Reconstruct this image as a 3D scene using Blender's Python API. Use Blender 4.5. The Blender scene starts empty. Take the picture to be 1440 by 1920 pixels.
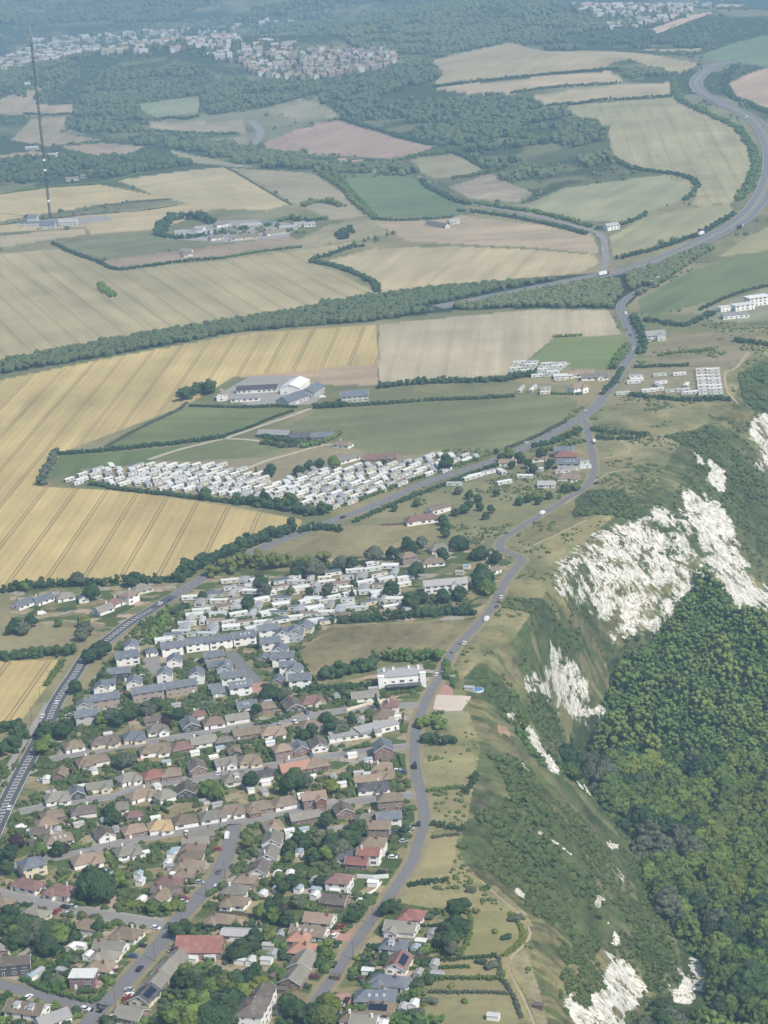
import bpy, bmesh, math, random
import numpy as np
rnd = random.Random(7); nr = np.random.RandomState(7)
S = bpy.context.scene; COL = S.collection
# ------------------------------------------------------------------ camera model
F = 4107.0; TH = math.radians(16.8); RO = math.radians(3.8); HC = 430.0
Fw = np.array([0, math.cos(TH), -math.sin(TH)]); U0 = np.array([0, math.sin(TH), math.cos(TH)]); R0 = np.array([1., 0, 0])
Rv = math.cos(RO)*R0 - math.sin(RO)*U0; Uv = math.sin(RO)*R0 + math.cos(RO)*U0
def rays(px, py):
    px = np.asarray(px, float); py = np.asarray(py, float)
    return Fw + ((px-720)/F)[..., None]*Rv + ((960-py)/F)[..., None]*Uv
def atz(px, py, z=0.0):
    d = rays(px, py); t = (z-HC)/d[..., 2]
    return d*t[..., None] + np.array([0, 0, HC])
def proj(p):
    v = np.asarray(p, float) - np.array([0, 0, HC]); w = v @ Fw
    return np.stack([720+F*(v @ Rv)/w, 960-F*(v @ Uv)/w], -1)
# ------------------------------------------------------------------ noise
def hsh(ix, iy, s):
    n = (ix.astype(np.int64)*374761393 + iy.astype(np.int64)*668265263 + s*974634777) & 0xffffffff
    n = ((n ^ (n >> 13))*1274126177) & 0xffffffff
    return ((n ^ (n >> 16)) & 0xffff)/65535.0
def vn(x, y, s=0):
    x = np.asarray(x, float); y = np.asarray(y, float)
    ix = np.floor(x); iy = np.floor(y); fx = x-ix; fy = y-iy
    fx = fx*fx*(3-2*fx); fy = fy*fy*(3-2*fy)
    a = hsh(ix, iy, s); b = hsh(ix+1, iy, s); c = hsh(ix, iy+1, s); d = hsh(ix+1, iy+1, s)
    return (a*(1-fx)+b*fx)*(1-fy) + (c*(1-fx)+d*fx)*fy
def fbm(x, y, s=0, o=4):
    r = 0; a = 0.5
    for k in range(o):
        r = r + a*vn(x, y, s+k*17); x = x*2.03+3.1; y = y*2.03+7.7; a *= 0.5
    return r/(1-0.5**o)
def sst(a, b, x):
    t = np.clip((x-a)/(b-a), 0, 1); return t*t*(3-2*t)
# ------------------------------------------------------------------ terrain height
EDGE_PX = [(1010,1920),(985,1830),(1000,1760),(985,1710),(920,1660),(865,1600),(872,1540),(890,1450),(900,1390),(880,1330),(868,1262),(900,1230),(960,1190),(1010,1120),(1060,1040),(1150,960),(1230,900),(1262,840),(1300,800),(1370,760),(1392,690),(1440,660)]
TOE_PX = [(1330,2080),(1290,1960),(1225,1880),(1300,1860),(1275,1745),(1195,1585),(1110,1490),(1060,1420),(1085,1365),(1150,1330),(1140,1240),(1215,1180),(1300,1120),(1400,1160),(1440,1140)]
a = np.array(EDGE_PX, float); e = atz(a[:, 0], a[:, 1], 0)[:, :2]
EDGE = np.vstack([[(60, 200), (50, 600)], e, [(430, 2050), (640, 2600), (900, 3500), (1150, 4500), (1500, 5600), (1900, 6500), (2600, 9000), (9000, 12000), (20000, 42000)]])
TOE_Z = [-100,-100,-95,-95,-95,-95,-95,-92,-85,-80,-62,-52,-50,-62,-70]
e = np.array([atz(p[0], p[1], z)[:2] for p, z in zip(np.array(TOE_PX, float), TOE_Z)])
TOE = np.vstack([[(170, 200), (150, 600)], e, [(330, 1560), (390, 1720), (520, 2000), (760, 2560), (1040, 3480), (1300, 4480), (1650, 5580), (2050, 6480), (2800, 8980), (9200, 11900), (20200, 41000)]])
def pld(poly, x, y):
    """distance to a polyline and the arc length of the nearest point"""
    best = np.full(x.shape, 1e18); sb = np.zeros(x.shape); acc = 0
    for k in range(len(poly)-1):
        ax, ay = poly[k]; bx, by = poly[k+1]; dx = bx-ax; dy = by-ay; L = math.hypot(dx, dy)
        t = np.clip(((x-ax)*dx+(y-ay)*dy)/(L*L), 0, 1)
        d = (x-ax-t*dx)**2+(y-ay-t*dy)**2
        m = d < best; best = np.where(m, d, best); sb = np.where(m, acc+t*L, sb); acc += L
    return np.sqrt(best), sb
TOE_ZZ = np.array([-100, -100] + TOE_Z + [-80, -90] + [-100]*(len(TOE)-len(TOE_Z)-4), float)
TOE_S = np.concatenate([[0], np.cumsum(np.linalg.norm(np.diff(TOE, axis=0), axis=1))])
_ts = np.arange(TOE_S[0], TOE_S[17], 30.0)
TOE_D = np.stack([np.interp(_ts, TOE_S, TOE[:, 0]), np.interp(_ts, TOE_S, TOE[:, 1])], 1); TOE_DZ = np.interp(_ts, TOE_S, TOE_ZZ)
def toez(x, y):
    w = np.zeros(x.shape); a = np.zeros(x.shape)
    for (px, py), z in zip(TOE_D, TOE_DZ):
        k = 1.0/((x-px)**2+(y-py)**2+150.0)**2; w += k; a += k*z
    return np.where(y > 2300, -100.0, a/w)
def pip(poly, x, y):
    r = np.zeros(x.shape, bool); n = len(poly)
    for k in range(n):
        ax, ay = poly[k]; bx, by = poly[(k+1) % n]
        if ay == by: continue
        c = ((ay > y) != (by > y)) & (x < (bx-ax)*(y-ay)/(by-ay)+ax)
        r ^= c
    return r
LAND = np.vstack([EDGE, [(-60000, 42000), (-60000, 200)]])
PROF_T = [0, .1, .25, .45, .7, .9, 1.0]; PROF_Z = [0, .035, .15, .38, .72, .95, 1.0]
BUMPS = [  # world x, y, radius x, radius y, height
    (-330, 5000, 420, 330, 45), (330, 4150, 330, 420, 40), (420, 5700, 500, 420, 50), (-700, 6300, 700, 600, -55), (-60, 6200, 360, 420, -45),
    (-120, 3600, 260, 300, -28), (150, 3000, 200, 160, -14), (480, 3350, 260, 330, 16), (-420, 3900, 260, 200, -15), (100, 7600, 900, 420, 90), (-1000, 8600, 800, 500, 90)]
def parts(x, y):
    x = np.asarray(x, float); y = np.asarray(y, float)
    de, s = pld(EDGE, x, y); dt, ts = pld(TOE, x, y)
    land = pip(LAND, x, y)
    near = y < 2600
    t = np.where(land, 0, de/(de+dt+1e-6))
    seatoe = pip(np.vstack([TOE, [(-60000, 42000), (-60000, 200)]]), x, y)
    t = np.where(~land & ~seatoe, 1.0, t)
    tz = np.full(x.shape, -100.0); i = ~land & (y < 2300)
    if i.any(): tz[i] = toez(x[i], y[i])
    return land, de, dt, s, t, tz
def H(x, y):
    x = np.asarray(x, float); y = np.asarray(y, float)
    land, de, dt, s, t, tz = parts(x, y)
    z = 5*(fbm(x/420., y/420., 3, 2)-.5)*sst(1100, 1700, y)
    for bx, by, rx, ry, h in BUMPS:
        z = z + h*np.exp(-((x-bx)/rx)**2-((y-by)/ry)**2)
    # the port valley, far off by the sea
    z = z - 140*sst(5300, 6500, y)*sst(300, 620, x)
    # edge rounding of the plateau, then the scarp, then the hummocky undercliff
    drop = np.interp(t, PROF_T, PROF_Z)
    w = 4*t*(1-t)
    g = fbm(s/26.+2*fbm(s/60., t*3, 5, 2), t*1.3, 11, 4)-.5
    g2 = fbm(x/7., y/7., 12, 3)-.5
    rg = 1-np.abs(2*fbm(s/11.+.8*fbm(x/9., y/9., 7, 2), t*.9, 14, 3)-1)
    cl = tz*drop + w*(19*g + 5*g2 + 7*(rg-.6))
    beyond = np.where(t >= 1, dt, 0)
    uc = -(132+tz)*sst(-40, 230, beyond)*(t >= 1) + sst(0, 40, beyond)*16*(fbm(x/75., y/75., 21, 3)-.5)
    zz = np.where(land, z - 3.0*np.exp(-de/9.0) , z*np.clip(1-t, 0, 1) - 3.0*(1-t) + cl + uc)
    far = sst(2300, 2700, y)
    return np.where(land, z - (1-far)*3.0*np.exp(-de/9.0), np.where(y > 2700, z*np.clip(1-t, 0, 1) - 150*drop - 12*(t >= 1), zz))
def P(px, py, zo=0.0):
    """pixel -> first point of the ground (plus zo) on its ray"""
    px = np.atleast_1d(np.asarray(px, float)); py = np.atleast_1d(np.asarray(py, float))
    d = rays(px, py); n = len(px)
    q = atz(px, py, zo); dz = 0
    for k in range(9):        # on the gentle plateau a few corrections are enough
        zn = H(q[:, 0], q[:, 1])+zo; dz = np.abs(zn-q[:, 2]); t = (zn-HC)/d[:, 2]; q = d*t[:, None]; q[:, 2] += HC
        if k > 1 and dz.max() < .01: break
    ok = (dz < .05) & pip(LAND, q[:, 0], q[:, 1]) & ((pld(EDGE, q[:, 0], q[:, 1])[0] > 25) | (zo > 0)) & (q[:, 1] < 3400)
    if ok.all(): return q
    if n > 1:
        r = q.copy(); b = np.nonzero(~ok)[0]
        r[b] = march(px[b], py[b], zo); return r
    return march(px, py, zo)
def march(px, py, zo):
    d = rays(px, py); n = len(px)
    t0 = (95-HC)/d[:, 2]; lo = t0.copy(); hi = np.full(n, np.nan); found = np.zeros(n, bool)
    t = t0.copy()
    for k in range(400):
        step = np.maximum(3.0, t*0.006)
        tn = t+step
        q = d*tn[:, None]
        below = (q[:, 2]+HC) < H(q[:, 0], q[:, 1])+zo
        new = below & ~found
        hi = np.where(new, tn, hi); lo = np.where(new, t, lo); found |= below
        t = np.where(found, t, tn)
        if found.all(): break
    hi = np.where(found, hi, t)
    for k in range(14):
        m = (lo+hi)/2; q = d*m[:, None]
        b = (q[:, 2]+HC) < H(q[:, 0], q[:, 1])+zo
        hi = np.where(b, m, hi); lo = np.where(b, lo, m)
    q = d*hi[:, None]; q[:, 2] += HC
    return q
def PW(pts, zo=0.0):
    a = np.array(pts, float); return P(a[:, 0], a[:, 1], zo)
def TP(ox, oy, s, pts): return [(ox+x/s, oy+y/s) for x, y in pts]
# ------------------------------------------------------------------ mesh & object helpers
def mesh_np(name, v, f, mats, mi=None, smooth=False):
    """v (N,3); f (M,k) array with one k, or a list of such arrays"""
    me = bpy.data.meshes.new(name); fl = f if isinstance(f, list) else [f]
    v = np.asarray(v, np.float32); me.vertices.add(len(v)); me.vertices.foreach_set('co', v.ravel())
    nl = sum(a.size for a in fl); npol = sum(len(a) for a in fl)
    me.loops.add(nl); me.loops.foreach_set('vertex_index', np.concatenate([a.ravel() for a in fl]).astype(np.int32))
    me.polygons.add(npol); cnt = np.concatenate([np.full(len(a), a.shape[1]) for a in fl])
    st = np.concatenate([[0], np.cumsum(cnt)[:-1]]).astype(np.int32)
    me.polygons.foreach_set('loop_start', st)
    for m in mats: me.materials.append(m)
    if mi is not None: me.polygons.foreach_set('material_index', np.asarray(mi, np.int32))
    me.polygons.foreach_set('use_smooth', np.full(npol, smooth))
    me.update(calc_edges=True); return me
def link(name, data, parent=None, loc=None, rz=None):
    o = bpy.data.objects.new(name, data); COL.objects.link(o)
    if parent is not None: o.parent = parent
    if loc is not None: o.location = [float(c) for c in loc]
    if rz is not None: o.rotation_euler = (0, 0, rz)
    return o
def tag(o, label=None, cat=None, group=None, kind=None):
    if label: o['label'] = label
    if cat: o['category'] = cat
    if group: o['group'] = group
    if kind: o['kind'] = kind
    return o
class MB:
    """collects faces of several shapes, with a material slot per face"""
    def __init__(s): s.v = []; s.f = []; s.m = []
    def poly(s, pts, m=0):
        b = len(s.v); s.v += [tuple(p) for p in pts]; s.f.append(tuple(range(b, b+len(pts)))); s.m.append(m)
    def solid(s, v, f, m=0):
        b = len(s.v); s.v += [tuple(p) for p in v]
        for q in f: s.f.append(tuple(b+i for i in q)); s.m.append(m)
    def box(s, x0, x1, y0, y1, z0, z1, m=0):
        s.solid([(x0,y0,z0),(x1,y0,z0),(x1,y1,z0),(x0,y1,z0),(x0,y0,z1),(x1,y0,z1),(x1,y1,z1),(x0,y1,z1)],
                [(3,2,1,0),(4,5,6,7),(0,1,5,4),(1,2,6,5),(2,3,7,6),(3,0,4,7)], m)
    def tube(s, p, q, r0, r1, n=8, m=0):
        p = np.array(p, float); q = np.array(q, float); d = q-p; d /= np.linalg.norm(d)
        u = np.cross(d, (0, 0, 1) if abs(d[2]) < .9 else (1, 0, 0)); u /= np.linalg.norm(u); w = np.cross(d, u)
        A = [p+r0*(math.cos(2*math.pi*k/n)*u+math.sin(2*math.pi*k/n)*w) for k in range(n)]
        B = [q+r1*(math.cos(2*math.pi*k/n)*u+math.sin(2*math.pi*k/n)*w) for k in range(n)]
        s.solid(A+B, [(k, (k+1) % n, n+(k+1) % n, n+k) for k in range(n)]+[tuple(range(n))[::-1], tuple(range(n, 2*n))], m)
    def me(s, name, mats, smooth=False):
        me = bpy.data.meshes.new(name); me.from_pydata(s.v, [], s.f)
        for m in mats: me.materials.append(m)
        if len(mats) > 1: me.polygons.foreach_set('material_index', s.m)
        if smooth: me.polygons.foreach_set('use_smooth', [True]*len(s.f))
        me.update(); return me
# ------------------------------------------------------------------ materials
class NT:
    def __init__(s, name):
        s.m = bpy.data.materials.new(name); s.m.use_nodes = True; s.t = s.m.node_tree; s.t.nodes.clear()
        s.o = s.t.nodes.new('ShaderNodeOutputMaterial'); s.b = s.t.nodes.new('ShaderNodeBsdfPrincipled')
        s.t.links.new(s.b.outputs[0], s.o.inputs[0])
    def n(s, typ, **kw):
        x = s.t.nodes.new(typ)
        for k, v in kw.items(): setattr(x, k, v)
        return x
    def L(s, a, b): s.t.links.new(a, b)
    def put(s, sock, v):
        if hasattr(v, 'is_output'): s.L(v, sock)
        else: sock.default_value = v
    def math(s, op, a, b=0.0, c=None, clamp=False):
        x = s.n('ShaderNodeMath', operation=op, use_clamp=clamp); s.put(x.inputs[0], a); s.put(x.inputs[1], b)
        if c is not None: s.put(x.inputs[2], c)
        return x.outputs[0]
    def mix(s, fac, a, b, mode='MIX'):
        x = s.n('ShaderNodeMix', data_type='RGBA', blend_type=mode); s.put(x.inputs[0], fac); s.put(x.inputs[6], a); s.put(x.inputs[7], b)
        return x.outputs[2]
    def noise(s, vec, scale, detail=3, rough=.55):
        x = s.n('ShaderNodeTexNoise'); s.L(vec, x.inputs['Vector']); x.inputs['Scale'].default_value = scale
        x.inputs['Detail'].default_value = detail; x.inputs['Roughness'].default_value = rough; return x.outputs[0]
    def ramp(s, v, a, b):
        x = s.n('ShaderNodeMapRange', interpolation_type='SMOOTHSTEP'); s.put(x.inputs[0], v); x.inputs[1].default_value = a; x.inputs[2].default_value = b
        return x.outputs[0]
    def bump(s, h, strength=.5, dist=.2):
        x = s.n('ShaderNodeBump'); x.inputs['Strength'].default_value = strength; x.inputs['Distance'].default_value = dist; s.L(h, x.inputs['Height']); s.L(x.outputs[0], s.b.inputs['Normal'])
    def obj(s): return s.n('ShaderNodeTexCoord').outputs['Object']
    def pos(s): return s.n('ShaderNodeNewGeometry').outputs['Position']
    def rand(s): return s.n('ShaderNodeObjectInfo').outputs['Random']
def c4(c): return (c[0], c[1], c[2], 1.0)
def simple(name, col, rough=.7, amp=.12, scale=1.2, vary=.15, spec=.3, metal=0.0, world=False):
    """base colour with weathering noise and a per-object shade"""
    t = NT(name); v = t.pos() if world else t.obj()
    n = t.noise(v, scale, 4); f = t.math('MULTIPLY_ADD', n, 2*amp, 1-amp)
    r = t.math('MULTIPLY_ADD', t.rand(), 2*vary, 1-vary); k = t.math('MULTIPLY', f, r)
    x = t.n('ShaderNodeVectorMath', operation='SCALE'); x.inputs[0].default_value = col; t.L(k, x.inputs[3]); t.L(x.outputs[0], t.b.inputs['Base Color'])
    t.b.inputs['Roughness'].default_value = rough; t.b.inputs['Specular IOR Level'].default_value = spec; t.b.inputs['Metallic'].default_value = metal
    return t.m
def roofmat(name, col, vary=.22, tile=.32):
    t = NT(name); v = t.obj(); r = t.rand()
    n = t.noise(v, .35, 4, .65); n2 = t.noise(v, 2.6, 2)
    w = t.n('ShaderNodeTexWave', wave_type='BANDS', bands_direction='Z'); t.L(v, w.inputs['Vector']); w.inputs['Scale'].default_value = 1/tile/2; w.inputs['Distortion'].default_value = .4
    f = t.math('MULTIPLY_ADD', n, .55, .58); f = t.math('MULTIPLY_ADD', n2, .3, f); f = t.math('MULTIPLY_ADD', w.outputs[1], .10, f)
    f = t.math('MULTIPLY', f, t.math('MULTIPLY_ADD', r, 2*vary, 1-vary-.06))
    x = t.n('ShaderNodeVectorMath', operation='SCALE'); t.L(f, x.inputs[3])
    lich = t.mix(t.math('MULTIPLY', t.ramp(n, .5, .75), .55), c4(col), (.24, .22, .17, 1)); t.L(lich, x.inputs[0])
    t.L(x.outputs[0], t.b.inputs['Base Color']); t.b.inputs['Roughness'].default_value = .8; t.b.inputs['Specular IOR Level'].default_value = .25
    t.bump(w.outputs[1], .25, .05); return t.m
def brickmat(name, col, vary=.12):
    t = NT(name); v = t.obj(); br = t.n('ShaderNodeTexBrick'); t.L(v, br.inputs['Vector'])
    br.inputs['Color1'].default_value = c4(col); br.inputs['Color2'].default_value = c4([c*.72 for c in col]); br.inputs['Mortar'].default_value = c4([.55*c+.14 for c in col]); br.inputs['Scale'].default_value = 4
    x = t.mix(t.math('MULTIPLY', t.noise(v, .8, 3), .35), br.outputs[0], c4([c*.55 for c in col])); t.L(x, t.b.inputs['Base Color']); t.b.inputs['Roughness'].default_value = .85
    return t.m
def leafmat(name, dark, light, hue=.06, yellow=(.16, .17, .03), tint=False):
    t = NT(name); v = t.pos(); r = t.n('ShaderNodeAttribute', attribute_name='tint').outputs['Fac'] if tint else t.rand()
    n = t.noise(v, .55, 4, .7); n2 = t.noise(v, .11, 3); n3 = t.noise(v, 3.2, 2)
    f = t.math('MULTIPLY_ADD', n2, .7, t.math('MULTIPLY_ADD', n, .7, t.math('MULTIPLY_ADD', r, .55, -.5)), clamp=True)
    c = t.mix(f, c4(dark), c4(light)); c = t.mix(t.math('MULTIPLY', t.ramp(r, .93, 1.0), .6), c, c4(yellow))
    c = t.mix(t.math('MULTIPLY', t.ramp(n3, .45, .7), .35), c, c4([x*1.7 for x in light]))
    t.L(c, t.b.inputs['Base Color']); t.b.inputs['Roughness'].default_value = .75; t.b.inputs['Specular IOR Level'].default_value = .15
    t.bump(n, .6, .6); return t.m
M = {}
M['leaf'] = leafmat('broadleaf_foliage', (.034, .070, .019), (.14, .195, .046))
M['leafd'] = leafmat('dark_foliage', (.021, .044, .021), (.058, .093, .034))
M['leafy'] = leafmat('yellow_green_foliage', (.06, .095, .018), (.14, .165, .035))
M['leafg'] = leafmat('grey_green_foliage', (.055, .07, .045), (.11, .125, .08))
M['leafp'] = leafmat('purple_foliage', (.028, .018, .022), (.06, .03, .035))
M['hedge'] = leafmat('clipped_hedge', (.035, .075, .02), (.10, .16, .04))
M['far'] = leafmat('far_wood_foliage', (.032, .058, .027), (.14, .16, .07))
M['scrub'] = leafmat('cliff_scrub_foliage', (.034, .062, .022), (.11, .138, .046))
M['wood1'] = leafmat('undercliff_foliage', (.036, .078, .022), (.165, .225, .055), tint=True)
M['bark'] = simple('bark', (.10, .08, .06), .9)
RC = {'b': (.19, .152, .112), 'g': (.21, .198, .168), 't': (.235, .185, .130), 'r': (.25, .115, .095), 'o': (.36, .20, .14), 'p': (.25, .19, .145),
      's': (.135, .152, .18), 'k': (.08, .08, .085), 'y': (.44, .33, .185), 'w': (.62, .62, .60), 'l': (.33, .33, .33), 'v': (.20, .12, .105), 'd': (.12, .10, .088)}
RN = {'b': 'brown', 'g': 'grey-brown', 't': 'tan', 'r': 'red', 'o': 'orange', 'p': 'pinkish', 's': 'slate-blue', 'k': 'charcoal', 'y': 'yellow-tan', 'w': 'white', 'l': 'pale grey', 'v': 'dark red', 'd': 'dark brown'}
for k, c in RC.items(): M['roof_'+k] = roofmat('roof_'+RN[k].replace(' ', '_').replace('-', '_'), c, .10 if k in 'rvyos' else .2)
WC = {'w': (.80, .79, .76), 'c': (.66, .60, .46), 'b': (.26, .13, .095), 'g': (.50, .50, .47), 't': (.42, .30, .20), 'd': (.075, .08, .085), 's': (.42, .47, .50), 'r': (.20, .055, .05)}
WN = {'w': 'white', 'c': 'cream', 'b': 'brick', 'g': 'grey', 't': 'buff brick', 'd': 'dark', 's': 'pale blue', 'r': 'red brick'}
for k, c in WC.items(): M['wall_'+k] = brickmat('wall_'+WN[k].replace(' ', '_'), c) if k in 'btr' else simple('wall_'+WN[k].replace(' ', '_'), c, .8, .10, .5, .08)
M['townw'] = simple('far_town_render', (.38, .365, .33), .85, .25, .05, .0); M['townc'] = simple('far_town_brick', (.27, .215, .18), .85, .25, .05, .0)
M['white'] = simple('white_paint', (.80, .80, .78), .5, .05, .7, .05)
M['trim'] = simple('white_trim', (.74, .74, .72), .5, .05)
def glassmat(name, col=(.03, .04, .05), r=.12):
    t = NT(name); t.b.inputs['Base Color'].default_value = c4(col); t.b.inputs['Roughness'].default_value = r; t.b.inputs['Specular IOR Level'].default_value = .6; return t.m
M['glass'] = glassmat('window_glass'); M['conserv'] = glassmat('conservatory_glass', (.30, .38, .42), .2); M['solar'] = glassmat('solar_panel', (.012, .016, .035), .2)
M['steel'] = simple('grey_steel', (.28, .29, .30), .5, .1, 1, .05, .5, .4)
M['dark'] = simple('dark_metal', (.05, .05, .055), .5)
M['wood'] = simple('weathered_wood', (.17, .13, .095), .85, .25, 1.5)
M['tyre'] = simple('tyre_rubber', (.02, .02, .02), .8)
def tinted(name, cols, rough=.45):
    t = NT(name); cr = t.n('ShaderNodeValToRGB'); cr.color_ramp.interpolation = 'CONSTANT'; t.L(t.rand(), cr.inputs[0]); e = cr.color_ramp.elements; e[0].color = c4(cols[0]); e[1].position = 1/len(cols); e[1].color = c4(cols[1])
    for k in range(2, len(cols)): q = e.new(k/len(cols)); q.color = c4(cols[k])
    n = t.noise(t.obj(), .5, 4); x = t.n('ShaderNodeVectorMath', operation='SCALE'); t.L(cr.outputs[0], x.inputs[0]); t.L(t.math('MULTIPLY_ADD', n, .3, .82), x.inputs[3]); t.L(x.outputs[0], t.b.inputs['Base Color']); t.b.inputs['Roughness'].default_value = rough; return t.m
M['caravan'] = tinted('caravan_panel', [(.68, .68, .65), (.64, .60, .48), (.58, .63, .56), (.72, .72, .71), (.56, .54, .46), (.66, .66, .64)])
M['caravanroof'] = tinted('caravan_roof', [(.74, .74, .73), (.62, .64, .62), (.50, .51, .51), (.70, .70, .68), (.66, .68, .62)], .5)
M['vanroofgrey'] = simple('caravan_grey_roof', (.33, .34, .35), .6, .15, .5, .15)
M['concrete'] = simple('concrete', (.42, .40, .37), .85, .15, .6)
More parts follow.
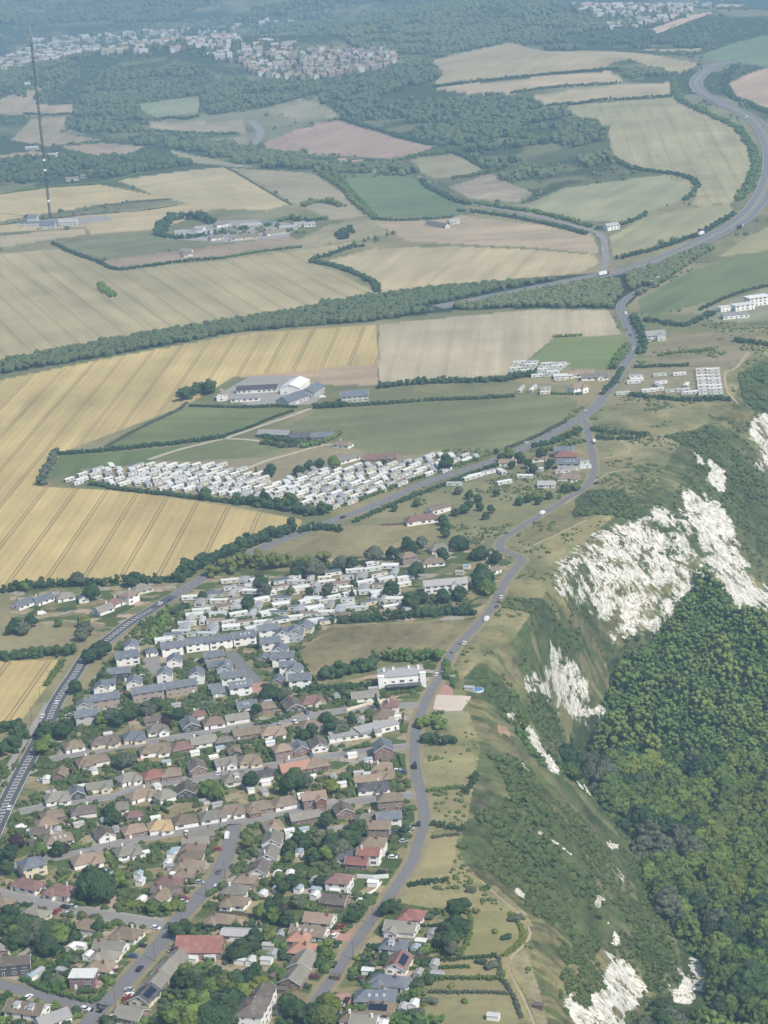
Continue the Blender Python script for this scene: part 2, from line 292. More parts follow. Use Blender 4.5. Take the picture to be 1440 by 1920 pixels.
# ------------------------------------------------------------------ ground regions (name, colour, mottle, outline in photo pixels, drill direction, drill strength)
WHEAT = (.43, .34, .155); OLIVE = (.335, .29, .165); TAN = (.36, .30, .18); PAST = (.145, .165, .075); PINK = (.37, .265, .20); MEAD = (.255, .215, .105); WOODF = (.035, .05, .025); SCR = (.15, .145, .075)
REG = [
 ('garden_ground', (.20,.19,.12), .5, [(0,1430),(110,1350),(170,1280),(250,1180),(400,1080),(560,1040),(900,1010),(960,1060),(900,1160),(620,1170),(560,1225),(600,1290),(830,1235),(800,1290),(775,1400),(800,1500),(780,1580),(735,1680),(860,1690),(880,1950),(0,1950)], None, 0),
 ('garden_ground', (.19,.18,.11), .5, [(20,1105),(330,1090),(330,1105),(240,1160),(200,1185),(20,1160)], None, 0),
 ('field', WHEAT, .25, [(-60,725),(200,672),(450,627),(706,608),(709,685),(600,693),(440,706),(350,760),(112,850),(68,912),(250,922),(420,948),(566,974),(562,990),(500,1012),(430,1035),(335,1088),(10,1100),(-60,1115)], [(190,920),(77,1085)], .75),
 ('field', WHEAT, .3, [(-60,1240),(118,1237),(85,1290),(40,1352),(-60,1362)], [(72,1250),(8,1340)], .75),
 ('field', (.40,.30,.20), .35, [(440,706),(600,693),(709,685),(709,722),(600,722),(500,712)], None, 0),
 ('field', (.40,.345,.235), .3, [(711,608),(1000,580),(1140,582),(1166,628),(1040,632),(955,702),(800,716),(711,720)], [(940,590),(930,700)], .22),
 ('field', (.16,.20,.075), .2, [(1045,633),(1166,630),(1178,655),(1140,690),(1050,690),(980,690)], None, 0),
 ('field', OLIVE, .25, [(-60,478),(110,466),(225,508),(330,494),(420,488),(660,455),(665,462),(580,490),(640,515),(705,548),(690,558),(540,582),(300,625),(-60,690)], [(60,495),(180,590)], .55),
 ('field', (.40,.335,.20), .25, [(610,490),(700,466),(860,462),(1000,468),(1115,478),(1122,494),(1085,512),(900,530),(703,552),(704,532)], [(960,470),(900,528)], .12),
 ('field', (.165,.175,.085), .35, [(600,768),(800,750),(1062,743),(1085,755),(1050,790),(960,838),(700,848),(640,835),(500,818)], None, 0),
 ('field', (.14,.165,.07), .3, [(352,764),(520,764),(560,765),(420,822),(330,835),(190,838)], None, 0),
 ('field', (.115,.15,.06), .2, [(92,898),(115,853),(200,850),(420,828),(330,852),(275,870),(200,880)], None, 0),
 ('field', (.16,.175,.08), .3, [(280,862),(420,825),(480,828),(545,838),(470,874),(400,868)], None, 0),
 ('field', (.21,.18,.095), .9, [(560,1225),(625,1178),(700,1170),(880,1168),(884,1182),(840,1218),(720,1225),(640,1245),(606,1290)], None, 0),
 ('field', (.23,.20,.105), .7, [(480,1042),(560,1005),(640,985),(800,985),(835,1000),(800,1030),(640,1045),(560,1050)], None, 0),
 ('field', (.205,.20,.10), .6, [(850,905),(1000,895),(1085,905),(1060,938),(960,1000),(850,1010),(840,960)], None, 0),
 ('field', (.215,.195,.095), .8, [(950,1000),(1065,935),(1100,935),(1150,955),(1080,1020),(1010,1045),(985,1020)], None, 0),
 ('field', (.225,.205,.105), .7, [(790,1402),(885,1400),(893,1450),(872,1475),(795,1482)], None, 0),
 ('field', (.215,.195,.10), .8, [(800,1485),(868,1478),(895,1500),(870,1545),(810,1560)], None, 0),
 ('field', (.29,.25,.13), .35, [(795,1570),(858,1568),(855,1600),(840,1640),(770,1655)], None, 0),
 ('field', (.22,.20,.10), .6, [(760,1655),(850,1645),(930,1685),(960,1710),(880,1715),(740,1690)], None, 0),
 ('field', (.235,.22,.105), .35, [(880,1708),(950,1708),(980,1745),(985,1765),(940,1795),(856,1793)], None, 0),
 ('field', (.27,.235,.125), .35, [(770,1800),(930,1800),(935,1832),(780,1832)], None, 0),
 ('field', (.235,.215,.11), .45, [(740,1838),(960,1838),(985,1990),(720,1990)], None, 0),
 ('field', (.24,.235,.13), .2, [(812,1330),(880,1335),(905,1345),(870,1360),(805,1360)], None, 0),
 # upper half of the photograph
 ('field', (.285,.28,.165), .3, [(980,388),(1060,352),(1240,328),(1306,346),(1288,372),(1200,405),(1168,416),(1050,412)], None, 0),
 ('field', (.30,.285,.16), .3, [(1142,445),(1205,410),(1300,390),(1368,380),(1376,402),(1300,440),(1150,480)], None, 0),
 ('field', (.33,.30,.175), .45, [(1050,200),(1260,185),(1350,220),(1412,270),(1410,310),(1375,378),(1300,388),(1306,346),(1240,326),(1150,296),(1140,250)], [(1185,215),(1215,300)], .45),
 ('field', TAN, .4, [(800,115),(880,92),(960,80),(1100,95),(1200,100),(1312,120),(1280,138),(1160,128),(960,146),(812,160),(832,138)], None, 0),
 ('field', (.40,.32,.21), .35, [(812,166),(960,149),(1160,133),(1168,156),(1000,168),(955,176),(880,176)], None, 0),
 ('field', (.38,.32,.20), .35, [(968,186),(1100,165),(1262,154),(1255,182),(1130,190),(1030,196)], None, 0),
 ('field', PINK, .25, [(495,268),(560,240),(640,225),(720,250),(812,276),(740,300),(600,290),(500,278)], None, 0),
 ('field', (.29,.26,.16), .3, [(765,300),(850,287),(908,318),(870,334),(800,332)], None, 0),
 ('field', (.14,.18,.09), .15, [(622,336),(740,330),(780,336),(850,378),(880,395),(850,408),(705,408),(655,375)], None, 0),
 ('field', (.30,.25,.18), .8, [(840,350),(920,322),(1000,362),(970,380),(880,372)], None, 0),
 ('field', (.36,.29,.195), .4, [(700,412),(870,405),(1000,420),(1112,440),(1124,476),(1000,464),(860,458),(765,452),(715,425)], None, 0),
 ('field', (.40,.34,.20), .25, [(220,338),(420,313),(545,382),(500,394),(400,392),(300,370)], None, 0),
 ('field', (.30,.265,.17), .3, [(428,315),(590,326),(650,365),(690,405),(620,412),(560,385),(548,380)], None, 0),
 ('field', (.43,.35,.19), .25, [(-60,366),(180,345),(310,370),(180,385),(-60,424)], None, .0),
 ('field', (.43,.35,.20), .25, [(-60,440),(160,424),(170,438),(300,430),(400,392),(380,380),(160,405),(-60,428)], None, 0),
 ('field', (.36,.30,.19), .25, [(-60,446),(160,428),(160,440),(-60,472)], None, 0),
 ('field', (.165,.175,.095), .4, [(110,456),(300,432),(400,455),(330,470),(180,488)], None, 0),
 ('field', (.30,.235,.165), .6, [(190,490),(330,470),(470,452),(540,440),(560,452),(410,482),(330,490),(220,503)], None, 0),
 ('field', (.28,.25,.15), .4, [(560,450),(620,420),(700,412),(730,440),(660,452),(420,486)], None, 0),
 ('field', (.25,.28,.17), .2, [(250,198),(290,190),(375,180),(372,214),(290,222)], None, 0),
 ('field', (.31,.26,.18), .3, [(278,230),(455,226),(462,250),(380,252),(292,247)], None, 0),
 ('field', (.25,.235,.15), .4, [(290,260),(370,262),(460,258),(470,276),(380,268)], None, 0),
 ('field', (.33,.27,.18), .4, [(-60,205),(40,170),(110,150),(80,180),(50,215),(-60,215)], None, 0),
 ('field', (.38,.29,.21), .3, [(45,212),(60,196),(135,197),(136,213),(60,218)], None, 0),
 ('field', (.30,.25,.165), .4, [(20,262),(60,220),(125,218),(115,250),(190,262),(90,275)], None, 0),
 ('field', (.32,.25,.175), .4, [(110,275),(190,268),(270,275),(240,290),(180,293)], None, 0),
 ('field', (.32,.25,.175), .4, [(-60,300),(60,283),(110,290),(0,305)], None, 0),
 ('field', (.28,.26,.16), .35, [(170,302),(290,288),(300,296),(220,305)], None, 0),
 ('field', (.30,.28,.18), .4, [(490,205),(560,185),(620,200),(640,218),(560,224)], None, 0),
 ('field', (.28,.26,.165), .35, [(318,280),(420,295),(500,315),(430,312),(330,300)], None, 0),
 ('field', (.155,.20,.12), .2, [(1300,106),(1370,82),(1440,64),(1700,50),(1700,120),(1440,126),(1390,118),(1330,112)], None, 0),
 ('field', (.38,.28,.20), .25, [(1366,156),(1400,140),(1440,126),(1700,110),(1700,240),(1440,206),(1385,186)], None, 0),
 ('field', (.36,.31,.21), .3, [(1200,95),(1230,80),(1320,84),(1310,98)], None, 0),
 ('field', (.14,.17,.075), .15, [(1196,562),(1300,505),(1440,470),(1700,440),(1700,520),(1440,532),(1290,576),(1230,590),(1200,588)], None, 0),
 ('field', (.31,.29,.15), .3, [(1345,482),(1385,455),(1440,425),(1700,330),(1700,440),(1440,470)], None, 0),
 ('field', (.245,.215,.125), .5, [(1215,640),(1330,622),(1390,632),(1370,655),(1240,668),(1208,665)], None, 0),
 ('field', (.235,.20,.13), .5, [(1250,672),(1400,655),(1415,660),(1385,690),(1350,690),(1210,680)], None, 0),
 ('field', (.255,.26,.17), .3, [(1300,585),(1440,540),(1700,530),(1700,620),(1440,600),(1340,605)], None, 0),
 ('woodland_ground', WOODF, .3, [(-60,692),(200,642),(540,586),(700,556),(900,532),(1100,512),(1160,512),(1250,486),(1260,500),(1200,550),(1170,580),(1000,578),(860,582),(700,602),(450,622),(200,668),(-60,712)], None, 0),
]
NEARWOOD = [(955,1290),(1000,1385),(1060,1440),(1120,1360),(1160,1270),(1240,1185),(1290,1075),(1350,1070),(1400,1120),(1440,1095),(1600,1080),(1700,1400),(1700,2300),(1180,2300),(1215,1900),(1330,1900),(1285,1790),(1222,1690),(1198,1590),(1120,1505),(1070,1460),(1010,1440),(960,1360)]
FARWOOD = [ # woods that read as one mass: tag, polygon, tree height, spacing
 [(130,240),(160,155),(220,112),(330,104),(372,130),(480,150),(600,158),(610,172),(560,186),(480,206),(392,216),(372,180),(250,196),(282,232),(292,272),(260,274),(200,262)],
 [(640,220),(600,190),(640,160),(720,128),(800,112),(830,140),(805,165),(880,178),(960,178),(1045,202),(1142,244),(1130,266),(1000,292),(935,322),(905,312),(850,285),(810,270),(720,248)],
 [(935,334),(1000,312),(1130,280),(1152,298),(1140,318),(1060,350),(985,382),(1000,362)],
 [(-60,350),(-60,300),(110,292),(180,296),(330,296),(360,310),(215,334),(-60,364)],
 [(300,256),(400,262),(560,290),(640,292),(800,330),(740,330),(620,330),(500,318),(400,298),(310,278)],
 [(520,30),(640,26),(800,10),(960,0),(1120,30),(1210,52),(1120,60),(1000,72),(960,78),(800,112),(720,110),(640,80),(560,60),(470,66)],
 [(330,60),(470,20),(560,0),(720,-10),(720,6),(520,30),(400,72)],
 [(-60,40),(100,24),(300,0),(420,-10),(330,40),(180,48),(40,50),(-60,66)],
 [(-60,150),(60,122),(130,118),(150,135),(120,150),(60,150),(-60,190)],
 [(1100,60),(1180,52),(1240,70),(1320,60),(1350,80),(1300,92),(1200,92),(1110,84)],
 [(960,80),(1010,66),(1100,88),(1080,96),(1000,92)],
 [(1140,120),(1180,110),(1260,142),(1180,150),(1150,140)],
]
BELT = [[(-60,694),(200,643),(540,587),(700,557),(900,533),(1090,513),(1128,512),(1105,524),(960,540),(830,568),(820,584),(700,602),(450,622),(200,668),(-60,712)],
        [(845,578),(960,556),(1120,524),(1160,520),(1168,560),(1150,578),(1000,576),(860,582)],
        [(1172,520),(1250,494),(1330,455),(1345,462),(1270,510),(1210,552),(1190,560)]]
CHALK = [(.44, TP(960,880,3,[(240,520),(500,330),(700,280),(830,200),(1000,230),(1250,330),(1300,480),(1440,680),(1600,700),(1600,810),(1440,800),(1300,780),(1100,560),(1000,700),(850,880),(640,960),(400,780),(250,660)])), (1.25, TP(960,880,3,[(955,120),(1040,140),(1180,210),(1250,320),(1240,370),(1130,390),(1060,350),(1000,290),(965,200)])),
 (.70, TP(960,880,3,[(700,290),(830,205),(920,280),(1000,380),(1010,470),(1110,520),(1060,560),(1000,540),(900,480),(870,470),(960,600),(1005,700),(940,670),(880,640),(830,720),(780,720),(850,860),(770,800),(760,860),(640,870),(600,820),(520,740),(440,620),(380,520),(420,480),(500,360),(640,310)])),
 (.86, TP(960,880,3,[(1060,370),(1130,400),(1270,440),(1310,520),(1290,590),(1370,660),(1440,690),(1600,690),(1600,830),(1440,800),(1380,790),(1300,780),(1340,860),(1260,760),(1180,640),(1200,600),(1100,520),(1040,420)])),
 (.48, TP(960,880,3,[(260,530),(310,520),(400,620),(520,780),(600,860),(650,940),(580,980),(500,900),(420,790),(360,720),(270,720),(240,660)])),
 (.85, TP(960,600,3,[(1370,560),(1440,530),(1600,500),(1600,870),(1440,870),(1390,860),(1360,800),(1440,760),(1340,680),(1330,600)])),
 (.8, TP(960,600,3,[(1100,780),(1160,820),(1210,870),(1190,900),(1210,970),(1150,960),(1090,890),(1120,850)])), (.55, TP(960,600,3,[(1015,735),(1050,760),(1092,822),(1060,800)])),
 (1.25, TP(900,1200,3,[(510,120),(560,170),(612,250),(600,290),(540,300),(510,330),(380,330),(320,270),(350,230),(430,260),(480,180)])),
 (.40, TP(900,1200,3,[(400,30),(510,110),(480,180),(430,260),(380,220),(390,100)])), (.5, TP(900,1200,3,[(245,205),(320,185),(315,290),(265,295)])), (.66, TP(900,1200,3,[(440,380),(530,345),(645,410),(600,455),(540,435)])), (.5, TP(900,1200,3,[(630,350),(710,380),(735,415),(650,400)])),
 (.85, TP(900,1200,3,[(145,420),(200,400),(230,450),(290,500),(322,550),(374,640),(424,690),(455,750),(400,745),(350,655),(285,595),(255,500),(180,455)])), (.6, TP(900,1200,3,[(236,695),(285,750),(250,745)])), (.7, TP(900,1200,3,[(525,780),(600,825),(645,892),(596,862)])),
 (1.1, TP(960,1560,3,[(560,760),(600,720),(680,765),(795,940),(740,890),(705,1000),(645,1020),(640,1100),(370,1100),(290,965),(335,870),(355,960),(430,1000),(465,900),(530,880),(500,820)])),
 (.85, TP(960,1560,3,[(935,635),(1000,675),(1085,740),(1145,880),(1100,912),(1020,875),(1025,930),(985,972),(930,952),(845,830),(880,825),(930,875),(950,820),(905,750),(940,760),(990,830),(1005,720)])),
 (.8, TP(960,1560,3,[(475,345),(525,380),(490,420),(468,400)])), (.9, TP(960,1560,3,[(500,450),(550,520),(605,590),(600,665),(560,625),(572,560)])), (.7, TP(960,1560,3,[(535,60),(605,70),(592,92),(550,88)])), (.85, TP(960,1560,3,[(680,30),(742,80),(680,122)])), (.55, TP(960,1560,3,[(590,195),(642,260),(618,285)])), (.7, TP(960,1560,3,[(885,995),(925,1012),(910,1062),(890,1040)])), (.9, TP(960,1560,3,[(25,310),(62,335),(68,375),(15,345)])),
 (.42, TP(960,1560,3,[(130,0),(160,0),(260,60),(350,130),(330,135),(230,60)])), (.5, TP(960,1560,3,[(520,670),(575,700),(570,720),(540,700)]))]
SLOPEGREEN = [[(870,1542),(925,1512),(985,1550),(1012,1640),(940,1652),(862,1602)], [(960,1480),(1010,1478),(1100,1610),(1135,1690),(1120,1785),(1075,1770),(1000,1700),(955,1620)], [(968,1125),(1030,1140),(1090,1190),(1140,1245),(1060,1262),(1000,1180)],
 [(1080,930),(1110,918),(1170,918),(1192,950),(1200,985),(1130,965),(1075,972)], [(1292,1082),(1335,1060),(1362,1100),(1400,1165),(1300,1205),(1240,1175),(1228,1125)], [(1385,700),(1440,690),(1600,690),(1600,800),(1440,790),(1395,760)], [(1250,820),(1330,800),(1400,880),(1440,900),(1600,900),(1600,1060),(1440,1050),(1385,960),(1340,880)],
 [(885,1260),(960,1300),(980,1380),(930,1330)], [(1010,1290),(1080,1350),(1030,1390),(985,1330)], [(1190,1180),(1280,1220),(1330,1290),(1200,1300),(1130,1250)], [(1180,1770),(1240,1740),(1270,1800),(1240,1870),(1210,1840)], [(900,1400),(985,1440),(1010,1480),(950,1470)]]
WASTE = [((.29,.25,.155), [(955,1800),(985,1780),(1010,1850),(1030,1930),(990,1930),(985,1840)]), ((.36,.24,.15), TP(900,1200,3,[(95,480),(150,490),(170,550),(110,545)])), ((.34,.29,.17), [(900,1665),(930,1660),(985,1710),(1000,1740),(980,1720)])]
# ------------------------------------------------------------------ terrain sheet (finer near the viewer's side, one real surface out to the horizon)
def smooth_axis(lo, hi, step, pad, padstep):
    return np.concatenate([np.arange(lo-pad, lo, padstep), np.arange(lo, hi, step), np.arange(hi, hi+pad+padstep, padstep)])
ang = np.concatenate([np.arange(math.radians(36), math.radians(31.2), -3.0/F), np.arange(math.radians(31.2), math.radians(14.0), -1.6/F), np.arange(math.radians(14.0), math.radians(2.4), -3.0/F), np.radians(np.arange(2.35, .62, -.08))])
ys = HC/np.tan(ang); us = smooth_axis(-.262, .268, 3.0/F, .36, .02)
NY, NX = len(ys), len(us)
GX = (ys[:, None]*us[None, :]).ravel(); GY = np.repeat(ys, NX)
gl, gde, gdt, gs, gt, gtz = parts(GX, GY); GZ = H(GX, GY)
V = np.stack([GX, GY, GZ], 1); NV = len(V)
VIS = (GY < 12000)
def wpoly(pts): return PW(pts)[:, :2]
def inside(pts):
    w = wpoly(pts); m = np.zeros(NV, bool)
    bb = (GX > w[:, 0].min()) & (GX < w[:, 0].max()) & (GY > w[:, 1].min()) & (GY < w[:, 1].max())
    i = np.nonzero(bb)[0]; m[i] = pip(w, GX[i], GY[i]); return m
n1 = fbm(GX/55., GY/55., 31, 4); n2 = fbm(GX/220., GY/220., 33, 3); n3 = fbm(GX/14., GY/14., 35, 3)
col = np.zeros((NV, 4), np.float32); col[:, 3] = 1
fx = np.zeros((NV, 4), np.float32); fx[:, 2] = .5; fx[:, 3] = 1    # chalk, drill lines, mottle
aux = np.zeros((NV, 3), np.float32); aux[:, 0] = gs; aux[:, 1] = gt*120; aux[:, 2] = 1000
rid = np.zeros(NV, np.int32)
def lerp(a, b, f): return np.asarray(a)*(1-f[:, None]) + np.asarray(b)*f[:, None]
col[:, :3] = lerp((.15, .155, .075), (.25, .22, .12), sst(.35, .65, n1))
far = sst(2300, 3600, GY)
col[:, :3] = lerp(col[:, :3], lerp((.05, .07, .035), (.20, .20, .12), sst(.5, .68, n2)), far)
# scarp and undercliff
sl = ~gl
grass = lerp((.075, .098, .038), (.18, .165, .08), sst(.38, .62, fbm(gs/40., gt*2.5, 41, 4)))
grass = lerp(grass, (.13, .105, .075), sst(.55, .7, fbm(gs/18., gt*5, 43, 3))*.5)
stk = fbm(gs/4.5, gt*3.5, 47, 3); grass = lerp(grass, (.055, .08, .03), sst(.46, .62, stk)*.75); grass = lerp(grass, (.27, .235, .13), sst(.60, .74, fbm(gs/7., gt*4, 49, 3))*.3)
col[sl, :3] = grass[sl]; fx[sl, 2] = 1.2
top = np.exp(-gde/14.0)*gl*(GY < 2300)
col[:, :3] = lerp(col[:, :3], (.235, .21, .105), top*.8)
strip = np.exp(-gde/60.0)*gl*(GY < 2300); fx[:, 2] = np.maximum(fx[:, 2], .95*(strip > .25)); col[:, :3] = lerp(col[:, :3], lerp((.12, .135, .058), (.27, .235, .12), sst(.35, .65, fbm(GX/18., GY/26., 57, 4))), strip*.75)
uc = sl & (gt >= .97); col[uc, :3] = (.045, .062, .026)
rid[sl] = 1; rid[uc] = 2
names = {0: 'ground', 1: 'cliff', 2: 'undercliff_ground'}
for k, (nm, c, mot, pts, dr, ds) in enumerate(REG):
    m = inside(pts) & gl; j = len(names); names[j] = nm; rid[m] = j
    col[m, :3] = np.array(c); fx[m, 2] = mot; fx[m, 1] = 0
    w = PW(dr if dr else [pts[0], pts[1]])[:, :2]; d = w[1]-w[0]; d /= np.linalg.norm(d)+1e-9; xy_ = np.stack([GX[m], GY[m]], 1)-w[0]; uu = xy_ @ d; vv = xy_ @ np.array([-d[1], d[0]])
    if nm == 'field': col[m, :3] *= ((.80+.40*fbm(vv/9., uu/130., 71+k, 3))*(.80+.40*fbm(GX[m]/70., GY[m]/70., 73+k, 3)))[:, None]
    if dr:
        w = PW(dr)[:, :2]; d = w[1]-w[0]; d /= np.linalg.norm(d); nn = np.array([-d[1], d[0]])
        aux[m, 2] = ((np.stack([GX[m], GY[m]], 1)-w[0]) @ nn); fx[m, 1] = ds
for pts in SLOPEGREEN:
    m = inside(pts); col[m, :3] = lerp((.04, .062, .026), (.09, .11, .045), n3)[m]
for c, pts in WASTE:
    m = inside(pts); col[m, :3] = lerp(c, np.array(c)*.6, n3)[m]
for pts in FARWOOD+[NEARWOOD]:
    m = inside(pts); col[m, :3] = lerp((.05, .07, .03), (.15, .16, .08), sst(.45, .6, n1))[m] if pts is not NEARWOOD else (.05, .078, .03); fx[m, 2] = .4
GP = proj(V)
for wgt, pts in CHALK:   # chalk outcrops: only on the open scarp that the photograph looks at
    m = pip(np.array(pts), GP[:, 0], GP[:, 1]) & (GY < 2300) & (~gl | (gde < 12)); fx[m, 0] = np.maximum(fx[m, 0], wgt)
# soften the chalk outline a little across the slope
ck = fx[:, 0].reshape(NY, NX).copy()
for _ in range(8):
    q = ck.copy(); q[1:-1, 1:-1] = (4*ck[1:-1, 1:-1]+ck[:-2, 1:-1]+ck[2:, 1:-1]+ck[1:-1, :-2]+ck[1:-1, 2:])/8; ck = q
fx[:, 0] = ck.ravel()
for wgt, pts in CHALK:    # small outcrops keep their crisp edge
    a_ = np.array(pts); ar = abs(np.sum(a_[:, 0]*np.roll(a_[:, 1], -1)-a_[:, 1]*np.roll(a_[:, 0], -1)))/2
    if ar < 2200: m = pip(a_, GP[:, 0], GP[:, 1]) & (GY < 2300) & (~gl | (gde < 12)); fx[m, 0] = np.maximum(fx[m, 0], wgt+.25)
def groundmat():
    t = NT('open_ground'); 
    ac = t.n('ShaderNodeAttribute', attribute_name='col'); af = t.n('ShaderNodeAttribute', attribute_name='fx'); ax = t.n('ShaderNodeAttribute', attribute_name='aux')
    sf = t.n('ShaderNodeSeparateColor'); t.L(af.outputs[0], sf.inputs[0]); sx = t.n('ShaderNodeSeparateXYZ'); t.L(ax.outputs['Vector'], sx.inputs[0])
    ps = t.pos()
    nA = t.noise(ps, .02, 5, .62); nB = t.noise(ps, .16, 4, .65); nC = t.noise(ps, 1.1, 3, .6)
    mo = t.math('MULTIPLY_ADD', nA, .9, t.math('MULTIPLY_ADD', nB, .9, t.math('MULTIPLY', nC, .6))); mo = t.math('SUBTRACT', mo, 1.2)
    f = t.math('MULTIPLY_ADD', t.math('MULTIPLY', mo, sf.outputs[2]), 1.5, 1.0)
    f = t.math('MAXIMUM', f, .25)
    x = t.n('ShaderNodeVectorMath', operation='SCALE'); t.L(ac.outputs[0], x.inputs[0]); t.L(f, x.inputs[3]); c = x.outputs[0]
    gr = t.math('MULTIPLY', t.ramp(nB, .52, .7), t.math('MULTIPLY', sf.outputs[2], .55)); c = t.mix(gr, c, (.10, .125, .045, 1))
    # tramlines: pairs of wheel tracks every 24 m, and the faint drilled rows
    sc = sx.outputs[2]; fr = t.math('FRACT', t.math('DIVIDE', t.math('ADD', sc, 5000.0), 24.0)); md = t.math('MULTIPLY', fr, 24.0)
    ln = t.math('LESS_THAN', t.math('ABSOLUTE', t.math('SUBTRACT', t.math('ABSOLUTE', t.math('SUBTRACT', md, 12.0)), 1.25)), .48)
    ln = t.math('MULTIPLY', ln, t.math('MULTIPLY', sf.outputs[1], t.math('MULTIPLY_ADD', nB, .8, .40))); ln = t.math('MINIMUM', ln, .9); c = t.mix(ln, c, (.125, .10, .05, 1))
    rw = t.math('MULTIPLY', t.math('SINE', t.math('MULTIPLY', sc, 1.05)), t.math('MULTIPLY', sf.outputs[1], .05)); 
    y = t.n('ShaderNodeVectorMath', operation='SCALE'); t.L(c, y.inputs[0]); t.L(t.math('ADD', rw, 1.0), y.inputs[3]); c = y.outputs[0]
    # chalk breaking through the turf in streaks down the slope
    cv = t.n('ShaderNodeCombineXYZ'); t.L(t.math('MULTIPLY', sx.outputs[0], .21), cv.inputs[0]); t.L(t.math('MULTIPLY', sx.outputs[1], .05), cv.inputs[1])
    k1 = t.noise(cv.outputs[0], 1.0, 5, .68); k2 = t.noise(ps, .32, 5, .7)
    kk = t.math('MULTIPLY', t.math('SUBTRACT', t.math('ADD', t.math('MULTIPLY', k1, .8), t.math('MULTIPLY', k2, .85)), .825), 4.6)
    k4 = t.noise(ps, .075, 4, .6); th = t.math('ADD', t.math('MULTIPLY_ADD', k4, 4.2, -2.1), t.math('ADD', kk, t.math('MULTIPLY_ADD', sf.outputs[0], 1.35, -.72)))
    cm = t.math('MULTIPLY', t.ramp(th, -.14, .14), t.ramp(sf.outputs[0], .08, .22))
    k3 = t.noise(cv.outputs[0], 3.1, 4, .65); kc = t.mix(t.ramp(k3, .45, .62), (.64, .63, .58, 1), (.36, .345, .29, 1)); kc = t.mix(t.math('MULTIPLY', t.ramp(k2, .53, .64), .85), kc, (.15, .155, .09, 1)); kc = t.mix(t.math('MULTIPLY', t.ramp(k1, .58, .7), .5), kc, (.62, .50, .30, 1))  # k3 paints shadowed grey streaks into the chalk, then growth and ochre tones
    c = t.mix(cm, c, kc)
    t.L(c, t.b.inputs['Base Color']); t.b.inputs['Roughness'].default_value = .95; t.b.inputs['Specular IOR Level'].default_value = .08
    hb = t.math('ADD', t.math('MULTIPLY', nB, 1.0), t.math('MULTIPLY', nC, .35)); t.bump(hb, .45, .7)
    return t.m
M['ground'] = groundmat()
def gardenmat():
    """lawns, parched grass, paving and beds in small plots"""
    t = NT('garden_plots'); ps = t.pos()
    mp = t.n('ShaderNodeMapping'); t.L(ps, mp.inputs[0]); mp.inputs['Rotation'].default_value = (0, 0, .5); mp.inputs['Scale'].default_value = (.085, .13, .0)
    vo = t.n('ShaderNodeTexVoronoi', distance='CHEBYCHEV'); t.L(mp.outputs[0], vo.inputs['Vector']); vo.inputs['Scale'].default_value = 1.0; vo.inputs['Randomness'].default_value = .75
    s = t.n('ShaderNodeSeparateColor'); t.L(vo.outputs['Color'], s.inputs[0]); r = s.outputs[0]
    cr = t.n('ShaderNodeValToRGB'); t.L(r, cr.inputs[0]); cr.color_ramp.interpolation = 'CONSTANT'
    stops = [(0, (.085,.115,.040)), (.24, (.24,.205,.11)), (.42, (.06,.085,.03)), (.54, (.31,.265,.16)), (.66, (.15,.16,.07)), (.80, (.33,.30,.26)), (.88, (.20,.175,.10)), (.95, (.40,.30,.23))]
    e = cr.color_ramp.elements; e[0].position = 0; e[0].color = c4(stops[0][1]); e[1].position = stops[1][0]; e[1].color = c4(stops[1][1])
    for p, c in stops[2:]: q = e.new(p); q.color = c4(c)
    n = t.noise(ps, .25, 4, .65); n2 = t.noise(ps, 1.5, 3); c = t.mix(t.math('MULTIPLY', t.ramp(n, .5, .68), .75), cr.outputs[0], (.07, .09, .035, 1))
    x = t.n('ShaderNodeVectorMath', operation='SCALE'); t.L(c, x.inputs[0]); t.L(t.math('MULTIPLY_ADD', n2, .6, .7), x.inputs[3]); t.L(x.outputs[0], t.b.inputs['Base Color'])
    t.b.inputs['Roughness'].default_value = .95; t.b.inputs['Specular IOR Level'].default_value = .1; t.bump(t.math('ADD', n, n2), .6, .5); return t.m
M['garden'] = gardenmat()
# split the sheet: each face belongs to one region
ii = (np.arange(NY-1)[:, None]*NX + np.arange(NX-1)[None, :]).ravel()
quads = np.stack([ii, ii+1, ii+NX+1, ii+NX], 1)
q4 = rid[quads]; fr = np.max(np.where(q4 > 2, q4, 0), 1); fr = np.where(fr > 0, fr, q4[:, 0])
FIELD_LABEL = {}
for j, nm in names.items():
    fq = quads[fr == j]
    if not len(fq): continue
    used, inv = np.unique(fq.ravel(), return_inverse=True)
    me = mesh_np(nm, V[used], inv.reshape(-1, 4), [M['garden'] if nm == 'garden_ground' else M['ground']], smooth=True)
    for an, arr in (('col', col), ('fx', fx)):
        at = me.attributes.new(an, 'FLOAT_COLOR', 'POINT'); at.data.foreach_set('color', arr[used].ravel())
    at = me.attributes.new('aux', 'FLOAT_VECTOR', 'POINT'); at.data.foreach_set('vector', aux[used].ravel())
    tag(link(nm, me), kind='structure')
# the sea, far below and beyond
sea = mesh_np('sea', [(-2000, 6900, -141), (60000, 6900, -141), (60000, 60000, -141), (-2000, 60000, -141)], np.array([[0, 1, 2, 3]]), [])
t = NT('sea_water'); t.b.inputs['Base Color'].default_value = (.18, .30, .36, 1); t.b.inputs['Roughness'].default_value = .25; t.bump(t.noise(t.pos(), .05, 4), .3, 2); sea.materials.append(t.m)
tag(link('sea', sea), kind='structure')
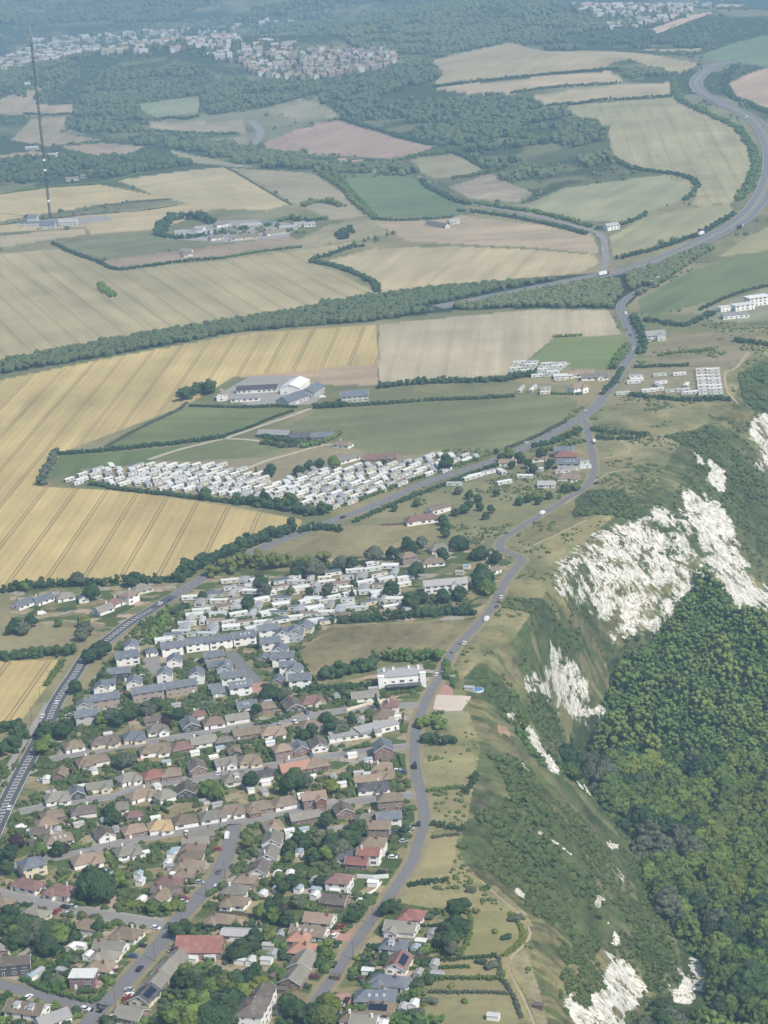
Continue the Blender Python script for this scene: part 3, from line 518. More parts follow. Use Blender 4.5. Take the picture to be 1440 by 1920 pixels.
# ------------------------------------------------------------------ roads
def resample(w, step):
    """smooth (Catmull-Rom) world polyline at a regular step"""
    w = np.asarray(w, float); q = np.vstack([2*w[0]-w[1], w, 2*w[-1]-w[-2]]); out = []
    for k in range(1, len(q)-2):
        n = max(2, int(np.linalg.norm(q[k+1]-q[k])/step))
        for t in np.linspace(0, 1, n, endpoint=False):
            a, b, c, d = q[k-1], q[k], q[k+1], q[k+2]
            out.append(.5*((2*b)+(c-a)*t+(2*a-5*b+4*c-d)*t*t+(3*b-a-3*c+d)*t**3))
    out.append(q[-2]); return np.array(out)
def frames(c):
    d = np.gradient(c, axis=0); d /= np.linalg.norm(d, axis=1)[:, None]; return d, np.stack([d[:, 1], -d[:, 0]], 1)
def ribbon(name, c, o0, o1, z, m, kind='structure', flat=None):
    """a strip between two offsets from a centre line, laid on the ground; short cross-sections so that it follows the land"""
    d, n = frames(c); nx = max(2, int(abs(o1-o0)/3)+1); rows = []
    for t in np.linspace(0, 1, nx+1):
        p = c+n*(o0+(o1-o0)*t); rows.append(np.column_stack([p, H(p[:, 0], p[:, 1])+z]))
    v = np.concatenate(rows); N = len(c); f = []
    for k in range(nx):
        i = np.arange(N-1)+k*N; f.append(np.stack([i+N, i+N+1, i+1, i], 1))
    me = mesh_np(name, v, np.concatenate(f), [m], smooth=True); return tag(link(name, me), kind=kind)
def asphalt(name, c, amp=.25):
    t = NT(name); p = t.pos(); n = t.noise(p, .12, 4, .6); n2 = t.noise(p, .9, 3)
    f = t.math('MULTIPLY_ADD', n, amp*1.4, t.math('MULTIPLY_ADD', n2, amp*.6, 1-amp)); x = t.n('ShaderNodeVectorMath', operation='SCALE'); x.inputs[0].default_value = c; t.L(f, x.inputs[3])
    t.L(x.outputs[0], t.b.inputs['Base Color']); t.b.inputs['Roughness'].default_value = .85; t.b.inputs['Specular IOR Level'].default_value = .2; return t.m
M['asph'] = asphalt('dark_asphalt', (.085, .088, .095)); M['asph2'] = asphalt('worn_asphalt', (.17, .168, .17)); M['lane'] = asphalt('pale_lane', (.235, .225, .215), .35)
M['track'] = asphalt('chalky_track', (.40, .36, .28), .3); M['pave'] = asphalt('footway', (.29, .275, .25), .3); M['verge'] = asphalt('dry_verge', (.235, .205, .12), .5); M['mark'] = simple('road_paint', (.54, .54, .52), .7, .25, .8, .0)
M['brickpave'] = asphalt('pink_block_paving', (.36, .21, .17)); M['path'] = asphalt('trodden_path', (.34, .29, .19), .3); M['grit'] = asphalt('pale_gravel', (.50, .43, .36), .2)
RD = {
 'main': ([(-18,1575),(15,1500),(47,1437),(85,1366),(107,1315),(142,1262),(164,1229),(204,1198),(244,1167),(278,1147),(318,1122),(358,1098),(395,1076),(432,1058),(480,1033),(560,1000),(654,966),(724,938),(790,908),(850,888),(930,862),(1000,832),(1045,807),(1090,783),(1120,758),(1145,725),(1168,690),(1185,660),(1188,640),(1177,610),(1166,585),(1164,572),(1180,556),(1212,538)], 9.2, 'asph2'),
 'cliff': ([(560,1935),(593,1876),(629,1827),(651,1790),(673,1758),(700,1720),(729,1684),(747,1656),(773,1616),(787,1571),(795,1544),(794,1513),(788,1482),(780,1450),(777,1416),(778,1388),(782,1360),(791,1333),(803,1305),(820,1276),(833,1252),(846,1225),(868,1200),(890,1178),(918,1146),(935,1115),(953,1082),(972,1060),(980,1049),(970,1042),(948,1034),(936,1025),(942,1012),(958,1000),(990,980),(1020,962),(1060,938),(1088,920),(1106,905),(1113,880),(1110,850),(1103,820),(1099,795),(1090,783)], 4.7, 'asph2'),
 'wide': ([(150,1935),(191,1887),(222,1856),(262,1813),(289,1782),(311,1753),(330,1728),(355,1702),(387,1667),(411,1636),(424,1604),(433,1576),(440,1545)], 7.0, 'asph2'),
 'upper': ([(-30,1640),(40,1622),(82,1611),(178,1591),(244,1575),(320,1562),(387,1551),(440,1542),(502,1533),(558,1520),(625,1510),(700,1498),(788,1490)], 5.6, 'lane'),
 'lower': ([(-30,1668),(20,1682),(67,1691),(111,1702),(178,1713),(244,1724),(318,1737)], 6.2, 'lane'),
 'bottom': ([(-40,1838),(0,1846),(67,1864),(133,1880),(196,1893)], 6.4, 'asph2'),
 'first': ([(95,1424),(150,1412),(230,1398),(300,1388),(369,1376),(436,1366),(502,1356),(558,1347),(629,1334),(696,1326),(790,1322)], 5.2, 'lane'),
 'second': ([(36,1522),(133,1504),(222,1491),(290,1470),(369,1460),(413,1451),(480,1440),(535,1431),(584,1422),(651,1413),(700,1406),(778,1398)], 5.0, 'lane'),
 'close': ([(430,1222),(440,1232),(458,1252),(470,1268),(484,1284)], 7.0, 'asph2'), 'court': ([(284,1232),(287,1250),(300,1262)], 8, 'lane'),
 'dual': ([(820,577),(880,566),(960,550),(1050,532),(1125,517),(1185,505),(1260,478),(1335,444),(1395,409),(1432,362),(1447,310),(1440,265),(1414,226),(1365,200),(1322,178),(1305,156),(1322,135),(1352,120),(1385,117)], 24, 'asph2'),
 'lane': ([(1128,512),(1136,492),(1134,472),(1128,442),(1090,428),(1040,414),(980,401),(900,386),(845,370),(805,347),(785,330)], 8, 'lane'), 'valley': ([(470,275),(482,262),(488,245),(470,225)], 14, 'lane'),
 'farm': ([(278,862),(340,842),(420,822),(500,795),(545,780),(588,764)], 4.5, 'track'), 'park': ([(420,822),(480,826),(530,838)], 4, 'track'), 'parkb': ([(455,882),(500,864),(550,850),(600,836),(640,832)], 4, 'track'),
 'site': ([(1022,708),(1050,690),(1064,680)], 7, 'track'), 'verge': ([(0,1470),(30,1415),(58,1372),(90,1318)], 3.5, 'pave'), 'layby': ([(245,1222),(280,1190),(318,1158),(352,1128)], 4.5, 'track'),
 'patha': ([(985,1030),(1010,1018),(1050,1000),(1080,985),(1100,975)], 1.8, 'path'), 'pathb': ([(1060,945),(1110,905),(1150,885),(1180,882)], 1.8, 'path'), 'pathc': ([(1130,860),(1175,850),(1180,838),(1165,825),(1200,815)], 2, 'path'), 'pathd': ([(1404,660),(1380,690),(1360,700),(1365,735),(1390,760)], 2.2, 'path'),
 'pathe': ([(900,1650),(945,1690),(978,1720),(995,1750),(980,1775),(955,1800),(960,1830),(985,1880),(1010,1940)], 1.1, 'path')}
RNAME = {'main': 'road', 'cliff': 'road', 'wide': 'road', 'dual': 'road', 'verge': 'path', 'layby': 'path', 'farm': 'path', 'park': 'path', 'parkb': 'path', 'site': 'path'}
CL = {}
for k, (pts, w, m) in RD.items():
    CL[k] = resample(PW(pts)[:, :2], 6.0 if k not in ('dual', 'lane') else 14.0)
    zz = {'main': .16, 'cliff': .12, 'dual': .5, 'lane': .45}.get(k, .08)
    nm = RNAME.get(k, 'path' if k.startswith('path') else 'street'); ribbon(nm, CL[k], -w/2, w/2, zz, M[m])
    if k in ('wide', 'cliff', 'bottom'):
        for s in (-1, 1): ribbon('verge', CL[k], s*(w/2+.1), s*(w/2+2.2), .06, M['verge'])
    if k in ('upper', 'first', 'second', 'lower'):
        for s in (-1, 1): ribbon('pavement', CL[k], s*(w/2+.05), s*(w/2+1.6), .05, M['pave'])
def arcs(c): return np.concatenate([[0], np.cumsum(np.linalg.norm(np.diff(c, axis=0), axis=1))])
def along(c, s):
    a = arcs(c); x = np.interp(s, a, c[:, 0]); y = np.interp(s, a, c[:, 1]); return np.stack([x, y], -1)
def sub(c, s0, s1, step=4.0): return along(c, np.arange(s0, s1, step))
def dashes(c, off, w, on, offl, z, s0, s1, step=1.6):
    v = []; f = []; a = arcs(c); s = s0
    d, n = frames(c)
    while s < s1-on:
        q = along(c, np.array([s, s+on/2, s+on])); dd, nn = frames(q)
        L = q+nn*(off-w/2); R = q+nn*(off+w/2); b = len(v)
        for p in np.concatenate([L, R]): v.append((p[0], p[1], 0))
        f += [(b+3, b+4, b+1, b), (b+4, b+5, b+2, b+1)]; s += on+offl
    v = np.array(v, float); v[:, 2] = H(v[:, 0], v[:, 1])+z
    return v, np.array(f)
cm = CL['main']; am = arcs(cm)
def s_at(c, px, py):
    q = P(px, py)[0, :2]; return arcs(c)[np.argmin(((c-q)**2).sum(1))]
h0, h1 = max(34.0, s_at(cm, 0, 1532)), s_at(cm, 285, 1143)
# the freshly surfaced stretch with its hatched middle
ribbon('road', sub(cm, h0-30, h1+25), -4.7, 4.7, .22, M['asph'])
for off in (-4.3, 4.3): ribbon('road_marking', sub(cm, h0-30, h1+25), off-.16, off+.16, .27, M['mark'])
mv = []; mf = []
def addm(vf):
    global mv, mf
    v, f = vf; b = sum(len(x) for x in mv); mv.append(v); mf.append(f+b)
for off in (-1.35, 1.35): addm(dashes(cm, off, .25, 3.2, 1.6, .27, h0-25, h1))
hz = []
s = h0-20
while s < h1-4:       # chevron bars across the hatched strip
    q = along(cm, np.array([s, s+1.1])); d = (q[1]-q[0])/1.1; n = np.array([d[1], -d[0]])
    pts = [q[0]-n*1.2, q[0]+n*1.2+d*.9, q[0]+n*1.2+d*1.8, q[0]-n*1.2+d*.9]
    hz.append(np.array([[p[0], p[1], 0] for p in pts])); s += 3.6
hv = np.concatenate(hz); hv[:, 2] = H(hv[:, 0], hv[:, 1])+.27
addm((hv, np.arange(len(hv)).reshape(-1, 4)))
addm(dashes(cm, 0, .2, 4, 5, .21, h1+30, am[-1]-20)); 
for off in (-4.2, 4.2): addm(dashes(cm, off, .18, 5.8, .2, .21, h1+30, am[-1]-20))
tag(link('road_marking', mesh_np('road_marking', np.concatenate(mv), np.concatenate(mf), [M['mark']])), kind='structure')
cdl = CL['dual']; mv = []; mf = []
for off in (-11, -2, 2, 11): addm(dashes(cdl, off, .45, 9.8, .2, .8, 5, arcs(cdl)[-1]-5))
for off in (-6.5, 6.5): addm(dashes(cdl, off, .3, 4, 8, .8, 5, arcs(cdl)[-1]-5))
tag(link('road_marking', mesh_np('road_marking', np.concatenate(mv), np.concatenate(mf), [M['mark']])), kind='structure')
ribbon('central_reservation', cdl, -1.5, 1.5, .75, M['verge'])
def ground_patch(name, pts, z, m):
    w = PW(pts); c = w.mean(0); n = 14; ring = []
    e = np.vstack([w, w[:1]]); per = np.concatenate([np.linspace(e[k], e[k+1], 8, endpoint=False) for k in range(len(w))])
    v = np.concatenate([c[None]+(per-c)*t for t in (1, .75, .5, .25)]+[c[None]]); v[:, 2] = H(v[:, 0], v[:, 1])+z; N = len(per)
    f = [np.array([[r*N+k, r*N+(k+1) % N, (r+1)*N+(k+1) % N, (r+1)*N+k] for r in range(3) for k in range(N)]), np.array([[3*N+k, 3*N+(k+1) % N, 4*N] for k in range(N)])]
    return tag(link(name, mesh_np(name, v, f, [M[m]])), kind='structure')
ground_patch('forecourt', [(470,1282),(498,1278),(512,1290),(490,1302),(470,1298)], .1, 'brickpave')
ground_patch('gravel_court', [(812,1330),(818,1303),(850,1304),(884,1306),(866,1333),(838,1334)], .1, 'grit')
ground_patch('gravel_court', [(820,1304),(832,1284),(848,1285),(850,1304)], .09, 'brickpave')
ground_patch('forecourt', [(622,1866),(655,1862),(662,1886),(640,1890),(628,1880)], .1, 'brickpave')
ground_patch('forecourt', [(620,1745),(664,1740),(656,1765),(618,1768)], .1, 'brickpave')
ground_patch('car_park', [(342,1318),(398,1310),(405,1322),(350,1332)], .1, 'asph2')
ground_patch('parkground', [(150,880),(400,862),(640,850),(800,855),(905,852),(880,870),(760,905),(610,952),(560,950),(420,938),(180,905)], .06, 'verge')
ground_patch('yard', [(400,745),(470,705),(560,705),(610,735),(590,758),(480,762)], .08, 'pave')
ground_patch('parkground', [(1160,738),(1180,695),(1240,690),(1352,688),(1358,740),(1260,738)], .1, 'verge')
ground_patch('yard', [(310,448),(400,415),(480,412),(560,420),(540,445),(420,455)], .2, 'pave')
ground_patch('yard', [(40,425),(70,412),(200,404),(210,412),(140,422)], .2, 'pave')
# ------------------------------------------------------------------ foliage
def ico(sub):
    b = bmesh.new(); bmesh.ops.create_icosphere(b, subdivisions=sub, radius=1); b.verts.ensure_lookup_table()
    v = np.array([x.co[:] for x in b.verts]); f = np.array([[y.index for y in x.verts] for x in b.faces]); b.free(); return v, f
def lump(sub, seed, amp):
    v, f = ico(sub); r = np.random.RandomState(seed)
    o = r.rand(3)*50
    k = fbm(v[:, 0]*2.3+o[0]+v[:, 2]*1.7, v[:, 1]*2.3+o[1]-v[:, 2]*1.3, seed, 3)
    return v*(1+amp*(k-.5)*2)[:, None], f
LUMP2 = [lump(3, 50+k, .55) for k in range(3)]; LUMP1 = [lump(2, 60+k, .6) for k in range(5)]; LUMP0 = [lump(1, 70+k, .55) for k in range(5)]; 
LUMP00 = []
for k in range(4):
    v, f = lump(2, 80+k, .6); LUMP00.append((v, f))
def merge(protos, pos, sc, flat=.8, tint=None):
    """many lumps as one mesh: pos (N,3), sc (N,) radius"""
    vs = []; fs = []; ts_ = []; b = 0; N = len(pos); which = nr.randint(0, len(protos), N); an = nr.rand(N)*6.28
    for k, (v, f) in enumerate(protos):
        i = np.nonzero(which == k)[0]
        if not len(i): continue
        c, s = np.cos(an[i])[:, None], np.sin(an[i])[:, None]; r = sc[i][:, None]*(.85+.3*nr.rand(len(i), 1))
        x = (v[None, :, 0]*c-v[None, :, 1]*s)*r+pos[i, 0:1]; y = (v[None, :, 0]*s+v[None, :, 1]*c)*r+pos[i, 1:2]; z = v[None, :, 2]*r*flat+pos[i, 2:3]
        vs.append(np.stack([x, y, z], -1).reshape(-1, 3)); fs.append((f[None]+(np.arange(len(i))*len(v))[:, None, None]+b).reshape(-1, 3)); b += len(i)*len(v)
        if tint is not None: ts_.append(np.repeat(tint[i], len(v)))
    return (np.concatenate(vs), np.concatenate(fs)) if tint is None else (np.concatenate(vs), np.concatenate(fs), np.concatenate(ts_))
def leaves(cen, rad, n, size):
    """n leaf-sprays lying on the surface of lumps"""
    k = nr.randint(0, len(cen), n); d = nr.normal(size=(n, 3)); d[:, 2] = np.abs(d[:, 2])*.9+.05-.25*nr.rand(n); d /= np.linalg.norm(d, axis=1)[:, None]
    c = cen[k]+d*(rad[k]*(.88+.3*nr.rand(n)))[:, None]*np.array([1, 1, .85])
    a = np.cross(d, nr.normal(size=(n, 3))); a /= np.linalg.norm(a, axis=1)[:, None]; b = np.cross(d, a)+.5*d*nr.normal(size=(n, 1)); b /= np.linalg.norm(b, axis=1)[:, None]
    s = (size*(.6+.8*nr.rand(n)))[:, None]
    v = np.stack([c-a*s-b*s*.6, c+a*s-b*s*.6, c+a*s*.6+b*s, c-a*s*.7+b*s*.8], 1).reshape(-1, 3)
    return v, np.arange(4*n).reshape(-1, 4)
def crown(seed, R=4.0, Hh=8.0, nl=12, shape='round', sub=1, nleaf=1500, ls=.34):
    global nr
    keep = nr; nr = np.random.RandomState(seed); cen = []; rad = []
    for k in range(nl):
        if shape == 'cone':
            t = (k+.5)/nl; rr = R*(1-t)*.75; a = k*2.4; cen.append((math.cos(a)*rr*.6, math.sin(a)*rr*.6, Hh*(.12+.85*t))); rad.append(max(.5, R*(1.05-t)*.62))
        else:
            a = k*2.4+nr.rand(); t = math.sqrt((k+.5)/nl); rr = R*.68*t; zz = Hh*((.80-.38*t*t) if shape != 'wood' else (.92-.62*t*t))+nr.normal()*(.07 if shape != 'wood' else .045)*Hh; rr *= 1.12 if shape == 'wood' else 1
            cen.append((math.cos(a)*rr*(.85+.3*nr.rand()), math.sin(a)*rr*(.85+.3*nr.rand()), zz)); rad.append(R*((.36+.16*nr.rand()) if shape != 'wood' else (.17+.13*nr.rand())))
    cen = np.array(cen); rad = np.array(rad); v, f = merge(LUMP2 if sub == 2 else LUMP1, cen, rad, .85); lv, lf = leaves(cen, rad, nleaf, ls*R/4)
    # lower skirts so that the crown closes towards the trunk
    nr = keep; return np.concatenate([v, lv]), [f, lf+len(v)]
def trunkmesh(name, h, r, mat):
    mb = MB(); mb.tube((0, 0, -.6), (0, 0, h*.55), r, r*.6, 7)
    for k in range(4): a = k*1.7; mb.tube((0, 0, h*(.3+.05*k)), (math.cos(a)*h*.22, math.sin(a)*h*.22, h*.66), r*.45, r*.18, 5)
    return mb.me(name, [mat])
CR = {}
for key, (sh, R, Hh, nl, mats) in {'round': ('round', 4.2, 8.5, 13, ('leaf', 'leafd')), 'wide': ('round', 5.4, 8.0, 17, ('leaf', 'leafg')), 'cone': ('cone', 2.3, 9, 9, ('leafd', 'leafd')), 'wood': ('wood', 4.6, 8.6, 34, ('leaf', 'leafd')), 'woodwide': ('wood', 5.6, 8.2, 44, ('leaf', 'leafd'))}.items():
    CR[key] = []
    for k in range(3):
        v, f = crown(100+k+len(key), R, Hh, nl, sh); CR[key].append({m: mesh_np('crown', v, f, [M[m]], smooth=False) for m in ('leaf', 'leafd', 'leafg', 'leafy', 'leafp')})
TRUNK = {k: trunkmesh('trunk', h, r, M['bark']) for k, (h, r) in {'round': (8, .32), 'wide': (7.5, .4), 'cone': (8, .2)}.items()}
SHR = []
for k in range(5):
    nrk = np.random.RandomState(k+5); c = np.array([(nrk.normal()*.7, nrk.normal()*.7, .8+.5*nrk.rand()) for _ in range(5)]); r = .75+.5*nrk.rand(5)
    v, f = merge(LUMP1, c, r, .85); lv, lf = leaves(c, r, 150, .2); SHR.append({m: mesh_np('shrub', np.concatenate([v, lv]), [f, lf+len(v)], [M[m]]) for m in ('leaf', 'leafd', 'leafg', 'leafy', 'leafp', 'hedge')})
HUE = {'leaf': 'mid green', 'leafd': 'dark green', 'leafg': 'grey-green', 'leafy': 'yellow-green', 'leafp': 'purple'}
USED = {}
def uniq(o, label, cat, group):
    """if a label is already taken by a look-alike, both belong to one group"""
    g = USED.setdefault(label, group); tag(o, label, cat, g)
OCC = []      # spots already taken: (x, y, radius)
def free(x, y, r):
    return all((x-a)**2+(y-b)**2 > (r+c)**2 for a, b, c in OCC)
def tree(p, h, kind='round', mat='leaf', label=None, group='trees', cat='tree', name='tree', parts=True):
    k = rnd.randrange(3); s = h/8.5; z = float(H(np.array([p[0]]), np.array([p[1]]))[0])
    if parts:
        r = link(name, None, loc=(p[0], p[1], z), rz=rnd.random()*6.28); r.scale = (s*(.9+.2*rnd.random()), s*(.9+.2*rnd.random()), s)
        link('crown', CR[kind][k][mat], r); link('trunk', TRUNK[kind], r)
    else:
        r = link(name, CR[kind][k][mat], loc=(p[0], p[1], z-.12*h), rz=rnd.random()*6.28); r.scale = (s, s*(.9+.2*rnd.random()), s)
    if label: uniq(r, label, cat, group)
    return r
def hedge(name, pts, h, w, mat='leafd', label='', cat='hedge', big=0.0, group=None):
    """one hedge or line of bushes along a polyline of photo points; big = chance of a tree-sized clump in it"""
    rr = min(w, h)*.30; sp_ = max(.45, rr*1.35) if PW(pts)[:, 1].mean() < 1900 else max(.8, w*.42)
    c = resample(PW(pts)[:, :2], sp_); n = len(c); j = nr.normal(size=(n, 2))*w*.13; c = c+j
    dist = np.median(np.hypot(c[:, 0], c[:, 1])); d, nn = frames(resample(PW(pts)[:, :2], sp_)); nn = nn[:n]; fine = dist < 1900
    r = min(w, h)*(.30 if fine else .42); per = max(3, int(w*h/(r*r)*.55*min(1, sp_/(w*.42)))); P3 = []; R3 = []
    env = h*(.72+.56*fbm(np.arange(n)*sp_/9.0, np.full(n, len(label)*1.7), 61, 2))*np.where(nr.rand(n) < big*.6, 1.35, 1)
    for k in range(per):
        u = nr.uniform(-1, 1, n); z = nr.rand(n)**.7; q = c+nn*(u*w*.5*np.sqrt(np.maximum(.08, 1-.75*z*z)))[:, None]+nr.normal(size=(n, 2))*r*.3
        P3.append(np.column_stack([q, H(q[:, 0], q[:, 1])+z*(env-r*.8)+r*.15])); R3.append(r*(.7+.5*nr.rand(n)))
    P3 = np.concatenate(P3); R3 = np.concatenate(R3); v, f = merge(LUMP1 if fine and w > 3 else LUMP0, P3, R3, .9)
    if fine: lv, lf = leaves(P3, R3, int(len(P3)*(9 if h > 4 else 5)), .34 if h > 4 else .2); me = mesh_np(name, np.concatenate([v, lv]), [f, lf+len(v)], [M[mat]])
    else: me = mesh_np(name, v, f, [M[mat]])
    o = link(name, me); tag(o, label, cat, group); return o
def scatter_px(poly, n_try, sp):
    """evenly spaced ground points inside a photo outline"""
    w = PW(poly)[:, :2]; x0, y0 = w.min(0); x1, y1 = w.max(0); nx = int((x1-x0)/sp)+1; ny = int((y1-y0)/sp)+1
    gx, gy = np.meshgrid(np.arange(nx), np.arange(ny)); gx = x0+(gx+.5*(gy % 2)+.8*(nr.rand(*gx.shape)-.5))*sp; gy = y0+(gy*.9+.8*(nr.rand(*gy.shape)-.5))*sp
    gx = gx.ravel(); gy = gy.ravel(); m = pip(w, gx, gy); return np.stack([gx[m], gy[m]], 1)
def seen(p3, margin=60):
    q = proj(p3); return (q[:, 0] > -margin) & (q[:, 0] < 1440+margin) & (q[:, 1] > -margin) & (q[:, 1] < 1920+margin)
CKP = [np.array(p) for w, p in CHALK]
def onchalk(q):
    m = np.zeros(len(q), bool)
    for p in CKP: m |= pip(p, q[:, 0], q[:, 1])
    return m
# far woods, each one mass, with clearings and ragged edges
FWSP = 10.5
for pts in FARWOOD:
    w = PW(pts)[:, :2]; xy = scatter_px(pts, 0, FWSP); ed, _ = pld(np.vstack([w, w[:1]]), xy[:, 0], xy[:, 1]); nn = fbm(xy[:, 0]/70, xy[:, 1]/70, 88, 3); xy = xy[(nn > .42+.20*np.exp(-ed/28.)) ]
    z = H(xy[:, 0], xy[:, 1]); d = np.hypot(xy[:, 0], xy[:, 1]); sz = 5.2*(.55+.9*nr.rand(len(xy))**1.5)*np.clip(d/4600, 1, 1.8); p = np.column_stack([xy, z+sz*.75]); k = seen(p) & (nr.rand(len(p)) < np.clip(5200/d, .25, 1)**1.5); p = p[k]; sz = sz[k]
    v, f = merge(LUMP0, p, sz, 1.0); tag(link('far_woods', mesh_np('far_woods', v, f, [M['far']])), kind='stuff')
# bushes and single trees scattered over the far rough ground, past counting
xx = nr.uniform(-1500, 1500, 60000); yy_ = nr.uniform(2300, 8200, 60000); fn = fbm(xx/120, yy_/120, 97, 4); ok = (fn > .53) & (np.abs(xx) < yy_*.215)
for nm, c, mot, pts, dr, ds in REG:
    w = wpoly(pts); ok &= ~pip(w, xx, yy_)
for kk in ('dual', 'lane', 'valley', 'main'):
    c = CL[kk]; i = np.nonzero(ok)[0]; dd = np.min(np.hypot(xx[i][:, None]-c[None, ::3, 0], yy_[i][:, None]-c[None, ::3, 1]), 1); ok[i[dd < 22]] = False
xx = xx[ok]; yy_ = yy_[ok]; land_ = pip(LAND, xx, yy_); xx = xx[land_][:14000]; yy_ = yy_[land_][:14000]; p = np.column_stack([xx, yy_, H(xx, yy_)+2]); p = p[seen(p)]; d = p[:, 1]
v, f = merge(LUMP0, p, (1.6+3.6*nr.rand(len(p))**2)*np.clip(d/4200, .8, 1.8), 1.0); tag(link('scattered_bushes', mesh_np('scattered_bushes', v, f, [M['far']])), kind='stuff'); print('far bushes', len(p))
for pts in BELT:
    xy = scatter_px(pts, 0, 5.2); z = H(xy[:, 0], xy[:, 1]); dm = np.min([np.min(np.hypot(xy[:, None, 0]-CL[k][None, ::2, 0], xy[:, None, 1]-CL[k][None, ::2, 1]), 1)-wd for k, wd in (('dual', 19), ('main', 9), ('lane', 10))], 0)
    k = dm > 0; xy = xy[k]; z = z[k]; v, f = merge(LUMP0, np.column_stack([xy, z+1.8+2*nr.rand(len(xy))]), 3.6*(.7+.6*nr.rand(len(xy))), .9)
    tag(link('roadside_woods', mesh_np('roadside_woods', v, f, [M['far']])), kind='stuff')
# scattered far bushes and small trees along nothing in particular (rough pasture on the hill)
# the undercliff wood: the largest crowns one by one, the rest as one mass
xy = scatter_px(NEARWOOD, 0, 9.2); z = H(xy[:, 0], xy[:, 1]); p3 = np.column_stack([xy, z]); q = proj(p3+np.array([0, 0, 5])); q2 = proj(p3+np.array([0, 0, 9.5]))
ok = (q[:, 0] > 880) & (q[:, 0] < 1640) & (q[:, 1] > 1040) & (q[:, 1] < 2080) & ~onchalk(q) & ~onchalk(q2) & ~onchalk(proj(p3)); p3 = p3[ok]
qv = proj(p3); inn = (qv[:, 0] < 1450) & (qv[:, 1] < 1960); p3 = p3[np.argsort(p3[:, 1]+np.where(inn, 0, 1e5))]
size = 6.5+10.0*nr.rand(len(p3))**1.4*(.6+.8*fbm(p3[:, 0]/40, p3[:, 1]/40, 9, 2))
hue = fbm(p3[:, 0]/45., p3[:, 1]/45., 77, 3)+.42*(nr.rand(len(p3))-.5)
NIND = 300
for k in range(min(NIND, len(p3))):
    x = p3[k]; near_scarp = 1.0
    m = 'leafy' if hue[k] > .76 else 'leafg' if hue[k] < .28 else 'leafd' if hue[k] < .42 else 'leaf'
    kd = 'wide' if rnd.random() < .5 else 'round'
    tree(x, size[k], 'woodwide' if kd == 'wide' else 'wood', m, '%s %s-crowned tree packed into the wood under the cliff' % (HUE[m], 'broad' if kd == 'wide' else 'round'), '%s %s trees of the undercliff wood' % (HUE[m], kd), 'tree', 'woodland_tree', parts=False)
rest = p3[NIND:]; cen = []; rad = []; tn = []
for x, h in zip(rest, size[NIND:]):
    nl_ = 18; tk = min(.99, max(0, rnd.gauss(.5, .27)))
    for j in range(nl_):
        a = j*2.4+rnd.random(); r = h*.47*math.sqrt((j+.3)/nl_); tn.append(tk); cen.append((x[0]+r*math.cos(a), x[1]+r*math.sin(a), x[2]+h*(.98-.78*(j/nl_)+.10*(rnd.random()-.5)))); rad.append(h*(.085+.075*rnd.random()))
if len(cen):
    cen = np.array(cen); rad = np.array(rad); v, f, tv = merge(LUMP0, cen, rad, .9, np.array(tn)); me = mesh_np('undercliff_wood', v, f, [M['wood1']]); at = me.attributes.new('tint', 'FLOAT', 'POINT'); at.data.foreach_set('value', tv.astype(np.float32)); tag(link('undercliff_wood', me), kind='stuff')
print('undercliff', len(p3))
# brambles and saplings closing the gaps on the wood's floor
xy = scatter_px(NEARWOOD, 0, 3.6); p = np.column_stack([xy, H(xy[:, 0], xy[:, 1])+.8]); q = proj(p); p = p[(q[:, 0] > 900) & (q[:, 0] < 1480) & (q[:, 1] > 1040) & (q[:, 1] < 1960) & ~onchalk(q)]; p[:, 2] += .7*nr.rand(len(p))
v, f = merge(LUMP0, p, 1.2+1.2*nr.rand(len(p)), .9); tag(link('understorey_brambles', mesh_np('understorey_brambles', v, f, [M['wood1']])), kind='stuff')
# low scrub on the scarp
cen = []; rad = []
for pts in SLOPEGREEN:
    xy = scatter_px(pts, 0, 3.1); z = H(xy[:, 0], xy[:, 1]); p = np.column_stack([xy, z+.5]); p = p[seen(p) & ~onchalk(proj(p))]
    kk = fbm(p[:, 0]/15, p[:, 1]/15, 91, 3) > .46; p = p[kk]; cen.append(p); rad.append((1.3+1.4*nr.rand(len(p))))
ok = (~gl) & (gt > .15) & (gt < .95) & (GY < 1900) & (GX > 0); i = np.nonzero(ok)[0]; i = i[nr.rand(len(i)) < .13]; p = V[i].astype(float); s_ = fbm(gs[i]/35, gt[i]*3, 93, 3); p = p[(s_ > .47)]; p = p[seen(p) & ~onchalk(proj(p))]; p[:, 2] += .4
cen.append(p); rad.append(.6+1.1*nr.rand(len(p)))
cen = np.concatenate(cen); rad = np.concatenate(rad); v, f = merge(LUMP0, cen, rad, .85); lv, lf = leaves(cen, rad, 3*len(cen), .4)
tag(link('cliff_scrub', mesh_np('cliff_scrub', np.concatenate([v, lv]), [f, lf+len(v)], [M['scrub']])), kind='stuff')
print('scrub', len(cen))
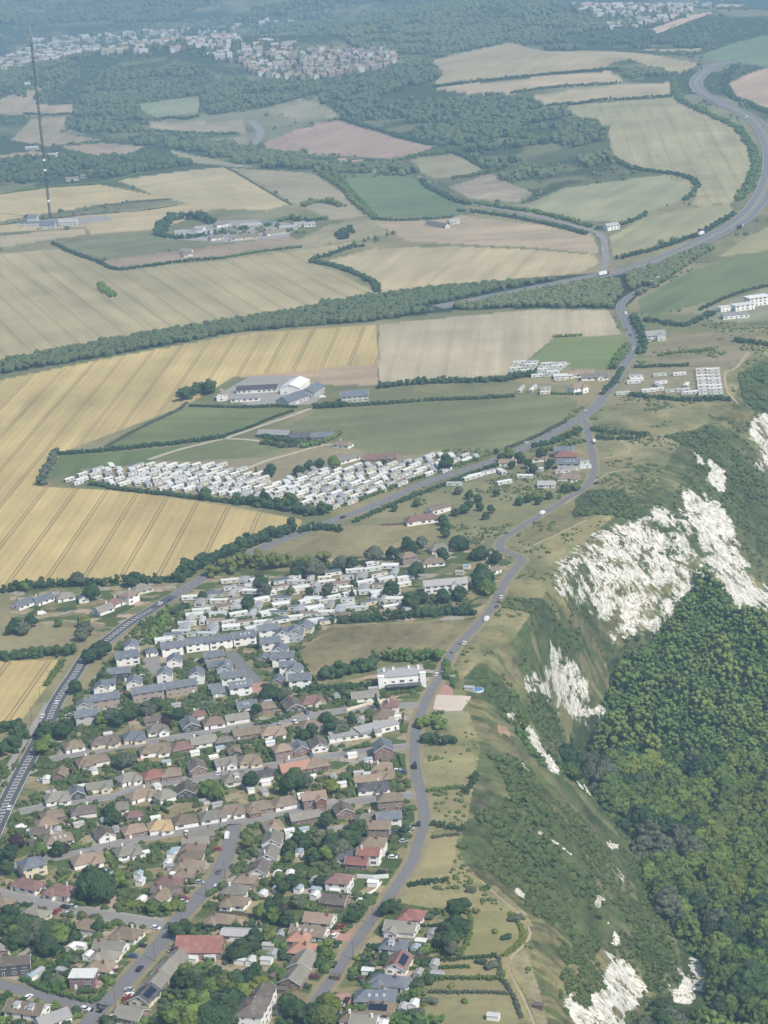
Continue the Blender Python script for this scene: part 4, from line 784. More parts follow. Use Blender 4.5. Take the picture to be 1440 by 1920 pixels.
# gorse and bramble on the rough clifftop
xx = nr.uniform(0, 420, 40000); yy_ = nr.uniform(780, 2250, 40000); de_, _ = pld(EDGE, xx, yy_); fn = fbm(xx/24, yy_/24, 121, 4); ok = pip(LAND, xx, yy_) & (de_ < 24+150*sst(1250, 1500, yy_)) & (fn > .56)
for k, c in CL.items():
    i = np.nonzero(ok)[0]; dd = np.min(np.hypot(xx[i][:, None]-c[None, ::2, 0], yy_[i][:, None]-c[None, ::2, 1]), 1); ok[i[dd < RD[k][1]/2+4]] = False
for pts in ([(1160,738),(1180,690),(1240,685),(1358,685),(1364,742),(1260,742)], [(940,745),(950,670),(1130,670),(1160,700),(1100,760)], [(1040,900),(1020,830),(1110,830),(1115,905)], [(1345,605),(1350,555),(1450,540),(1450,605)], [(1210,640),(1210,612),(1250,612),(1250,640)], [(800,1345),(815,1280),(890,1290),(905,1310),(880,1345)], [(1030,640),(1170,625),(1180,660),(1140,692),(980,690)]):
    ok &= ~pip(PW(pts)[:, :2], xx, yy_)
for nm, c, mot, pts, dr, ds in REG:
    if mot < .45: ok &= ~pip(wpoly(pts), xx, yy_)
p = np.column_stack([xx[ok], yy_[ok], H(xx[ok], yy_[ok])+.3])[:3500]; p = p[seen(p)]; v, f = merge(LUMP0, p, .7+1.3*nr.rand(len(p))**2, .8); tag(link('clifftop_gorse', mesh_np('clifftop_gorse', v, f, [M['scrub']])), kind='stuff'); print('gorse', len(p))
# ------------------------------------------------------------------ houses
ORD = ['zeroth','first','second','third','fourth','fifth','sixth','seventh','eighth','ninth','tenth','eleventh','twelfth','13th','14th','15th','16th','17th','18th','19th','20th','21st','22nd','23rd','24th','25th','26th','27th','28th','29th','30th']
def ordn(k): return ORD[k] if k < len(ORD) else '%d%s' % (k, {1: 'st', 2: 'nd', 3: 'rd'}.get(k % 10 if k % 100 not in (11, 12, 13) else 0, 'th'))
RANK = {}
def ranked(o, prefix, px): RANK.setdefault(prefix, []).append((px, len(RANK.get(prefix, ())), o))
def short(lab):
    import re
    return 'the '+re.split(r' (?:under|beside|behind|with|in|by|at|and|hidden|half|of the|below|above|inside|stepping|among|on|next|tucked|standing) ', lab)[0]
def winmesh(name, w, h, bars):
    mb = MB(); t = .09; mb.box(-w/2, w/2, -.02, .07, 0, t, 0); mb.box(-w/2, w/2, -.02, .07, h-t, h, 0); mb.box(-w/2, -w/2+t, -.02, .07, t, h-t, 0); mb.box(w/2-t, w/2, -.02, .07, t, h-t, 0)
    for k in range(1, bars): x = -w/2+w*k/bars; mb.box(x-.04, x+.04, -.02, .06, t, h-t, 0)
    mb.poly([(-w/2+t, .03, t), (-w/2+t, .03, h-t), (w/2-t, .03, h-t), (w/2-t, .03, t)][::-1], 1)
    return mb.me(name, [M['trim'], M['glass']])
WIN = {'s': winmesh('window', 1.2, 1.15, 2), 'm': winmesh('window', 1.9, 1.3, 3), 'l': winmesh('window', 2.6, 1.5, 4), 'p': winmesh('patio_door', 2.6, 2.05, 3)}
mb = MB(); mb.box(-.55, .55, -.02, .06, 0, 2.1, 0); mb.box(-.42, .42, .06, .10, .08, 1.98, 1); DOOR = {c: None for c in 'wk'}
DOOR['w'] = mb.me('door', [M['trim'], M['white']]); DOOR['k'] = mb.me('door', [M['trim'], M['dark']])
mb = MB(); mb.box(-.38, .38, -.3, .3, -1.2, .95, 0); mb.box(-.44, .44, -.36, .36, .95, 1.08, 0); mb.tube((-.16, 0, 1.08), (-.16, 0, 1.4), .12, .1, 7, 1); mb.tube((.16, 0, 1.08), (.16, 0, 1.4), .12, .1, 7, 1)
CHIM = {'b': mb.me('chimney', [M['wall_b'], M['roof_p']])}; mb2 = mb; CHIM['w'] = mb2.me('chimney', [M['wall_w'], M['roof_p']])
mb = MB(); mb.box(-.45, .45, -.6, .6, 0, .08, 0); mb.poly([(-.37, -.5, .085), (.37, -.5, .085), (.37, .5, .085), (-.37, .5, .085)], 1); SKY = mb.me('rooflight', [M['trim'], M['conserv']])
def roof_into(mb, L, W, h, rise, typ, ox=0, oy=0, rot=False, over=.4):
    a, b = L/2+over, W/2+over; th = .16
    def tr(p): return (ox+(p[1] if rot else p[0]), oy+(-p[0] if rot else p[1]), p[2])
    e0 = h-.02-over*rise/(W/2)*.6
    if typ == 'h':
        r = max(.05, a-b*.92); rg = [(-r, 0, h+rise), (r, 0, h+rise)]
        v = [(-a,-b,e0), (a,-b,e0), (a,b,e0), (-a,b,e0), (-a,-b,e0-th), (a,-b,e0-th), (a,b,e0-th), (-a,b,e0-th)]+rg
        f = [(0,1,9,8), (1,2,9), (2,3,8,9), (3,0,8), (4,5,1,0), (5,6,2,1), (6,7,3,2), (7,4,0,3), (7,6,5,4)]
    elif typ == 'f':
        v = [(-a,-b,h), (a,-b,h), (a,b,h), (-a,b,h), (-a,-b,h+.28), (a,-b,h+.28), (a,b,h+.34), (-a,b,h+.34)]
        f = [(3,2,1,0), (4,5,6,7), (0,1,5,4), (1,2,6,5), (2,3,7,6), (3,0,4,7)]
    else:
        v = [(-a,-b,e0), (a,-b,e0), (a,b,e0), (-a,b,e0), (-a,0,h+rise), (a,0,h+rise), (-a,-b,e0-th), (a,-b,e0-th), (a,b,e0-th), (-a,b,e0-th), (-a,0,h+rise-th), (a,0,h+rise-th)]
        f = [(0,1,5,4), (2,3,4,5), (6,10,11,7), (8,11,10,9), (0,6,7,1), (2,8,9,3), (0,4,10,6), (4,3,9,10), (1,7,11,5), (5,11,8,2)]
    mb.solid([tr(p) for p in v], f)
def barge_into(mbs, L, W, h, rise, ox=0, oy=0, rot=False, over=.4, ends=(-1, 1)):
    a, b = L/2+over, W/2+over; e0 = h-.02-over*rise/(W/2)*.6
    def tr(p): return (ox+(p[1] if rot else p[0]), oy+(-p[0] if rot else p[1]), p[2])
    for s in ends:
        x0, x1 = s*(a+.01), s*(a+.07); pr = [(-b*1.005, e0-.22), (-b*1.005, e0+.03), (0, h+rise+.04), (b*1.005, e0+.03), (b*1.005, e0-.22), (0, h+rise-.24)]
        m = mbs(); m.solid([tr((x, y, z)) for x in (x0, x1) for y, z in pr], [(0,1,2,5), (5,2,3,4), (11,8,7,6), (10,9,8,11)]+[(k, 6+k, 6+(k+1) % 6, (k+1) % 6) for k in range(6)])
HOUSES = []
def localdir(px, py, deg):
    q = atz(np.array([px-20*math.cos(math.radians(deg)), px+20*math.cos(math.radians(deg))]), np.array([py+20*math.sin(math.radians(deg)), py-20*math.sin(math.radians(deg))]))[:, :2]; d = q[1]-q[0]; return math.atan2(d[1], d[0])
ROADS_FOR_HOUSES = ['cliff', 'wide', 'upper', 'lower', 'bottom', 'first', 'second', 'main']
def nearest_road(xy, keys=ROADS_FOR_HOUSES):
    best = None
    for k in keys:
        c = CL[k]; d = np.hypot(c[:, 0]-xy[0], c[:, 1]-xy[1]); i = int(d.argmin())
        if best is None or d[i] < best[0]: best = (d[i], k, i)
    d, k, i = best; c = CL[k]; i = min(max(i, 1), len(c)-2); t = c[i+1]-c[i-1]; t /= np.linalg.norm(t); side = np.sign(t[0]*(xy[1]-c[i, 1])-t[1]*(xy[0]-c[i, 0]))
    return d, k, arcs(c)[i], t, side
def house(px, py, L, W, dr, rc, wc, typ='h', st=1, opts='', name='house', label=None, cat='house', group=None, rise=None, h=None, zc=None):
    h = h or (2.55 if st == 1 else 2.5*st+.1); rise = rise if rise is not None else (W*.30 if typ != 'f' else 0)
    q = P(px, py, (h+rise)*.5 if zc is None else zc)[0]; xy = q[:2]; z = float(H(xy[:1], xy[1:2])[0])
    if dr in ('p', 'q'):
        d, k, s, t, side = nearest_road(xy); rz = math.atan2(t[1], t[0])+(math.pi/2 if dr == 'q' else 0)
    else: rz = localdir(px, py, float(dr))
    root = link(name, None, loc=(xy[0], xy[1], z), rz=rz); c, s = math.cos(rz), math.sin(rz)
    tocam = -xy/np.linalg.norm(xy); lc = (tocam[0]*c+tocam[1]*s, -tocam[0]*s+tocam[1]*c)       # viewer's direction in the house's own axes
    fy = 1 if lc[1] > 0 else -1; fxs = 1 if lc[0] > 0 else -1
    wb = MB(); wb.box(-L/2, L/2, -W/2, W/2, -1.2, h, 0); rb = MB(); roof_into(rb, L, W, h, rise, typ)
    if typ == 'g':
        for sx in (-1, 1): wb.solid([(sx*L/2, -W/2, h), (sx*L/2, W/2, h), (sx*L/2, 0, h+rise-.12), (sx*(L/2-.2), -W/2, h), (sx*(L/2-.2), W/2, h), (sx*(L/2-.2), 0, h+rise-.12)], [(0,1,2), (5,4,3), (0,2,5,3), (1,4,5,2)])
    bl = []
    def bb():
        bl.append(MB()); return bl[-1]
    if typ == 'g' and 'n' not in opts: barge_into(bb, L, W, h, rise)
    if 'w' in opts:       # a cross wing towards the viewer
        ww = W*.62; wl = W*.5+2.2; wx = -fxs*L*.22 if 'W' not in opts else fxs*L*.24; wy = fy*wl/2; wr = ww*.30; gt = 'h' if (typ == 'h' and 'G' not in opts) else 'g'
        wb.box(wx-ww/2, wx+ww/2, min(0, fy*wl), max(0, fy*wl), -1.2, h-.05, 0)
        roof_into(rb, wl*1.0, ww, h-.05, wr, gt, wx, wy, True)
        if gt == 'g':
            for sy in (fy*wl,): wb.solid([(wx-ww/2, sy, h-.05), (wx+ww/2, sy, h-.05), (wx, sy, h+wr-.17), (wx-ww/2, sy-fy*.2, h-.05), (wx+ww/2, sy-fy*.2, h-.05), (wx, sy-fy*.2, h+wr-.17)], [(0,1,2), (5,4,3), (0,2,5,3), (1,4,5,2)])
            barge_into(bb, wl, ww, h-.05, wr, wx, wy, True, ends=(-fy,))
        link('window', WIN['m'], root, (wx, fy*(wl+.0), .75), math.pi if fy < 0 else 0)
    wall = link('wall', wb.me('wall', [M['wall_'+wc]]), root); roof = link('roof', rb.me('roof', [M['roof_'+rc]]), root)
    for m in bl: link('bargeboard', m.me('bargeboard', [M['trim']]), roof)
    if typ != 'f' and 'c' not in opts: link('chimney', CHIM['w' if wc in 'w' and rnd.random() < .4 else 'b'], roof, (rnd.choice((-1, 1))*L*(.18 if typ == 'h' else .32), .12*W, h+rise))
    slope = math.atan2(rise, W/2)
    if 'k' in opts:
        for j in range(3 if L > 11 else 2):
            o = link('rooflight', SKY, roof, ((j-.7)*L*.18, fy*W*.25, h+rise*.5+.06)); o.rotation_euler = (-fy*slope, 0, 0)
    if 's' in opts:
        sb = MB(); sb.box(-L*.33, L*.33, -W*.16, W*.16, 0, .07, 0); sy = fy if 'S' not in opts else -fy; o = link('solar_panel', sb.me('solar_panel', [M['solar']]), roof, (0, sy*W*.25, h+rise*.5+.1)); o.rotation_euler = (-sy*slope, 0, 0)
    if 'd' in opts:
        for j in ((-.2, .2) if L > 12 else (.05,)):
            db = MB(); y0 = fy*W*.36; db.box(-1.1, 1.1, min(0, y0), max(0, y0), h+.25, h+rise*.92, 0); db.box(-1.3, 1.3, min(0, y0+fy*.15), max(0, y0+fy*.15), h+rise*.92, h+rise*.92+.14, 1); o = link('dormer', db.me('dormer', [M['wall_w'], M['vanroofgrey']]), roof, (j*L, 0, 0)); link('window', WIN['s'], o, (0, y0, h+.35), math.pi if fy < 0 else 0)
    # windows and a door on the sides that face the camera
    n = max(2, int(L/4.2)); di = rnd.randrange(n)
    for f in range(st):
        for j in range(n):
            x = -L/2+L*(j+.5)/n; zz = f*2.55+.85
            if 'w' in opts and f == 0 and abs(x-wx) < ww/2+.9: continue
            if f == 0 and j == di: link('door', DOOR[rnd.choice('wk')], root, (x, fy*W/2, 0), math.pi if fy < 0 else 0)
            else: link('window', WIN[rnd.choice('sm' if L/n < 3.6 else 'ml')], root, (x, fy*W/2, zz), math.pi if fy < 0 else 0)
        for j in ((0,) if W < 8.2 else (-.22, .22)): link('window', WIN['m' if f == 0 else 's'], root, (fxs*L/2, j*W, f*2.55+.85), -math.pi/2*fxs)
    if typ == 'g' and W > 7: link('window', WIN['s'], root, (fxs*L/2, 0, h+rise*.22), -math.pi/2*fxs)
    OCC.append((xy[0], xy[1], max(L, W)*.55)); tag(root, label, cat, group)
    HOUSES.append(dict(o=root, xy=xy, rc=rc, wc=wc, typ=typ, st=st, px=px, py=py, L=L, opts=opts, lab=label is not None)); return root
# x y length width ridge roof walls type storeys options
HD = """64 1713 12 9 p g c h 1|167 1733 11 8.5 p t w h 1|238 1749 12 9 p b w h 1 w|207 1773 13.5 8 q g w g 1 n|198 1791 11 8 q g w h 1 w|189 1811 11 8 q t w h 1 w|27 1807 13 7.5 5 d d g 2|4 1690 10 8 p b b h 1|51 1889 16 9 -8 b w g 1 dk|8 1776 9 6 5 g b g 1 n
331 1796 11 8.5 p g b g 1|312 1815 11 8.5 p g b g 1|293 1839 11 8.5 p g b g 1|272 1865 11 9 p k c g 1 s|247 1899 11 9 p g b g 1|413 1722 12 8 q b b h 1 w|513 1548 11 8.5 q t w h 1|511 1573 11 8.5 p g w g 1|504 1601 11 8.5 p g w g 1|487 1628 11 8.5 p d w g 1|460 1648 9 8 q b b h 1|441 1667 11 9 q g w h 1|441 1689 11 8 q t w h 1 w
376 1564 12 7 p g b g 1 n|368 1577 12 7 q g d g 1 n|362 1590 11 7.5 q b b h 1|358 1603 11 8 q b w h 1|353 1621 12 9 q b b h 1 w|346 1638 8 7 q b b h 1|316 1652 11 8 q v b h 1|312 1668 12 8 q d b g 1 n|300 1682 10 8 p t w g 1 n|300 1547 11 9 p y w h 1 w|347 1536 11 9 p b w h 1|398 1528 12 8.5 p g w h 1|433 1517 13 8.5 p b w h 1 w|484 1511 13 9 p b b h 1 wW|535 1502 12 9 p b w h 1|588 1497 11 8 p p b g 2 w
309 1489 10 9 p g w h 1|347 1481 10 9 q d d g 1|440 1458 12 9 p g w h 1 d|489 1452 11 7 p k w g 1 n|553 1437 15 9 p o b g 1 n|593 1431 12 9 p b b h 1|107 1493 12 9 p g w h 1 w|144 1485 8 7 q s d g 1|186 1473 12 7 p g c g 1 w|240 1457 11 8.5 p g w h 1 w|264 1488 14 8 p t w h 1 w|98 1527 11 8.5 p b b h 1|156 1519 12 8.5 p d w h 1|218 1514 11 7.5 p g w g 1 n|87 1542 10 8 p t b h 1|77 1558 9 7 q d w g 1|109 1571 13 9 p b w h 1 k|196 1563 9 8 q d w g 1|251 1528 8 6 p v r h 1|251 1554 11 8.5 p p b h 1
60 1622 11 9.5 p s c h 2|164 1609 14 9 p p w h 1 w|240 1594 12 8.5 p g w h 1 w|53 1657 14 8.5 p v w h 1|116 1668 13 9 p v w h 1 w|138 1396 10 9 p b w h 1|196 1388 15 8.5 p d c h 1 w|251 1379 11 9 p s c h 1 w|295 1366 11 8 p g w h 1 wG|286 1349 9 6 p d b g 1 n|173 1424 16 9 p p w h 1 wW|291 1403 16 9 p b w h 1 w|113 1450 9 6.5 p b b g 1 n|287 1452 11 9 p r b h 1|320 1448 10 9 p b b h 1
356 1357 10 9 q s d g 1|371 1339 8 6.5 p v w h 1|400 1352 11 9 p p w h 1|444 1345 12 7 p g w g 1 n|462 1321 10 8 p s w g 1 k|498 1323 10 8.5 p b b h 1|549 1321 12 9.5 q d d g 1|584 1312 13 9 p v c h 1 wG|340 1399 11 9 p v b h 1|381 1388 13 8 p g w g 1 n|420 1388 9 6 p g d h 1|462 1372 14 8 p b b g 1 n|511 1370 13 9 p p w h 1 w|529 1407 9 8 p t b h 2|562 1401 9 8 q s b g 1|597 1395 10 8.5 q d w g 1|467 1423 11 9 p b c h 1 w|422 1428 10 8 p g w g 1 w|369 1437 10 8.5 q d b g 1|440 1410 7 6 q p d g 1 n|589 1357 15 8.5 p p w h 1|624 1352 10 8 p t w h 1
684 1303 14 8 6 g w g 1|733 1324 9 8 q v w h 2|716 1343 11 8 p t c h 2 w|718 1404 11 9.5 q s b g 2|716 1437 10 8 q t w h 1|718 1451 11 8.5 q t b h 1 w|690 1460 13 7 5 t w g 1 n|700 1474 15 8.5 5 k w h 1 w|571 1530 14 7 p g r g 1 n|644 1517 10 8.5 q d b g 1|731 1500 12 8 5 b b h 2|687 1533 10 7 p g w h 1|729 1534 11 8 5 s w g 2|711 1552 10 8 q p b g 2|700 1583 11 9 q t w h 2|693 1602 10 7.5 q r w g 2|671 1615 10 7 q r b g 1|651 1604 11 7 5 k w h 1|636 1652 10 9 q v w h 2|629 1686 11 8.5 q d b g 1
600 1721 12 8.5 q p w g 1|580 1745 15 8.5 q b w g 1 k|562 1757 9 8 q o b h 1|567 1777 10 9 q o b h 1|567 1802 12 9 p g b g 1|553 1830 12 9 p g b g 1|773 1714 10 9 q r w h 1 w|753 1737 13 9 q g w g 1 w|740 1770 11 9 q s w h 1 d|747 1804 12 9 p v w g 1 s|731 1838 16 8.5 q s w h 1 w|704 1866 16 9 0 s g h 1 k|712 1889 11 9 q t w h 1 s|667 1906 11 8 q b w h 1|684 1912 10 8 q g w g 1
44 1130 13 8 20 s w g 1|80 1122 13 8 20 s w g 1|122 1117 11 8 10 g w h 1|156 1121 7 6 -70 s w g 1|193 1141 11 8 20 g w g 1|213 1129 11 8 20 v w h 1|242 1118 10 8 25 p w h 2|264 1103 13 8.5 15 g c h 1
824 1026 14 9 10 g g h 1|848 1025 10 8 10 g w f 1|812 1052 14 8 5 t w h 1|765 1045 10 8 10 p b h 2|925 1068 8 6 20 t w g 1"""
for row in HD.replace('\n', '|').split('|'):
    a = row.split(); house(float(a[0]), float(a[1]), float(a[2]), float(a[3]), a[4], a[5], a[6], a[7], int(a[8]), a[9] if len(a) > 9 else '')
EST = """238 1231 13 9 8 s w g 2|247 1213 9 8 80 s w g 2|224 1262 12 8 6 s d g 2|191 1291 8 8 80 s w g 2|205 1284 6 6 8 s w g 2|252 1281 8 8 75 s w g 2|284 1220 7 7 8 s w h 1|322 1214 12 8 8 s w g 2|369 1206 13 8 8 s w g 2|413 1201 13 8 8 s w g 2|457 1194 13 8.5 8 s w g 2 k|327 1240 9 8 80 s w g 2|309 1265 9 8 80 s w g 2|369 1266 9 8 80 s w g 2|400 1231 11 8 8 s t g 2|402 1246 8 7 8 s t g 1|422 1253 9 8 75 s s g 2 k|436 1270 13 8 8 s w g 2|450 1288 12 8 8 s w g 2 k|503 1181 12 8 8 s w g 2|530 1190 8 8 80 s w g 2|507 1205 11 8 8 s w g 2|552 1187 9 10 80 s s g 2 k|572 1177 8 9 55 s c g 2|525 1220 9 8 60 s w g 2|530 1233 12 8.5 5 s w g 2|495 1233 7 6 60 s t g 1|539 1250 9 7 5 s w g 2|552 1259 9 8 60 s w g 2|562 1274 12 8.5 5 s w g 2|522 1275 7 6 60 s t g 1|411 1295 8 7 8 s g g 1|402 1288 6 5 8 s w g 1
196 1311 15 8 9 s t g 2|162 1342 12 8 9 s g g 2|158 1325 7 8 80 s g g 2|276 1297 17 8 9 s t g 2|338 1287 17 8 9 s t g 2"""
n0 = len(HOUSES)
for row in EST.replace('\n', '|').split('|'):
    a = row.split(); house(float(a[0]), float(a[1]), float(a[2]), float(a[3]), a[4], a[5], a[6], a[7], int(a[8]), (a[9] if len(a) > 9 else '')+'c')
est = HOUSES[n0:]
SPEC = [
 (376, 1770, 19, 12, '0', 'r', 'b', 'g', 1, 'cn', dict(h=3.6, rise=4.6, name='church_hall', label='large brick hall under one long dark-red tiled roof beside the wide street', cat='hall')),
 (452, 1750, 16, 7, '-2', 'l', 'w', 'g', 1, 'cn', dict(name='hall_annexe', label='long low white annexe with pale grey roof behind the red-roofed hall', cat='annexe', h=2.8, rise=1.3)),
 (157, 1836, 10, 7, '0', 'w', 'r', 'f', 2, 'c', dict(label='flat-roofed two-storey red brick house inside a bright L-shaped hedge', cat='house')),
 (489, 1868, 13, 9, '60', 'd', 'w', 'g', 2, '', dict(name='apartment_block', label='white block of flats with dark mansard roof, upper of the staggered pair', cat='flats')),
 (476, 1898, 14, 10, '60', 'd', 'w', 'h', 3, '', dict(name='apartment_block', label='white three-storey block of flats with steep brown roof by the bottom edge', cat='flats')),
 (440, 1905, 8, 7, '20', 'l', 'g', 'f', 1, 'c', dict(name='outbuilding', label='small pale flat-roofed building beside the block of flats', cat='outbuilding')),
 (98, 1908, 13, 8, '20', 'l', 'w', 'g', 1, 'cn', dict(label='pale grey low-pitched bungalow at the bottom corner by the lamp post', cat='bungalow')),
 (666, 1377, 26, 8, '8', 'l', 'w', 'f', 1, 'c', dict(name='school_block', label='long low building with pale flat roof and white fascia by the cliff road', cat='building')),
 (706, 1366, 22, 8, '14', 'l', 'w', 'f', 1, 'c', dict(name='school_block', label='white-roofed flat wing stepping up behind the long low building', cat='building', h=3.3)),
 (752, 1268, 24, 13, '5', 'l', 'w', 'h', 2, '', dict(name='seaside_villa', label='large white villa with tall chimneys and a dark verandah beside the cliff road', cat='villa', rise=1.6, h=7.2)),
 (835, 1096, 26, 8, '5', 'l', 'w', 'g', 2, 'wG', dict(name='clifftop_hotel', label='long white hotel with two front gables behind a round green tree', cat='hotel', rise=2.6)),
 (822, 954, 15, 8, '15', 'p', 'w', 'g', 1, 'c', dict(name='holiday_block', label='white-walled block with flat pinkish roof, upper of the red-roofed pair', cat='building', rise=.9, h=3.4)),
 (790, 972, 22, 9, '8', 'v', 'w', 'h', 1, '', dict(name='holiday_block', label='long red-roofed white block in the meadow by the main road', cat='building', h=3.0)),
 (1058, 846, 13, 9, '0', 's', 'b', 'g', 2, '', dict(label='upper slate-roofed cottage of the terrace beside the side lane', cat='cottage')),
 (1062, 856, 16, 9, '0', 'r', 'b', 'h', 2, '', dict(label='red-roofed cottage in the middle of the terrace by the lane', cat='cottage')),
 (1068, 869, 16, 9, '0', 's', 'g', 'g', 2, 'k', dict(label='blue-slated cottage at the lower end of the terrace', cat='cottage')),
 (1066, 894, 16, 8, '3', 'p', 'w', 'h', 1, 'w', dict(label='pinkish-roofed white bungalow below the terrace', cat='bungalow')),
 (1025, 907, 12, 7, '0', 'l', 'w', 'g', 1, 'cn', dict(name='garage_block', label='low white garage block under the pinkish bungalow', cat='garage')),
 (952, 866, 12, 7, '0', 'p', 'w', 'g', 1, '', dict(label='small pinkish bungalow hidden in trees by the main road', cat='bungalow')),
 (1013, 858, 12, 7, '3', 'p', 'w', 'h', 1, '', dict(label='pinkish hipped bungalow half hidden by trees beside the terrace', cat='bungalow')),
 (416, 741, 11, 8, '70', 't', 'w', 'g', 2, '', dict(name='farmhouse', label='white gabled farmhouse at the edge of the farm trees', cat='farmhouse')),
 (482, 728, 34, 9, '3', 'k', 'w', 'g', 1, 'cn', dict(name='farm_shed', label='long dark-roofed farm range with white wall', cat='barn', h=3.2)),
 (460, 748, 24, 9, '3', 'l', 'w', 'f', 1, 'c', dict(name='farm_shed', label='low white flat shed in front of the dark farm range', cat='shed')),
 (553, 722, 29, 17, '38', 'w', 'w', 'g', 1, 'cn', dict(name='white_barn', label='big white-roofed barn at the centre of the farm', cat='barn', h=5.5, rise=3.2)),
 (548, 746, 26, 14, '20', 's', 'g', 'g', 1, 'cn', dict(name='farm_shed', label='grey-roofed barn in front of the big white barn', cat='barn', h=4)),
 (585, 730, 26, 13, '35', 's', 'g', 'g', 1, 'cn', dict(name='farm_shed', label='slate-grey barn tucked beside the big white barn', cat='barn', h=4)),
 (665, 741, 22, 12, '4', 's', 'g', 'g', 2, 'c', dict(name='farm_barn', label='blue-grey barn standing apart from the farm by the pasture', cat='barn')),
 (515, 812, 26, 9, '-2', 'l', 'd', 'g', 1, 'cn', dict(name='green_shed', label='pale green-grey shed among dark hedges beside the farm track', cat='shed', h=3)),
 (567, 817, 18, 8, '3', 'k', 'd', 'g', 1, 'cn', dict(name='farm_shed', label='dark shed between hedges next to the green shed', cat='shed')),
 (604, 816, 18, 9, '3', 's', 'd', 'g', 1, 'cn', dict(name='farm_shed', label='slate-grey shed at the end of the hedged yard', cat='shed')),
 (643, 832, 14, 8, '-5', 't', 'w', 'h', 1, '', dict(label='brown-roofed white bungalow at the edge of the big pasture', cat='bungalow')),
 (712, 857, 24, 9, '5', 'v', 'r', 'g', 1, 'w', dict(name='club_house', label='dark-red clubhouse at the top of the caravan park', cat='clubhouse')),
 (650, 858, 18, 9, '15', 'g', 'w', 'g', 1, 'cn', dict(name='park_office', label='grey-brown roofed park office beside white sheds', cat='office')),
 (1082, 727, 15, 9, '15', 't', 'w', 'h', 2, 'w', dict(label='white gabled house below the roadside caravan site', cat='house')),
 (1115, 705, 22, 9, '3', 'g', 'w', 'g', 1, 'w', dict(label='grey-brown roofed white house beside the main road bend', cat='house')),
 (1090, 700, 20, 8, '3', 'p', 'w', 'g', 1, '', dict(label='pinkish-roofed white house next to the roadside one', cat='house')),
 (1056, 706, 16, 8, '3', 'w', 'w', 'f', 1, 'c', dict(name='white_shed', label='flat white building beside the caravan-site track', cat='building')),
 (1228, 628, 17, 11, '5', 'l', 'g', 'g', 2, 'w', dict(label='lone grey stone cottage among dark thicket above the bend', cat='cottage')),
 (1378, 592, 24, 10, '5', 'l', 'w', 'f', 1, 'c', dict(name='clifftop_bungalow', label='long flat white bungalow in front of the white villas', cat='bungalow', h=3.4)),
 (1392, 575, 20, 11, '8', 'w', 'w', 'f', 2, 'c', dict(name='modern_villa', label='flat-roofed white villa in the middle of the clifftop group', cat='villa')),
 (1420, 563, 22, 13, '8', 'w', 'w', 'f', 3, 'c', dict(name='modern_villa', label='tallest flat-roofed white villa of the clifftop group', cat='villa')),
 (1365, 578, 18, 7, '8', 'w', 'w', 'f', 1, 'c', dict(name='white_shed', label='low white garage range beside the clifftop villas', cat='garage', h=4)),
 (1146, 424, 17, 9, '10', 'l', 'w', 'g', 2, '', dict(label='lone white farmhouse in a hedge corner above the side road', cat='farmhouse'))]
for a in SPEC: house(*a[:10], **a[10])
# far farm by the mast and other far buildings
FARB = """340 435 22 14 5 w w|350 470 18 10 0 w w|385 437 26 14 3 l g|415 420 26 14 10 g w|470 422 34 22 5 l l|460 443 34 18 5 p g|515 435 34 16 8 w w|540 426 28 14 5 w w|500 418 30 14 0 s g|442 446 16 10 5 w w|350 476 16 10 10 w w|375 428 16 10 0 w g|560 420 22 12 10 l w|405 445 22 12 8 w w|430 432 20 12 0 g g|580 420 18 10 5 w w
20 308 30 14 5 w w|50 325 20 12 0 p w|135 335 26 14 5 p w|100 290 24 12 8 w w|60 277 28 14 3 w w|160 330 18 10 0 w w|670 303 22 12 5 w w|690 310 24 12 5 w w|612 308 18 10 0 w w|640 300 18 10 8 p w|575 302 16 10 0 w w|700 318 16 10 0 g w
850 415 16 9 10 w w|820 420 46 8 -10 w w"""
for k, row in enumerate(FARB.replace('\n', '|').split('|')):
    a = row.split(); wh = {'w': 'white', 'l': 'pale grey', 'g': 'grey-brown', 'p': 'pinkish', 's': 'slate'}[a[5]]; g = 0 if k < 16 else 1 if k < 22 else 2 if k < 28 else 3
    rc_ = {'w': 'lgpl'[k % 4], 'l': 'l'}.get(a[5], a[5]); wh = {'l': 'pale grey', 'g': 'grey-brown', 'p': 'pinkish', 's': 'slate'}[rc_]
    house(float(a[0]), float(a[1]), float(a[2])*(.75 if k < 28 else .9), float(a[3])*.75, a[4], rc_, 'gcgw'[k % 4], 'g', 1, 'cn', name='far_building', cat='building', h=3.2, rise=2.4, label='%s-roofed %s building %s,%s' % (wh, 'long' if float(a[2]) > 23 else 'short', ('in the far farm below the mast', 'in the far wooded hamlet', 'among trees by the pink field', 'beside the far lane')[g], ''))
    ranked(HOUSES[-1]['o'], HOUSES[-1]['o']['label'].split(',')[0], float(a[0]))
